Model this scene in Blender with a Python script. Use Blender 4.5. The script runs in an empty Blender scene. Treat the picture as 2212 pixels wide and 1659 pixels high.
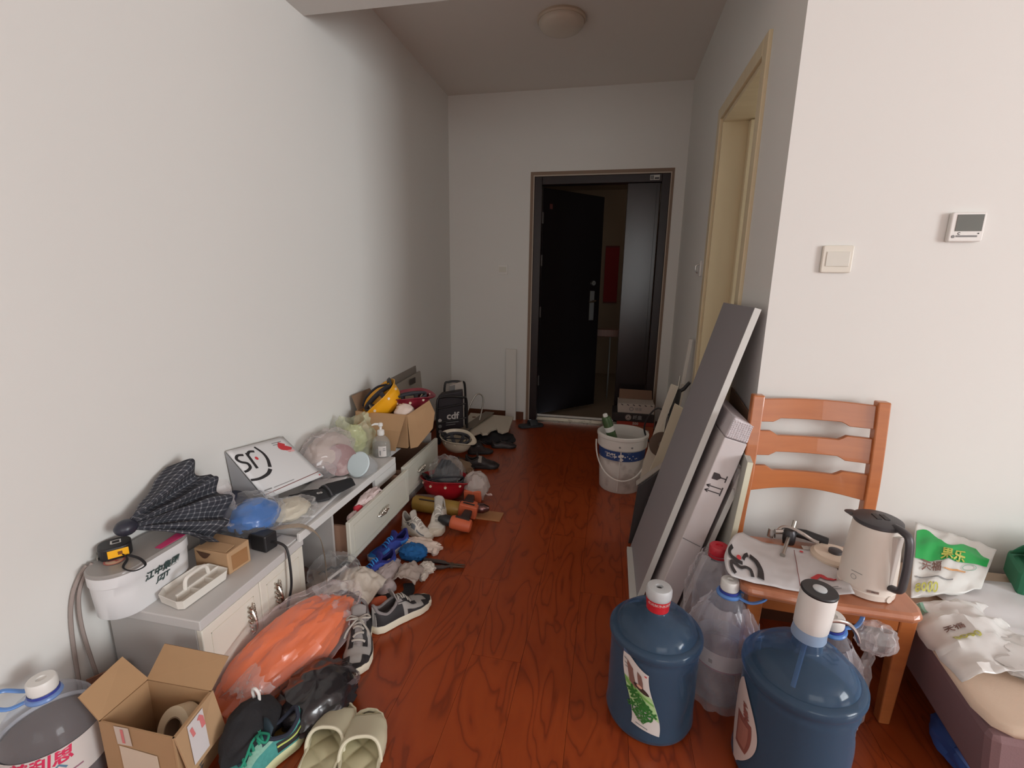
import bpy, bmesh, math, random
from mathutils import Vector, Matrix, noise, Euler
random.seed(7)
PI = math.pi
SC = bpy.context.scene
COL = SC.collection
V = Vector

# ------------------------------------------------------------ camera, light, exposure
def setup_camera():
    yaw, pitch, roll, F = math.radians(11.511), math.radians(-12.278), math.radians(0.890), 1013.4
    f = V((-math.sin(yaw)*math.cos(pitch), math.cos(yaw)*math.cos(pitch), math.sin(pitch)))
    r = f.cross(V((0, 0, 1))).normalized()
    u = r.cross(f)
    r2 = r*math.cos(roll)+u*math.sin(roll)
    u2 = u*math.cos(roll)-r*math.sin(roll)
    cd = bpy.data.cameras.new('camera')
    cd.sensor_width = 36
    cd.lens = F/2212*36
    cd.clip_start = 0.02
    c = bpy.data.objects.new('camera', cd)
    M = Matrix((r2, u2, -f)).transposed().to_4x4()
    M.translation = V((0, 0, 1.2))
    c.matrix_world = M
    COL.objects.link(c)
    SC.camera = c
setup_camera()

def area(name, loc, rot, sx, sy, power, col):
    l = bpy.data.lights.new(name, 'AREA')
    l.shape = 'RECTANGLE'
    l.size, l.size_y, l.energy, l.color = sx, sy, power, col
    o = bpy.data.objects.new(name, l)
    o.location = loc
    o.rotation_euler = rot
    COL.objects.link(o)
    return o
W = bpy.data.worlds.new('world')
SC.world = W
W.use_nodes = True
W.node_tree.nodes['Background'].inputs[0].default_value = (0.80, 0.88, 1, 1)
W.node_tree.nodes['Background'].inputs[1].default_value = 1.0
# daylight entering through the two living-room windows (right and behind)
area('window_daylight_right', (5.44, -1.27, 1.5), (0, PI/2, 0), 1.8, 1.8, 232, (0.955, 0.983, 1.0))
area('window_daylight_back', (1.2, -3.44, 1.5), (PI/2, 0, 0), 2.2, 1.8, 36, (1.0, 0.97, 0.92))
# the room behind the cream door has its own window; a little of it reaches the hall through the doorway
area('window_daylight_inner', (1.93, 2.45, 1.5), (0, PI/2, 0), 1.4, 1.0, 9, (1.0, 0.97, 0.93))
# added point light, source unseen, so the stairwell beyond the entrance door shows
pl = bpy.data.lights.new('stairwell_fill', 'POINT')
pl.energy, pl.color, pl.shadow_soft_size = 1.6, (1.0, 0.85, 0.7), 0.15
po = bpy.data.objects.new('stairwell_fill', pl)
po.location = (0.7, 5.3, 2.1)
COL.objects.link(po)
vs = SC.view_settings
vs.view_transform = 'Standard'
vs.look = 'None'
vs.gamma = 1
vs.use_curve_mapping = False
vs.exposure = -0.13
SC.cycles.diffuse_bounces = 10
SC.cycles.max_bounces = 24
SC.cycles.transparent_max_bounces = 32

# ------------------------------------------------------------ materials
def lin(c):
    return tuple(((x/255)/12.92 if x/255 <= 0.04045 else ((x/255+0.055)/1.055)**2.4) for x in c)
MATS = {}
def mat(name, rgb, rough=0.5, metal=0, var=0.0, scale=8, bump=0, bscale=60, spec=0.5, coat=0, trans=0, stain=None):
    """principled material; rgb in 0-255 sRGB, 'var' = fine procedural tone variation, 'stain' = (rgb, amount, scale)"""
    if name in MATS: return MATS[name]
    m = bpy.data.materials.new(name)
    m.use_nodes = True
    N, L = m.node_tree.nodes, m.node_tree.links
    b = N['Principled BSDF']
    c = lin(rgb)
    b.inputs['Base Color'].default_value = (*c, 1)
    b.inputs['Roughness'].default_value = rough
    b.inputs['Metallic'].default_value = metal
    b.inputs['Specular IOR Level'].default_value = spec
    b.inputs['Coat Weight'].default_value = coat
    if trans: b.inputs['Transmission Weight'].default_value = trans
    if var or bump or stain:
        tc = N.new('ShaderNodeTexCoord')
    last = None
    if var:
        n = N.new('ShaderNodeTexNoise'); n.inputs['Scale'].default_value = scale; n.inputs['Detail'].default_value = 4
        L.new(tc.outputs['Object'], n.inputs['Vector'])
        cr = N.new('ShaderNodeMix'); cr.data_type = 'RGBA'
        cr.inputs[6].default_value = (*[max(0, x*(1-var)) for x in c], 1)
        cr.inputs[7].default_value = (*[min(1, x*(1+var)) for x in c], 1)
        L.new(n.outputs['Fac'], cr.inputs[0])
        last = cr.outputs[2]
    if stain:
        n = N.new('ShaderNodeTexNoise'); n.inputs['Scale'].default_value = stain[2]; n.inputs['Detail'].default_value = 6
        L.new(tc.outputs['Object'], n.inputs['Vector'])
        rp = N.new('ShaderNodeValToRGB')
        rp.color_ramp.elements[0].position = 0.62-stain[1]*0.2; rp.color_ramp.elements[1].position = 0.72
        L.new(n.outputs['Fac'], rp.inputs[0])
        cr = N.new('ShaderNodeMix'); cr.data_type = 'RGBA'
        if last: L.new(last, cr.inputs[6])
        else: cr.inputs[6].default_value = (*c, 1)
        cr.inputs[7].default_value = (*lin(stain[0]), 1)
        L.new(rp.outputs[0], cr.inputs[0])
        last = cr.outputs[2]
    if last: L.new(last, b.inputs['Base Color'])
    if bump:
        n = N.new('ShaderNodeTexNoise'); n.inputs['Scale'].default_value = bscale; n.inputs['Detail'].default_value = 3
        L.new(tc.outputs['Object'], n.inputs['Vector'])
        bp = N.new('ShaderNodeBump'); bp.inputs['Strength'].default_value = bump; bp.inputs['Distance'].default_value = 0.004
        L.new(n.outputs['Fac'], bp.inputs['Height'])
        L.new(bp.outputs[0], b.inputs['Normal'])
    MATS[name] = m
    return m

def film(name, rgb, alpha=0.25, rough=0.15, gloss=0.5, tint=None, bump=0.0, bscale=30):
    """thin transparent plastic: clear film mixed with a glossy skin; alpha = how much of its own colour shows"""
    if name in MATS: return MATS[name]
    m = bpy.data.materials.new(name)
    m.use_nodes = True
    N, L = m.node_tree.nodes, m.node_tree.links
    b = N['Principled BSDF']; out = N['Material Output']
    b.inputs['Base Color'].default_value = (*lin(rgb), 1)
    b.inputs['Roughness'].default_value = rough
    b.inputs['Specular IOR Level'].default_value = gloss
    t = N.new('ShaderNodeBsdfTransparent')
    t.inputs[0].default_value = (*lin(tint or (245, 245, 245)), 1)
    fr = N.new('ShaderNodeFresnel')
    ge = N.new('ShaderNodeNewGeometry'); io = N.new('ShaderNodeMath'); io.operation = 'MULTIPLY_ADD'   # same reflectance on both sides of the thin skin
    io.inputs[1].default_value = 1/1.45-1.45; io.inputs[2].default_value = 1.45
    L.new(ge.outputs['Backfacing'], io.inputs[0]); L.new(io.outputs[0], fr.inputs['IOR'])
    ad = N.new('ShaderNodeMath'); ad.operation = 'MULTIPLY_ADD'; ad.use_clamp = True
    ad.inputs[1].default_value = 1.0-alpha; ad.inputs[2].default_value = alpha
    L.new(fr.outputs[0], ad.inputs[0])
    mx = N.new('ShaderNodeMixShader')
    L.new(ad.outputs[0], mx.inputs[0]); L.new(t.outputs[0], mx.inputs[1]); L.new(b.outputs[0], mx.inputs[2])
    L.new(mx.outputs[0], out.inputs['Surface'])
    if bump:
        tc = N.new('ShaderNodeTexCoord')
        n = N.new('ShaderNodeTexNoise'); n.inputs['Scale'].default_value = bscale
        L.new(tc.outputs['Object'], n.inputs['Vector'])
        bp = N.new('ShaderNodeBump'); bp.inputs['Strength'].default_value = bump; bp.inputs['Distance'].default_value = 0.01
        L.new(n.outputs['Fac'], bp.inputs['Height']); L.new(bp.outputs[0], b.inputs['Normal'])
    MATS[name] = m
    return m

def floor_material():
    m = bpy.data.materials.new('red_brown_laminate'); m.use_nodes = True
    N, L = m.node_tree.nodes, m.node_tree.links
    b = N['Principled BSDF']
    tc = N.new('ShaderNodeTexCoord'); oi = N.new('ShaderNodeObjectInfo')
    sc = N.new('ShaderNodeVectorMath'); sc.operation = 'MULTIPLY'; sc.inputs[1].default_value = (5.5, 1.5, 1)
    L.new(tc.outputs['Object'], sc.inputs[0])
    off = N.new('ShaderNodeVectorMath'); off.operation = 'SCALE'; off.inputs[0].default_value = (31, 17, 0)
    L.new(oi.outputs['Random'], off.inputs['Scale'])
    ad = N.new('ShaderNodeVectorMath'); ad.operation = 'ADD'
    L.new(sc.outputs[0], ad.inputs[0]); L.new(off.outputs[0], ad.inputs[1])
    n = N.new('ShaderNodeTexNoise'); n.inputs['Scale'].default_value = 1.3; n.inputs['Detail'].default_value = 2.5; n.inputs['Distortion'].default_value = 0.6
    L.new(ad.outputs[0], n.inputs['Vector'])
    mu = N.new('ShaderNodeMath'); mu.operation = 'MULTIPLY'; mu.inputs[1].default_value = 9
    L.new(n.outputs['Fac'], mu.inputs[0])
    fr = N.new('ShaderNodeMath'); fr.operation = 'FRACT'; L.new(mu.outputs[0], fr.inputs[0])
    rp = N.new('ShaderNodeValToRGB')
    e = rp.color_ramp.elements
    e[0].position = 0.0; e[0].color = (*lin((70, 24, 12)), 1)
    e[1].position = 0.20; e[1].color = (*lin((150, 66, 27)), 1)
    x = e.new(0.55); x.color = (*lin((158, 72, 30)), 1)
    x = e.new(0.93); x.color = (*lin((140, 58, 24)), 1)
    x = e.new(1.0); x.color = (*lin((70, 24, 12)), 1)
    L.new(fr.outputs[0], rp.inputs[0])
    n2 = N.new('ShaderNodeTexNoise'); n2.inputs['Scale'].default_value = 3; n2.inputs['Detail'].default_value = 4
    L.new(ad.outputs[0], n2.inputs['Vector'])
    mx = N.new('ShaderNodeMix'); mx.data_type = 'RGBA'; mx.blend_type = 'MULTIPLY'; mx.inputs[0].default_value = 0.35
    L.new(rp.outputs[0], mx.inputs[6]); L.new(n2.outputs['Color'], mx.inputs[7])
    L.new(rp.outputs[0], mx.inputs[6])
    mx2 = N.new('ShaderNodeMix'); mx2.data_type = 'RGBA'; mx2.inputs[7].default_value = (*lin((138, 56, 23)), 1); mx2.inputs[0].default_value = 0.58
    L.new(rp.outputs[0], mx2.inputs[6])
    L.new(mx2.outputs[2], b.inputs['Base Color'])
    b.inputs['Roughness'].default_value = 0.30
    b.inputs['Specular IOR Level'].default_value = 0.45
    bp = N.new('ShaderNodeBump'); bp.inputs['Strength'].default_value = 0.05; bp.inputs['Distance'].default_value = 0.002
    L.new(n2.outputs['Fac'], bp.inputs['Height']); L.new(bp.outputs[0], b.inputs['Normal'])
    return m

def wood(name, rgb, rgb2, rough=0.3, sc=(60, 4, 4), coat=0.3):
    if name in MATS: return MATS[name]
    m = bpy.data.materials.new(name); m.use_nodes = True
    N, L = m.node_tree.nodes, m.node_tree.links
    b = N['Principled BSDF']
    tc = N.new('ShaderNodeTexCoord'); mp = N.new('ShaderNodeMapping'); mp.inputs['Scale'].default_value = sc
    L.new(tc.outputs['Object'], mp.inputs[0])
    n = N.new('ShaderNodeTexNoise'); n.inputs['Scale'].default_value = 1; n.inputs['Detail'].default_value = 4; n.inputs['Distortion'].default_value = 0.5
    L.new(mp.outputs[0], n.inputs['Vector'])
    mx = N.new('ShaderNodeMix'); mx.data_type = 'RGBA'
    mx.inputs[6].default_value = (*lin(rgb), 1); mx.inputs[7].default_value = (*lin(rgb2), 1)
    L.new(n.outputs['Fac'], mx.inputs[0]); L.new(mx.outputs[2], b.inputs['Base Color'])
    b.inputs['Roughness'].default_value = rough; b.inputs['Coat Weight'].default_value = coat
    MATS[name] = m
    return m

def plaid_material():
    m = bpy.data.materials.new('dark_plaid_cloth'); m.use_nodes = True
    N, L = m.node_tree.nodes, m.node_tree.links
    b = N['Principled BSDF']
    uv = N.new('ShaderNodeUVMap')
    sp = N.new('ShaderNodeSeparateXYZ'); L.new(uv.outputs[0], sp.inputs[0])
    outs = []
    for ax, k in (('X', 15), ('Y', 13)):
        a = N.new('ShaderNodeMath'); a.operation = 'MULTIPLY'; a.inputs[1].default_value = k; L.new(sp.outputs[ax], a.inputs[0])
        f = N.new('ShaderNodeMath'); f.operation = 'FRACT'; L.new(a.outputs[0], f.inputs[0])
        g = N.new('ShaderNodeMath'); g.operation = 'LESS_THAN'; g.inputs[1].default_value = 0.22; L.new(f.outputs[0], g.inputs[0])
        outs.append(g.outputs[0])
    s = N.new('ShaderNodeMath'); s.operation = 'ADD'; L.new(outs[0], s.inputs[0]); L.new(outs[1], s.inputs[1])
    h = N.new('ShaderNodeMath'); h.operation = 'MULTIPLY'; h.inputs[1].default_value = 0.5; L.new(s.outputs[0], h.inputs[0])
    rp = N.new('ShaderNodeValToRGB')
    rp.color_ramp.elements[0].color = (*lin((48, 50, 58)), 1)
    rp.color_ramp.elements[1].color = (*lin((150, 150, 152)), 1)
    x = rp.color_ramp.elements.new(0.5); x.color = (*lin((84, 86, 92)), 1)
    L.new(h.outputs[0], rp.inputs[0]); L.new(rp.outputs[0], b.inputs['Base Color'])
    b.inputs['Roughness'].default_value = 0.85
    return m

# ------------------------------------------------------------ mesh helpers
def newbm(): return bmesh.new()
def T(x, y, z): return Matrix.Translation((x, y, z))
def RZ(a): return Matrix.Rotation(a, 4, 'Z')
def RX(a): return Matrix.Rotation(a, 4, 'X')
def RY(a): return Matrix.Rotation(a, 4, 'Y')

def box(bm, x0, x1, y0, y1, z0, z1, M=None):
    vs = [bm.verts.new((x, y, z)) for x in (x0, x1) for y in (y0, y1) for z in (z0, z1)]
    for q in ((0, 1, 3, 2), (4, 6, 7, 5), (0, 4, 5, 1), (2, 3, 7, 6), (0, 2, 6, 4), (1, 5, 7, 3)):
        bm.faces.new([vs[i] for i in q])
    if M: bmesh.ops.transform(bm, matrix=M, verts=vs)
    return vs
def hexa(bm, P):
    """8 points: bottom ring of four, then top ring of four"""
    vs = [bm.verts.new(p) for p in P]
    for q in ((3, 2, 1, 0), (4, 5, 6, 7), (0, 1, 5, 4), (1, 2, 6, 5), (2, 3, 7, 6), (3, 0, 4, 7)):
        bm.faces.new([vs[i] for i in q])
    return vs
def ring_bridge(bm, rings, closed=True, cap=True, loop=False):
    n = len(rings[0])
    pairs = list(zip(rings[:-1], rings[1:]))
    if loop: pairs.append((rings[-1], rings[0]))
    for a, b in pairs:
        for i in range(n if closed else n-1):
            j = (i+1) % n
            try: bm.faces.new((a[i], a[j], b[j], b[i]))
            except ValueError: pass
    if cap and closed and not loop:
        bm.faces.new(list(reversed(rings[0])))
        bm.faces.new(rings[-1])
def tube(bm, pts, r, seg=8, flat=1.0, cap=True, up=None):
    pts = [V(p) for p in pts]
    rs = r if isinstance(r, (list, tuple)) else [r]*len(pts)
    rings = []
    n = V(up) if up else None
    for i, p in enumerate(pts):
        t = (pts[min(i+1, len(pts)-1)]-pts[max(i-1, 0)]).normalized()
        if n is None:
            n = t.orthogonal().normalized()
        n = (n-t*n.dot(t))
        n = n.normalized() if n.length > 1e-6 else t.orthogonal().normalized()
        b = t.cross(n)
        rings.append([bm.verts.new(p+(n*math.cos(a)*flat+b*math.sin(a))*rs[i]) for a in [2*PI*k/seg for k in range(seg)]])
    ring_bridge(bm, rings, cap=cap)
def smoothpath(pts, n=8):
    """Catmull-Rom through the points"""
    P = [V(p) for p in pts]
    out = []
    for i in range(len(P)-1):
        p0, p1, p2, p3 = P[max(i-1, 0)], P[i], P[i+1], P[min(i+2, len(P)-1)]
        for k in range(n):
            t = k/n
            out.append(0.5*((2*p1)+(p2-p0)*t+(2*p0-5*p1+4*p2-p3)*t*t+(3*p1-p0-3*p2+p3)*t**3))
    out.append(P[-1])
    return out
def lathe(bm, prof, seg=32, M=None, cap0=True, cap1=True, sx=1, sy=1, fn=None):
    rings = []
    allv = []
    for r, z in prof:
        ring = []
        for k in range(seg):
            a = 2*PI*k/seg
            p = V((r*math.cos(a)*sx, r*math.sin(a)*sy, z))
            if fn: p = fn(p, a)
            ring.append(bm.verts.new(p))
        rings.append(ring); allv += ring
    ring_bridge(bm, rings, cap=False)
    if cap0: bm.faces.new(list(reversed(rings[0])))
    if cap1: bm.faces.new(rings[-1])
    if M: bmesh.ops.transform(bm, matrix=M, verts=allv)
    return allv
def cyl(bm, p0, p1, r0, r1=None, seg=16):
    tube(bm, [p0, p1], [r0, r0 if r1 is None else r1], seg)
def prism(bm, poly, z0, z1, M=None):
    a = [bm.verts.new((x, y, z0)) for x, y in poly]
    b = [bm.verts.new((x, y, z1)) for x, y in poly]
    ring_bridge(bm, [a, b])
    if M: bmesh.ops.transform(bm, matrix=M, verts=a+b)
    return a+b
def board(bm, pts, th, side=1):
    """flat board: polygon of world points extruded by th along its normal"""
    P = [V(p) for p in pts]
    n = (P[1]-P[0]).cross(P[2]-P[0]).normalized()*side
    a = [bm.verts.new(p) for p in P]
    b = [bm.verts.new(p+n*th) for p in P]
    ring_bridge(bm, [a, b])
def grid(bm, f, nu, nv, cu=False, uvscale=None):
    vs = [[bm.verts.new(f(i/nu, j/nv)) for j in range(nv+1)] for i in range(nu if cu else nu+1)]
    uvl = bm.loops.layers.uv.verify() if uvscale else None
    for i in range(nu):
        for j in range(nv):
            i2 = (i+1) % len(vs)
            fc = bm.faces.new((vs[i][j], vs[i2][j], vs[i2][j+1], vs[i][j+1]))
            if uvl:
                for lp, (a, b) in zip(fc.loops, ((i, j), (i+1, j), (i+1, j+1), (i, j+1))):
                    lp[uvl].uv = (a/nu*uvscale[0], b/nv*uvscale[1])
    return vs
def rrect(x0, x1, y0, y1, r, n=6):
    out = []
    for cx, cy, a0 in ((x1-r, y1-r, 0), (x0+r, y1-r, PI/2), (x0+r, y0+r, PI), (x1-r, y0+r, 1.5*PI)):
        for k in range(n+1):
            a = a0+PI/2*k/n
            out.append((cx+r*math.cos(a), cy+r*math.sin(a)))
    return out
def fbm(p, o=3):
    s, a = 0, 1
    for i in range(o):
        s += a*noise.noise(p); p = p*2.03+V((3.1, 1.7, 9.2)); a *= 0.5
    return s
def ridge(p, o=3):
    s, a = 0, 1
    for i in range(o):
        s += a*(1-2*abs(noise.noise(p))); p = p*2.1+V((5.3, 2.1, 7.7)); a *= 0.5
    return s
def blob(bm, c, r, amp=0.15, freq=2.0, seed=0, nu=36, nv=22, floor=None, ridged=True, pw=1.0):
    c = V(c); s = V((seed*3.7, seed*1.3, seed*7.1))
    def f(u, v):
        th, ph = u*2*PI, (v-0.5)*PI
        d = V((math.cos(th)*math.cos(ph)**pw if math.cos(ph) > 0 else 0, math.sin(th)*math.cos(ph)**pw if math.cos(ph) > 0 else 0, math.sin(ph)))
        k = 1+amp*(ridge(d*freq*0.85+s, 2) if ridged else fbm(d*freq+s))
        p = c+V((d.x*r[0], d.y*r[1], d.z*r[2]))*k
        if floor is not None and p.z < floor: p.z = floor+0.0004*math.sin(u*40)
        return p
    grid(bm, f, nu, nv, cu=True)
    bmesh.ops.remove_doubles(bm, verts=bm.verts[:], dist=1e-5)
def stroke(bm, pts, w, f, th=0.0):
    """a flat ribbon of width w along 2-D points, mapped to 3-D by f(x, y)"""
    P = [V((p[0], p[1])) for p in pts]
    ws = w if isinstance(w, (list, tuple)) else [w]*len(P)
    prev = None
    for i, p in enumerate(P):
        t = (P[min(i+1, len(P)-1)]-P[max(i-1, 0)]).normalized()
        n = V((-t.y, t.x))*ws[i]/2
        cur = (bm.verts.new(f(*(p+n))), bm.verts.new(f(*(p-n))))
        if prev: bm.faces.new((prev[0], prev[1], cur[1], cur[0]))
        prev = cur
def disc2(bm, x, y, r, f, n=14, sy=1.0):
    c = bm.verts.new(f(x, y))
    ring = [bm.verts.new(f(x+r*math.cos(2*PI*k/n), y+r*sy*math.sin(2*PI*k/n))) for k in range(n)]
    for k in range(n): bm.faces.new((c, ring[k], ring[(k+1) % n]))
def arc(cx, cy, r, a0, a1, n=12, sy=1.0):
    return [(cx+r*math.cos(a0+(a1-a0)*k/n), cy+r*sy*math.sin(a0+(a1-a0)*k/n)) for k in range(n+1)]

def align(n, x):
    n = V(n).normalized(); x = V(x); x = (x-n*x.dot(n)).normalized()
    return Matrix((x, n.cross(x), n)).transposed().to_4x4()
def obj(name, bm, m, parent=None, smooth=False, bevel=0, solid=0, sub=0, ang=35, off=0.0):
    bmesh.ops.recalc_face_normals(bm, faces=bm.faces[:])
    me = bpy.data.meshes.new(name)
    bm.to_mesh(me); bm.free()
    for mm in (m if isinstance(m, (list, tuple)) else [m]): me.materials.append(mm)
    if smooth:
        me.shade_smooth()
        if ang < 170: me.set_sharp_from_angle(angle=math.radians(ang))
    o = bpy.data.objects.new(name, me)
    COL.objects.link(o)
    if parent: o.parent = parent
    if solid:
        s = o.modifiers.new('thickness', 'SOLIDIFY'); s.thickness = solid; s.offset = off
    if bevel:
        b = o.modifiers.new('edges', 'BEVEL'); b.width = bevel; b.segments = 2; b.limit_method = 'ANGLE'; b.angle_limit = math.radians(40)
    if sub:
        b = o.modifiers.new('smooth', 'SUBSURF'); b.levels = sub; b.render_levels = sub
    return o
def thing(name, label, cat, loc=(0, 0, 0), rz=0, group=None, rot=None):
    o = bpy.data.objects.new(name, None)
    o.empty_display_size = 0.05
    COL.objects.link(o)
    o.location = loc
    o.rotation_euler = rot if rot else (0, 0, rz)
    o['label'] = label; o['category'] = cat
    if group: o['group'] = group
    return o
def tag(o, label, cat, group=None):
    o['label'] = label; o['category'] = cat
    if group: o['group'] = group
    return o
def struct(name, bm, m, parent=None, **k):
    o = obj(name, bm, m, parent, **k)
    o['kind'] = 'structure'
    return o
def lettering(s, size, m, parent, f, name='lettering', bold=0.0, align='CENTER', sx=1.0, shear=0.0, label=None):
    """flat text turned into a mesh; f(x, y) maps the text plane into the parent's space"""
    cu = bpy.data.curves.new(name, 'FONT')
    cu.body = s; cu.size = size; cu.align_x = align; cu.align_y = 'CENTER'; cu.resolution_u = 2; cu.offset = bold; cu.shear = shear
    o = bpy.data.objects.new(name, cu)
    COL.objects.link(o)
    bpy.context.view_layer.update()
    me = bpy.data.meshes.new_from_object(o.evaluated_get(bpy.context.evaluated_depsgraph_get()))
    bpy.data.objects.remove(o); bpy.data.curves.remove(cu)
    for v in me.vertices: v.co = V(f(v.co.x*sx, v.co.y))
    me.materials.clear(); me.materials.append(m)
    o = bpy.data.objects.new(name, me)
    COL.objects.link(o); o.parent = parent
    if label: o['label'] = label
    return o
def plane_map(O, X, Y):
    O, X, Y = V(O), V(X).normalized(), V(Y).normalized()
    return lambda x, y: O+X*x+Y*y
def cyl_map(R, a0, z0, cx=0, cy=0):
    return lambda x, y: V((cx+R*math.cos(a0+x/R), cy+R*math.sin(a0+x/R), z0+y))

# shared materials
M_wall = mat('white_wall_paint', (219, 219, 215), 0.75, var=0.015, scale=1.2)
M_ceil = mat('ceiling_paint', (217, 214, 208), 0.8)
M_white = mat('white_plastic', (222, 221, 217), 0.4)
M_wmat = mat('white_matte_board', (214, 212, 206), 0.6)
M_card = mat('brown_cardboard', (168, 134, 98), 0.85, var=0.08, scale=10)
M_card2 = mat('pale_cardboard', (176, 143, 108), 0.85, var=0.06, scale=14)
M_black = mat('black_plastic', (34, 33, 35), 0.45)
M_blackcloth = mat('black_cloth', (32, 31, 34), 0.9, bump=0.3, bscale=200)
M_grey = mat('grey_laminate', (142, 139, 142), 0.55)
M_edge = mat('pale_board_edge', (205, 206, 202), 0.5)
M_clear = film('clear_plastic_film', (245, 245, 245), 0.045, 0.10, 0.8, (250, 250, 250))
M_clear2 = film('clear_bag_film', (245, 240, 240), 0.19, 0.14, 0.8, (248, 246, 246))
M_milky = film('milky_film', (240, 239, 237), 0.60, 0.22)
M_ink = mat('black_ink', (40, 38, 40), 0.6)
M_inkgrey = mat('grey_ink', (130, 130, 130), 0.7)
M_red = mat('red_ink', (196, 60, 66), 0.6)
M_chrome = mat('bright_metal', (205, 203, 200), 0.22, metal=1)
M_steel = mat('brushed_steel', (175, 172, 165), 0.35, metal=1)
M_cabw = mat('cream_gloss_lacquer', (222, 218, 206), 0.25, coat=0.3)
M_cabg = mat('grey_cabinet_laminate', (176, 173, 170), 0.5)
M_chair = wood('orange_brown_wood', (158, 90, 48), (188, 114, 62), 0.32, (5, 5, 40))

# ------------------------------------------------------------ room shell
XL, XR, YF, YC, ZC = -1.37, 0.504, 3.972, 1.68, 2.65
XE, YB = 5.5, -3.5
bm = newbm(); box(bm, XL-0.1, XE+0.1, YB-0.1, YF+0.02, -0.06, -0.004)
fl = struct('floor', bm, mat('floor_joint', (58, 20, 11), 0.5))
M_floor = floor_material()
pw, plen = 0.165, 1.22
bm = newbm(); box(bm, 0.0004, pw-0.0004, 0.0004, plen-0.0004, -0.004, 0)
plank0 = None
for i in range(18):
    for j in range(5):
        x, y = XL+i*pw, YB+3.55+j*plen-(i % 3)*0.41
        if y > YF-0.1: continue
        if plank0 is None:
            plank0 = obj('floor_plank', bm, M_floor, fl); p = plank0
        else:
            p = plank0.copy(); COL.objects.link(p)
        p.location = (x, y, 0)
        if y+plen > YF:
            p.scale = (1, (YF-y)/plen, 1)
bm = newbm(); box(bm, XL+18*pw, XE, YB, YC, -0.004, -0.0002); box(bm, XL, XL+18*pw, YB, 0.06, -0.004, -0.0012)
obj('floor_field', bm, M_floor, fl)['kind'] = 'structure'

bm = newbm(); box(bm, XL-0.1, XL, YB-0.1, YF+0.1, 0, ZC); struct('wall_left', bm, M_wall)
bm = newbm()   # far wall around the entrance opening
DX0, DX1, DZ = -0.681, 0.421, 2.06
box(bm, XL, DX0, YF, YF+0.22, 0, ZC); box(bm, DX1, XR, YF, YF+0.22, 0, ZC); box(bm, DX0, DX1, YF, YF+0.22, DZ, ZC)
struct('wall_far', bm, M_wall)
# wall on the right of the hall with the inner doorway
IY0, IY1, IZ = 2.07, 2.76, 2.02
bm = newbm()
box(bm, XR, XR+0.14, YC+0.1, IY0, 0, ZC); box(bm, XR, XR+0.14, IY1, YF+0.1, 0, ZC); box(bm, XR, XR+0.14, IY0, IY1, IZ, ZC)
struct('wall_hall_right', bm, M_wall)
bm = newbm(); box(bm, XR, XE+0.1, YC, YC+0.1, 0, ZC); struct('wall_living_right', bm, M_wall)
bm = newbm()   # east wall with window opening
box(bm, XE, XE+0.12, YB, -2.25, 0, ZC); box(bm, XE, XE+0.12, -0.29, YC, 0, ZC); box(bm, XE, XE+0.12, -2.25, -0.29, 0, 0.55); box(bm, XE, XE+0.12, -2.25, -0.29, 2.45, ZC)
struct('wall_east', bm, M_wall)
bm = newbm()
box(bm, XL, 0.0, YB-0.12, YB, 0, ZC); box(bm, 2.4, XE, YB-0.12, YB, 0, ZC); box(bm, 0.0, 2.4, YB-0.12, YB, 0, 0.55); box(bm, 0.0, 2.4, YB-0.12, YB, 2.42, ZC)
struct('wall_back', bm, M_wall)
for k, (a, b, hor) in enumerate((((XE+0.03, -2.25), (XE+0.07, -0.29), 0), ((0.0, YB-0.07), (2.4, YB-0.03), 1))):
    bm = newbm()
    (x0, y0), (x1, y1) = a, b
    z0, z1 = (0.6, 2.45) if not hor else (0.55, 2.42)
    box(bm, x0, x1, y0, y1, z0, z0+0.05); box(bm, x0, x1, y0, y1, z1-0.05, z1)
    for t in (0, 0.5, 1):
        if hor: cx = x0+0.025+(x1-x0-0.05)*t; box(bm, cx-0.025, cx+0.025, y0, y1, z0, z1)
        else: cy = y0+0.025+(y1-y0-0.05)*t; box(bm, x0, x1, cy-0.025, cy+0.025, z0, z1)
    struct('window_%d' % (k+1), bm, M_white)
bm = newbm(); box(bm, XL-0.1, XE+0.1, YB-0.1, YF+0.1, ZC, ZC+0.1); struct('ceiling', bm, M_ceil)
bm = newbm(); box(bm, XL, XE, 1.70, 2.085, 2.31, ZC)
struct('trim_1', bm, M_wall)    # the beam dropping from the ceiling at the mouth of the hall
# baseboards
M_base = mat('brown_baseboard', (96, 58, 38), 0.4)
bm = newbm(); box(bm, XL, XL+0.012, -1.0, 3.955, 0, 0.07); struct('baseboard_left', bm, M_base)
bm = newbm(); box(bm, XL+0.012, DX0-0.02, YF-0.012, YF, 0, 0.07); box(bm, DX1+0.01, XR, YF-0.012, YF, 0, 0.07); struct('baseboard_far', bm, M_base)
bm = newbm(); box(bm, 0.53, 3.2, YC-0.012, YC, 0, 0.07); struct('baseboard_right', bm, M_base)

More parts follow.
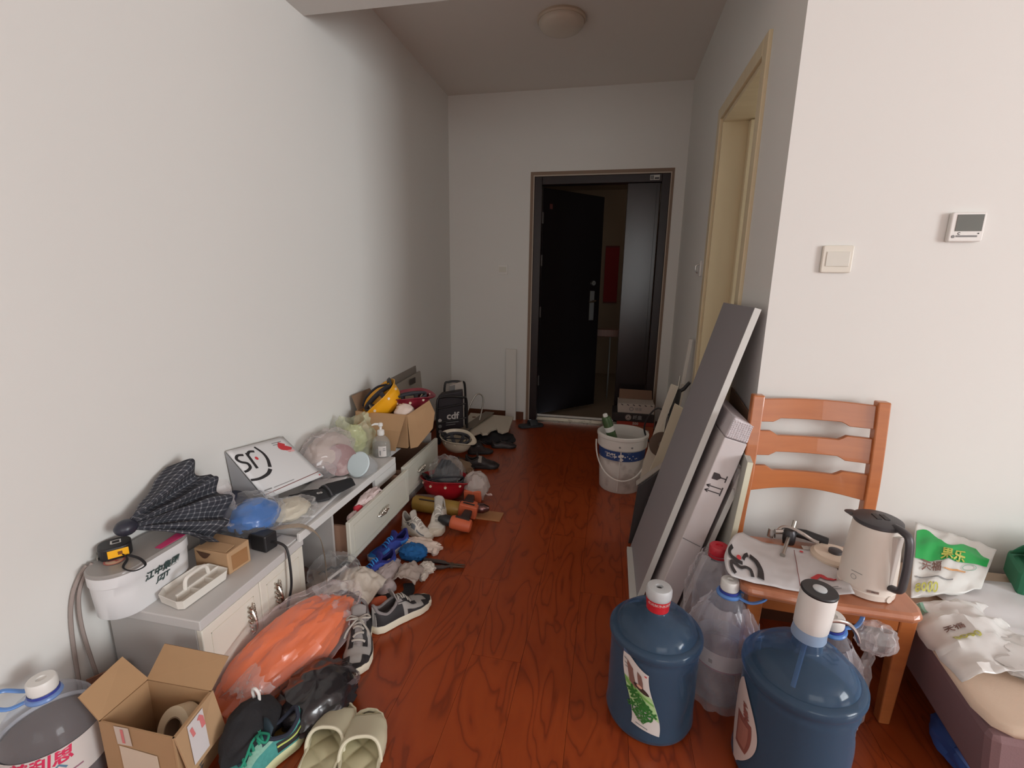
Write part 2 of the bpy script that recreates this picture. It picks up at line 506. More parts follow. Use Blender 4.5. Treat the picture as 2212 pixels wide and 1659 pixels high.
# entrance door -------------------------------------------------
M_dframe = mat('dark_brown_steel', (42, 32, 32), 0.35, spec=0.4)
M_dleaf = mat('black_brown_door', (24, 18, 19), 0.6, spec=0.15)
bm = newbm()   # plaster / brown reveal round the frame
for (x0, x1, z0, z1) in ((DX0, DX0+0.022, 0, DZ), (DX1-0.018, DX1, 0, DZ), (DX0+0.022, DX1-0.018, DZ-0.024, DZ)):
    box(bm, x0, x1, YF-0.004, YF+0.03, z0, z1)
struct('trim_2', bm, mat('brown_reveal', (130, 108, 90), 0.6))
bm = newbm()
for (x0, x1, z0, z1) in ((DX0+0.022, DX0+0.031, 0, DZ-0.024), (DX1-0.026, DX1-0.018, 0, DZ-0.024), (DX0+0.031, DX1-0.026, DZ-0.034, DZ-0.024)):
    box(bm, x0, x1, YF-0.001, YF+0.03, z0, z1)
struct('trim_3', bm, mat('pale_sealant', (176, 164, 150), 0.7))
d1 = bpy.data.objects.new('door_1', None); COL.objects.link(d1); d1['kind'] = 'structure'; d1['label'] = 'dark brown steel entrance door frame with one leaf ajar at end of hall'
bm = newbm()
FX0, FX1 = -0.650, 0.395
box(bm, FX0, FX0+0.062, YF+0.005, YF+0.09, 0.0, 2.026); box(bm, FX1-0.060, FX1, YF+0.005, YF+0.09, 0.0, 2.026); box(bm, FX0+0.062, FX1-0.060, YF+0.005, YF+0.09, 1.965, 2.026)
obj('door_frame', bm, M_dframe, d1, bevel=0.004)
bm = newbm(); box(bm, FX0+0.068, FX1-0.066, YF-0.03, YF+0.1, 0.0, 0.014); box(bm, FX0+0.068, FX1-0.066, YF+0.03, YF+0.05, 0.014, 0.03)
obj('threshold', bm, mat('worn_steel_sill', (190, 186, 176), 0.3, metal=1, stain=((90, 84, 76), 0.4, 20)), d1)
bm = newbm()
box(bm, 0.082, FX1-0.066, YF+0.03, YF+0.085, 0.03, 1.965)
fx = obj('side_leaf', bm, mat('dark_leaf_gloss', (36, 28, 28), 0.22, spec=0.5), d1, bevel=0.003)
bm = newbm(); box(bm, 0.084, FX1-0.092, YF+0.0265, YF+0.03, 0.032, 1.963)
obj('raised_panel', bm, mat('dark_leaf_gloss', (44, 34, 34)), fx, bevel=0.002)
bm = newbm(); box(bm, 0.2445, 0.315, YF-0.0005, YF+0.005, 1.978, 2.014)
st = obj('sticker', bm, mat('pale_sticker', (190, 188, 182), 0.6), d1)
bm = newbm()
for k in range(3): box(bm, 0.249+k*0.008, 0.254+k*0.008, YF-0.0012, YF-0.0005, 1.982, 2.010)
box(bm, 0.278, 0.311, YF-0.0012, YF-0.0005, 1.984, 1.996)
obj('print', bm, M_ink, st)
# swung-out leaf: hinge at (-0.59, 4.06)
lm = T(-0.588, YF+0.09, 0) @ RZ(math.radians(46))
LW = 0.70
bm = newbm(); box(bm, 0, LW, 0, 0.06, 0.035, 1.96, lm)
lf = obj('door_leaf', bm, M_dleaf, d1, bevel=0.004)
bm = newbm(); box(bm, LW-0.13, LW-0.075, -0.012, 0, 0.86, 1.13, lm); obj('lock_plate', bm, M_steel, lf, bevel=0.004)
bm = newbm(); tube(bm, [lm @ V(p) for p in ((LW-0.10, -0.012, 1.04), (LW-0.10, -0.05, 1.04), (LW-0.12, -0.055, 1.035), (LW-0.19, -0.055, 1.03))], 0.009, 8); obj('door_handle', bm, M_chrome, lf, smooth=True)
bm = newbm(); cyl(bm, lm @ V((LW-0.10, 0, 1.20)), lm @ V((LW-0.10, -0.02, 1.20)), 0.024, 0.022, 14); cyl(bm, lm @ V((LW-0.10, -0.02, 1.20)), lm @ V((LW-0.10, -0.035, 1.20)), 0.008, 0.008, 8); obj('thumb_turn', bm, M_steel, lf, smooth=True)
bm = newbm(); box(bm, 0.07, 0.10, -0.002, 0, 1.80, 1.84, lm); obj('red_sticker', bm, mat('dull_red_sticker', (88, 40, 36), 0.7), lf)
for z in (1.72, 1.38, 0.95, 0.35):
    bm = newbm(); cyl(bm, (-0.588, YF+0.075, z-0.045), (-0.588, YF+0.075, z+0.045), 0.011, seg=10); obj('hinge', bm, mat('dull_hinge', (84, 78, 76), 0.5, metal=0.5), d1, smooth=True)
# stairwell beyond the entrance door
M_stair = mat('stairwell_plaster', (150, 128, 104), 0.8)
bm = newbm(); box(bm, -1.5, 1.6, YF+0.22, 6.4, -0.06, 0.0); struct('floor_stairwell', bm, mat('stairwell_tile', (138, 122, 104), 0.35))
bm = newbm(); box(bm, -1.5, 1.6, 6.4, 6.5, 0, 2.6); struct('wall_stairwell_far', bm, M_stair)
bm = newbm(); box(bm, -1.6, -1.5, YF+0.22, 6.5, 0, 2.6); struct('wall_stairwell_left', bm, M_stair)
bm = newbm(); box(bm, 1.6, 1.7, YF+0.22, 6.5, 0, 2.6); struct('wall_stairwell_right', bm, M_stair)
bm = newbm(); box(bm, -1.6, 1.7, YF+0.22, 6.5, 2.35, 2.6); struct('ceiling_stairwell', bm, M_stair)
t = thing('door_banner', 'red vertical paper banner on the stairwell wall behind the door', 'banner', (-0.005, 6.395, 0.96))
bm = newbm(); box(bm, -0.09, 0.085, -0.006, 0, 0, 0.70); obj('paper', bm, mat('banner_red', (150, 26, 28), 0.7), t)
bm = newbm(); box(bm, -0.09, 0.085, -0.012, 0, -0.012, 0.006); box(bm, -0.09, 0.085, -0.012, 0, 0.694, 0.712); obj('rod', bm, mat('banner_rod', (110, 30, 24), 0.6), t)
t = thing('hand_rail', 'brown wooden rail on posts in stairwell beyond the door gap', 'rail', (0.0, 4.95, 0))
bm = newbm(); box(bm, -0.35, 0.6, -0.03, 0.03, 0.66, 0.74); obj('rail_bar', bm, wood('dark_rail', (92, 58, 44), (120, 80, 60)), t, bevel=0.008)
for x in (-0.30, 0.02, 0.5):
    bm = newbm(); cyl(bm, (x, 0, 0), (x, 0, 0.66), 0.008, seg=8); obj('post', bm, M_steel, t, smooth=True)

# inner doorway (door_2): cream casing, leaf swung inside
M_cream = wood('cream_door_veneer', (206, 190, 156), (222, 208, 176), 0.45, (3, 40, 2), 0.1)
d2 = bpy.data.objects.new('door_2', None); COL.objects.link(d2); d2['kind'] = 'structure'; d2['label'] = 'cream inner door casing on the right hall wall'
bm = newbm()
box(bm, XR-0.014, XR+0.002, IY0-0.06, IY0, 0, IZ+0.06); box(bm, XR-0.014, XR+0.002, IY1, IY1+0.06, 0, IZ+0.06); box(bm, XR-0.014, XR+0.002, IY0, IY1, IZ, IZ+0.06)
obj('casing', bm, M_cream, d2, bevel=0.004)
bm = newbm()
box(bm, XR, XR+0.145, IY0, IY0+0.02, 0, IZ); box(bm, XR, XR+0.145, IY1-0.02, IY1, 0, IZ); box(bm, XR, XR+0.145, IY0+0.02, IY1-0.02, IZ-0.02, IZ)
obj('jamb', bm, M_cream, d2)
bm = newbm(); box(bm, XR+0.12, XR+0.80, IY1-0.062, IY1-0.022, 0.01, IZ-0.025); lf2 = obj('door_leaf', bm, M_cream, d2, bevel=0.003)
bm = newbm(); tube(bm, [(XR+0.74, IY1-0.062, 1.0), (XR+0.74, IY1-0.1, 1.0), (XR+0.66, IY1-0.105, 1.0)], 0.009, 8); obj('door_handle', bm, M_chrome, lf2, smooth=True)
bm = newbm(); box(bm, XR+0.15, 2.0, YC+0.1, YC+0.16, 0, ZC); box(bm, 1.95, 2.0, YC+0.16, 4.0, 0, ZC); box(bm, XR+0.14, 2.0, 3.95, 4.05, 0, ZC); box(bm, XR+0.14, 2.0, YC+0.1, 4.05, -0.06, 0)
struct('wall_inner_room', bm, M_wall)

# ------------------------------------------------------------ fixtures
t = thing('ceiling_lamp', 'round flush white ceiling lamp, switched off, over the hall', 'lamp', (-0.36, 3.0, ZC))
bm = newbm(); lathe(bm, [(0.135, 0), (0.138, -0.012), (0.132, -0.02), (0.125, -0.02)], 40); obj('lamp_base', bm, mat('lamp_base_cream', (196, 184, 166), 0.5), t, smooth=True)
bm = newbm(); lathe(bm, [(0.128, -0.012), (0.126, -0.03), (0.112, -0.05), (0.08, -0.062), (0.04, -0.067), (0.002, -0.068)], 40, cap0=False); obj('lamp_shade', bm, mat('lamp_shade_opal', (204, 196, 182), 0.35), t, smooth=True)

t = thing('thermostat', 'white square wall thermostat with dark grey screen', 'thermostat', (1.002, YC, 1.376))
bm = newbm(); prism(bm, rrect(-0.043, 0.043, -0.041, 0.041, 0.006), 0, 0.016, RX(PI/2)); obj('case', bm, M_white, t, bevel=0.003)
bm = newbm(); box(bm, -0.030, 0.036, -0.0175, -0.016, -0.012, 0.034); obj('screen', bm, mat('lcd_screen', (96, 98, 92), 0.3), t)
bm = newbm(); f = lambda x, y: V((x, -0.0168, y)); stroke(bm, [(-0.025, -0.026), (0.028, -0.026)], 0.005, f); disc2(bm, -0.032, -0.027, 0.0045, f); obj('buttons', bm, M_inkgrey, t)
bm = newbm(); disc2(bm, 0.030, -0.0185, 0.002, f); stroke(bm, arc(-0.018, -0.0185, 0.003, 0.6, 5.6), 0.0015, f); obj('print', bm, M_ink, t)

def rocker(loc, label, rot=0, s=1.0, warm=False):
    t = thing('light_switch', label, 'switch', loc, rot)
    c = M_white if not warm else mat('aged_white_plastic', (216, 212, 200), 0.4)
    bm = newbm(); prism(bm, rrect(-0.043*s, 0.043*s, -0.041*s, 0.041*s, 0.006), 0, 0.011, RX(PI/2)); obj('plate', bm, c, t, bevel=0.003)
    bm = newbm(); hexa(bm, [(-0.032*s, -0.011, -0.022*s), (0.032*s, -0.011, -0.022*s), (0.032*s, -0.016, -0.022*s), (-0.032*s, -0.013, -0.022*s), (-0.032*s, -0.011, 0.022*s), (0.032*s, -0.011, 0.022*s), (0.032*s, -0.016, 0.022*s), (-0.032*s, -0.013, 0.022*s)])
    obj('rocker', bm, mat('rocker_white', (210, 208, 198), 0.35), t, bevel=0.002)
rocker((0.679, YC, 1.284), 'white rocker light switch left of the thermostat', warm=True)
rocker((-0.903, YF, 1.30), 'pale light switch on the far wall left of the entrance door')
t = thing('key_hook', 'small chrome hook holder on the right hall wall beside the cream door', 'hook', (XR, 2.953, 1.292))
bm = newbm(); box(bm, -0.012, 0, -0.02, 0.02, -0.045, 0.045); obj('plate', bm, M_white, t, bevel=0.004)
bm = newbm(); tube(bm, [(-0.012, 0, 0.025), (-0.03, 0, 0.015), (-0.032, 0, -0.012), (-0.018, 0, -0.025)], 0.005, 8); obj('hook_arm', bm, M_chrome, t, smooth=True)

# ------------------------------------------------------------ right side: sofa bed, chair
t = thing('sofa_bed', 'low mauve upholstered sofa bed with a beige seat pad beside the chair', 'sofa', (0, 0, 0))
SX = [(0.885, 1.40), (0.838, 1.00), (2.3, 0.96), (2.3, 1.66), (0.885, 1.66)]
M_mauve = mat('mauve_upholstery', (132, 104, 106), 0.9, bump=0.15, bscale=300)
bm = newbm()
a = [bm.verts.new((x+0.02, y, 0.12)) for x, y in SX]; b = [bm.verts.new((x, y, 0.285)) for x, y in SX]
ring_bridge(bm, [a, b]); obj('base', bm, M_mauve, t, bevel=0.02)
M_beige = mat('beige_seat_fabric', (206, 184, 164), 0.92, var=0.03, scale=5, bump=0.1, bscale=250)
bm = newbm()
lay = []
for z, ins in ((0.283, 0.012), (0.290, 0.002), (0.297, 0.004), (0.302, 0.018), (0.304, 0.05)):
    ring = []
    pts = [(0.884, 1.655), (0.880, 1.38), (0.836, 1.06), (0.845, 1.015), (0.872, 0.995), (2.29, 0.975), (2.29, 1.655)]
    cx, cy = 1.6, 1.33
    for x, y in pts:
        d = V((cx-x, cy-y)).normalized()*ins
        ring.append(bm.verts.new((x+d.x, y+d.y, z)))
    lay.append(ring)
ring_bridge(bm, lay); obj('seat_pad', bm, M_beige, t, smooth=True, ang=60)
for x, y in ((1.15, 1.08), (0.96, 1.60), (2.2, 1.05), (2.2, 1.6)):
    bm = newbm(); cyl(bm, (x, y, 0), (x, y, 0.12), 0.02, 0.026, 12); obj('leg', bm, M_black, t, smooth=True)
t = thing('blue_bag', 'blue plastic bag stuffed under the sofa bed', 'bag', (0.985, 1.185, 0))
bm = newbm(); blob(bm, (0, 0, 0.055), (0.085, 0.10, 0.05), 0.12, 2, 3, floor=0); obj('bag_body', bm, mat('blue_polythene', (52, 84, 150), 0.45), t, smooth=True)
bm = newbm(); tube(bm, smoothpath([(-0.06, -0.03, 0.085), (-0.09, -0.05, 0.10), (-0.07, -0.08, 0.075)]), 0.008, 6, 0.4); obj('knot', bm, MATS['blue_polythene'], t, smooth=True)

t = thing('dining_chair', 'orange-brown wooden chair with a three-slat curved back against the white wall', 'chair', (0, 0, 0))
ZS = 0.38
seat = [(0.405, 1.285), (0.42, 1.262), (0.60, 1.238), (0.81, 1.236), (0.838, 1.248), (0.848, 1.28), (0.855, 1.57), (0.46, 1.575)]
bm = newbm(); prism(bm, seat, ZS-0.028, ZS); obj('seat', bm, wood('worn_seat_wood', (158, 96, 66), (184, 122, 90), 0.35, (30, 4, 4)), t, bevel=0.012)
bm = newbm(); prism(bm, [(0.45, 1.29), (0.80, 1.27), (0.80, 1.285), (0.45, 1.305)], ZS-0.075, ZS-0.028); obj('front_apron', bm, M_chair, t, bevel=0.003)
bm = newbm(); box(bm, 0.815, 0.833, 1.29, 1.54, ZS-0.075, ZS-0.028); obj('side_apron', bm, M_chair, t, bevel=0.003)
bm = newbm(); box(bm, 0.455, 0.473, 1.30, 1.54, ZS-0.075, ZS-0.028); obj('side_apron', bm, M_chair, t, bevel=0.003)
for x, y in ((0.822, 1.285), (0.452, 1.30)):
    bm = newbm(); hexa(bm, [(x-0.014, y-0.006, 0), (x+0.014, y-0.006, 0), (x+0.014, y+0.024, 0), (x-0.014, y+0.024, 0), (x-0.022, y-0.018, ZS-0.028), (x+0.02, y-0.018, ZS-0.028), (x+0.02, y+0.022, ZS-0.028), (x-0.022, y+0.022, ZS-0.028)])
    obj('leg', bm, M_chair, t, bevel=0.004)
posts = []
for x0, x1 in ((0.463, 0.492), (0.838, 0.852)):
    pts = smoothpath([(x0, 1.565, 0), (x0, 1.578, 0.38), ((x0+x1)/2, 1.592, 0.60), (x1, 1.628, 0.852)], 6)
    bm = newbm()
    rings = []
    for p in pts:
        w, d = 0.018, 0.016
        rings.append([bm.verts.new(p+V(q)) for q in ((-w, -d, 0), (w, -d, 0), (w, d, 0), (-w, d, 0))])
    ring_bridge(bm, rings); obj('back_post', bm, M_chair, t, bevel=0.004)
def slat(z0a, z1a, shape0, shape1):
    """curved back slat; shape gives the outline offsets of lower and upper edges across the width"""
    bm = newbm(); n = 30; rings = []
    for i in range(n+1):
        u = i/n
        zl, zu = z0a+shape0(u), z1a+shape1(u)
        zm = (zl+zu)/2
        k = (zm-0.38)/0.47
        xl, xr = 0.463+0.029*k+0.012, 0.838+0.014*k-0.012
        x = xl+(xr-xl)*u
        bow = 0.022*math.sin(PI*u)
        def Y(z): return 1.578+0.055*((z-0.38)/0.47)**1.6+bow
        rings.append([bm.verts.new(q) for q in ((x, Y(zl)-0.008, zl), (x, Y(zl)+0.008, zl), (x, Y(zu)+0.008, zu), (x, Y(zu)-0.008, zu))])
    ring_bridge(bm, rings); obj('back_slat', bm, M_chair, t, smooth=True, bevel=0.002)
step = lambda u, a: a*max(0, min(1, (u-0.14)/0.06, (0.80-u)/0.06))
zero = lambda u: 0.0
slat(0.765, 0.838, lambda u: step(u, 0.012), lambda u: 0.004*math.sin(PI*u))
slat(0.655, 0.735, lambda u: step(u, 0.012), lambda u: -step(u, 0.014))
slat(0.535, 0.620, lambda u: 0.016*math.sin(PI*u), lambda u: -step(u, 0.014))

# kettle on its base, on the chair seat
t = thing('electric_kettle', 'cream electric kettle with dark grey lid and handle on the chair seat', 'kettle', (0.742, 1.338, ZS))
t.scale = (0.95, 0.95, 0.98)
bm = newbm(); lathe(bm, [(0.062, 0), (0.070, 0.004), (0.071, 0.02), (0.069, 0.022), (0.066, 0.10), (0.058, 0.195), (0.056, 0.203)], 48); obj('kettle_body', bm, mat('cream_kettle_plastic', (222, 214, 204), 0.3, coat=0.3), t, smooth=True)
bm = newbm(); lathe(bm, [(0.057, 0.203), (0.060, 0.207), (0.059, 0.215), (0.050, 0.219), (0.002, 0.221)], 48, cap0=False); lid = obj('lid', bm, mat('dark_grey_plastic', (62, 60, 63), 0.4), t, smooth=True)
bm = newbm(); box(bm, -0.012, 0.002, -0.016, 0.016, 0.2195, 0.2225); box(bm, 0.008, 0.022, -0.016, 0.016, 0.2195, 0.2225); obj('lid_button', bm, M_black, lid, bevel=0.001)
ha = math.radians(-66)
hx, hy = math.cos(ha), math.sin(ha)
hp = lambda r, z: V((hx*r, hy*r, z))
bm = newbm(); tube(bm, smoothpath([hp(0.045, 0.214), hp(0.072, 0.212), hp(0.090, 0.198), hp(0.097, 0.14), hp(0.097, 0.08), hp(0.092, 0.054), hp(0.068, 0.046)], 6), [0.012]*37, 10, 0.75, up=(hx, hy, 0)); obj('handle', bm, MATS['dark_grey_plastic'], t, smooth=True)
bm = newbm(); hexa(bm, [hp(0.060, 0.05)+V((hy, -hx, 0))*0.008, hp(0.060, 0.05)-V((hy, -hx, 0))*0.008, hp(0.068, 0.05)-V((hy, -hx, 0))*0.006, hp(0.068, 0.05)+V((hy, -hx, 0))*0.006, hp(0.050, 0.19)+V((hy, -hx, 0))*0.014, hp(0.050, 0.19)-V((hy, -hx, 0))*0.014, hp(0.070, 0.195)-V((hy, -hx, 0))*0.012, hp(0.070, 0.195)+V((hy, -hx, 0))*0.012]); obj('handle_inset', bm, mat('kettle_inset', (206, 196, 188), 0.35), t, bevel=0.002)
bm = newbm(); lathe(bm, [(0.004, 0.205), (0.02, 0.215), (0.014, 0.218)], 16, T(-0.045, 0.045, -0.008)); obj('spout', bm, MATS['dark_grey_plastic'], t, smooth=True)
km = cyl_map(0.0712, math.radians(-103), 0.030)
bm = newbm(); stroke(bm, [(-0.014, 0), (0.014, 0)], 0.007, km); obj('switch_window', bm, M_steel, t)
lettering('ON', 0.005, M_ink, t, cyl_map(0.0716, math.radians(-103), 0.030), name='switch_mark')
bm = newbm(); stroke(bm, arc(-0.05, 0.055, 0.007, 0, 2*PI, 16), 0.0012, cyl_map(0.0700, math.radians(-103), 0.0)); stroke(bm, [(-0.058, 0.07), (-0.03, 0.07)], 0.0015, cyl_map(0.0694, math.radians(-103), 0.0)); obj('print', bm, M_inkgrey, t)
bm = newbm(); cyl(bm, V((hx*0.0705, hy*0.0705, 0.012)), V((hx*0.073, hy*0.073, 0.012)), 0.010, seg=16); obj('knob', bm, MATS['cream_kettle_plastic'], t, smooth=True)
t = thing('kettle_base', 'round cream power base behind the electric kettle', 'kettle base', (0.722, 1.478, ZS))
bm = newbm(); lathe(bm, [(0.058, 0), (0.064, 0.004), (0.064, 0.012), (0.055, 0.02), (0.02, 0.021)], 36); obj('base_plate', bm, mat('cream_base_plastic', (216, 200, 182), 0.4), t, smooth=True)
bm = newbm(); lathe(bm, [(0.018, 0.021), (0.018, 0.03), (0.010, 0.033), (0.002, 0.033)], 20, cap0=False); obj('contact_hub', bm, MATS['dark_grey_plastic'], t, smooth=True)

# courier bag with the black emblem, lying on the chair seat
M_bagw = mat('courier_bag_white', (204, 204, 206), 0.45, bump=0.1, bscale=25)
t = thing('courier_bag', 'flat pale grey courier bag with bold black lettering on the chair seat', 'bag', (0, 0, 0))
cA, cB, cC, cD = V((0.468, 1.525, 0)), V((0.382, 1.285, 0)), V((0.680, 1.262, 0)), V((0.715, 1.495, 0))
def sb(u, v):   # u along the width (left to right), v front to back
    p = (cB*(1-u)+cC*u)*(1-v)+(cA*(1-u)+cD*u)*v
    if u < 0.30: p.x -= 0.036*max(0.0, math.sin(PI*min(1, max(0, v))))**0.6*(1-u/0.30)
    z = ZS+0.006+0.005*fbm(V((u*5, v*4, 2)), 2)
    if u < 0.30: z += 0.022*(1-u/0.30)**1.4*(0.4+0.6*v)+0.006*math.sin(v*9)*(1-u/0.3)
    if u > 0.80 and v < 0.3: z += 0.02*(u-0.8)/0.2
    z = max(z, ZS+0.0025)
    return V((p.x, p.y, z))
bm = newbm(); grid(bm, sb, 36, 22); obj('bag_sheet', bm, M_bagw, t, smooth=True, ang=180, solid=0.001)
lift = lambda u, v: sb(u, v)+V((-0.0012, -0.002, 0.0040))
def sub_pts(pts, n=5):
    out = []
    for a, b in zip(pts[:-1], pts[1:]):
        for k in range(n): out.append((a[0]+(b[0]-a[0])*k/n, a[1]+(b[1]-a[1])*k/n))
    return out+[pts[-1]]
bm = newbm()
# the emblem: s, r, swoosh and tail, in bag coordinates
def emb(x, y):
    d = -188650.0
    u, v = ((x-50)*-255-(y-545)*115)/d, (715*(y-545)-55*(x-50))/d
    if u < 0.30:   # follow the bulging left edge of the bag
        b = 0.036*max(0.0, math.sin(PI*min(1, max(0, v))))**0.6
        u = (0.3*u+b)/(0.3+b/0.3)
    return lift(max(0.01, u), max(0.01, v))
S1 = smoothpath([(186, 536, 0), (184, 500, 0), (160, 480, 0), (122, 492, 0), (92, 470, 0), (64, 462, 0), (58, 492, 0), (78, 526, 0)], 6)
stroke(bm, S1, 22, emb); obj('letter_s', bm, M_ink, t)
bm = newbm(); stroke(bm, smoothpath([(84, 372, 0), (60, 392, 0), (66, 424, 0), (100, 446, 0), (142, 458, 0)], 6), 22, emb); obj('letter_f', bm, M_ink, t)
bm = newbm(); stroke(bm, smoothpath([(150, 436, 0), (170, 414, 0), (194, 406, 0)], 6), 20, emb); obj('emblem_tail', bm, M_ink, t)
bm = newbm(); stroke(bm, smoothpath([(206, 410, 0), (242, 436, 0), (256, 480, 0), (238, 538, 0)], 6), [22+20*k/18 for k in range(19)], emb); obj('emblem_arc', bm, M_ink, t)
bm = newbm(); disc2(bm, 122, 428, 17, emb, sy=0.85); obj('red_dot', bm, M_red, t)
bm = newbm(); stroke(bm, sub_pts([(0.585, 0.08), (0.60, 0.90)], 12), 0.007, lift); obj('brown_line', bm, mat('brown_ink', (120, 60, 54), 0.6), t)
bm = newbm(); disc2(bm, 0.68, 0.90, 0.022, lift); obj('red_mark', bm, M_red, t)
bm = newbm(); blotch = [(0.72, 0.30), (0.76, 0.36), (0.80, 0.40), (0.84, 0.34), (0.90, 0.33), (0.86, 0.27)]
stroke(bm, smoothpath([(x, y, 0) for x, y in blotch], 5), 0.06, lift); obj('red_print', bm, M_red, t)
bm = newbm(); stroke(bm, sub_pts([(0.80, 0.13), (0.90, 0.13)], 6), 0.012, lift); stroke(bm, sub_pts([(0.80, 0.10), (0.92, 0.10)], 6), 0.012, lift); obj('small_print', bm, M_inkgrey, t)

# brake-lever like tool
t = thing('lever_tool', 'metal clamp tool with black grip and steel rod lying on the chair seat', 'tool', (0.615, 1.545, ZS))
bm = newbm(); tube(bm, [(0.02, 0.015, 0.032), (0.05, 0.012, 0.03), (0.11, -0.005, 0.020)], [0.014, 0.016, 0.015], 14); obj('grip', bm, M_black, t, smooth=True)
bm = newbm(); cyl(bm, (0.0, 0.0, 0.03), (-0.05, -0.10, 0.012), 0.0055, seg=10); cyl(bm, (-0.05, -0.10, 0.012), (-0.052, -0.104, 0.0115), 0.0075, seg=10); obj('rod', bm, M_steel, t, smooth=True)
bm = newbm(); lathe(bm, [(0.017, 0.0), (0.019, 0.01), (0.019, 0.04), (0.014, 0.048)], 16); obj('clamp', bm, mat('dark_metal', (70, 68, 70), 0.4, metal=0.8), t, smooth=True)
bm = newbm(); tube(bm, smoothpath([(-0.035, 0.01, 0.028), (-0.02, 0.015, 0.045), (0.0, 0.01, 0.05), (0.03, -0.01, 0.045), (0.06, -0.02, 0.03), (0.075, -0.03, 0.028)], 4), 0.006, 8, 0.6); obj('lever', bm, M_chrome, t, smooth=True)
bm = newbm(); cyl(bm, (-0.05, 0.01, 0.012), (-0.05, 0.01, 0.04), 0.013, 0.011, 12); cyl(bm, (-0.045, 0.0, 0.035), (-0.02, 0.005, 0.035), 0.008, seg=10); obj('adjuster', bm, M_chrome, t, smooth=True)
bm = newbm(); cyl(bm, (0.01, 0.01, 0.045), (0.018, 0.022, 0.07), 0.006, seg=8); obj('bolt', bm, M_steel, t, smooth=True)
t = thing('paper_scrap', 'small white crumpled scrap on the chair seat', 'scrap', (0.665, 1.522, ZS))
bm = newbm(); grid(bm, lambda u, v: V(((u-0.5)*0.034, (v-0.5)*0.022, 0.002+0.004*abs(noise.noise(V((u*3, v*3, 1)))))), 6, 5); obj('paper', bm, M_wmat, t, solid=0.001)

# ------------------------------------------------------------ water bottles
M_jug = film('blue_jug_plastic', (104, 136, 168), 0.25, 0.12, 0.7, (150, 172, 204))
M_jugneck = film('blue_jug_neck', (60, 104, 160), 0.6, 0.2, 0.5, (110, 160, 220))
M_water = film('water_body', (46, 42, 56), 0.52, 0.05, 0.4, (150, 148, 166))
M_label = mat('label_paper', (206, 202, 198), 0.5)
def jug_body(R, H):
    """outer profile with the ribbed shoulder of a returnable water jug"""
    return [(R*0.86, 0.0), (R*0.95, 0.006), (R*0.985, 0.02), (R*0.97, 0.035), (R*0.965, 0.05), (R*0.965, H*0.45), (R*0.965, H*0.76), (R*0.945, H*0.785), (R*1.0, H*0.81), (R*1.02, H*0.835), (R*1.015, H*0.865), (R*0.97, H*0.888), (R*0.88, H*0.890), (R*0.86, H*0.91), (R*0.82, H*0.945), (R*0.66, H*1.0), (R*0.42, H*1.03), (R*0.27, H*1.045), (R*0.235, H*1.06), (R*0.245, H*1.08), (R*0.22, H*1.10), (R*0.22, H*1.16)]
def grip(p, a, R, H, a0):
    """S-shaped moulded finger recess on one side"""
    zz = p.z/H
    c = a0+0.35*math.sin((zz-0.15)*6)
    d = (a-c+PI) % (2*PI)-PI
    k = math.exp(-(d/0.16)**2)*max(0, min(1, (zz-0.12)*9, (0.72-zz)*9))
    q = 1-0.075*k
    return V((p.x*q, p.y*q, p.z))
def dense(prof, n=4):
    out = []
    for (a, b), (c, d) in zip(prof[:-1], prof[1:]):
        for k in range(n if abs(d-b) > 0.03 else 1):
            m = (n if abs(d-b) > 0.03 else 1)
            out.append((a+(c-a)*k/m, b+(d-b)*k/m))
    return out+[prof[-1]]
def jug(loc, R, H, label, ga, wl):
    t = thing('water_jug', label, 'water jug', loc)
    bm = newbm(); lathe(bm, dense(jug_body(R, H), 8), 72, cap1=False, fn=lambda p, a: grip(p, a, R, H, ga)); obj('jug_shell', bm, M_jug, t, smooth=True, ang=60)
    bm = newbm()
    pr = [(r*0.94, max(z, 0.006)) for r, z in dense(jug_body(R, H), 8) if z < wl]
    lathe(bm, pr+[(pr[-1][0], wl)], 48, fn=lambda p, a: grip(p, a, R, H, ga)); obj('water', bm, M_water, t, smooth=True, ang=40)
    return t
J1, R1, H1 = (0.175, 1.185, 0), 0.122, 0.315
t = jug(J1, R1, H1, 'blue water jug with a green and white label, nearest the hall floor', math.radians(-50), 0.265)
bm = newbm(); lathe(bm, [(0.0300, H1*1.065), (0.0305, H1*1.10), (0.0332, H1*1.175)], 32, cap0=False, cap1=False)
obj('label_band', bm, mat('red_seal_film', (196, 36, 44), 0.35), t, smooth=True)
bm = newbm(); lathe(bm, [(0.0300, H1*1.165), (0.0332, H1*1.175), (0.0345, H1*1.20), (0.0345, H1*1.25), (0.031, H1*1.272), (0.022, H1*1.276), (0.010, H1*1.274), (0.0085, H1*1.25), (0.001, H1*1.25)], 32, cap0=False); obj('cap', bm, mat('grey_jug_cap', (188, 192, 194), 0.4), t, smooth=True, ang=50)
bm = newbm(); lathe(bm, [(0.0080, H1*1.2515), (0.001, H1*1.2515)], 20, cap0=False, cap1=False); obj('cap_hole', bm, mat('dark_hole', (60, 60, 62), 0.8), t)
for k in range(7):
    lettering('永润泉水永润泉'[k], 0.011, M_label, t, cyl_map(0.0326, math.radians(-140+k*18), H1*1.150), name='seal_print')
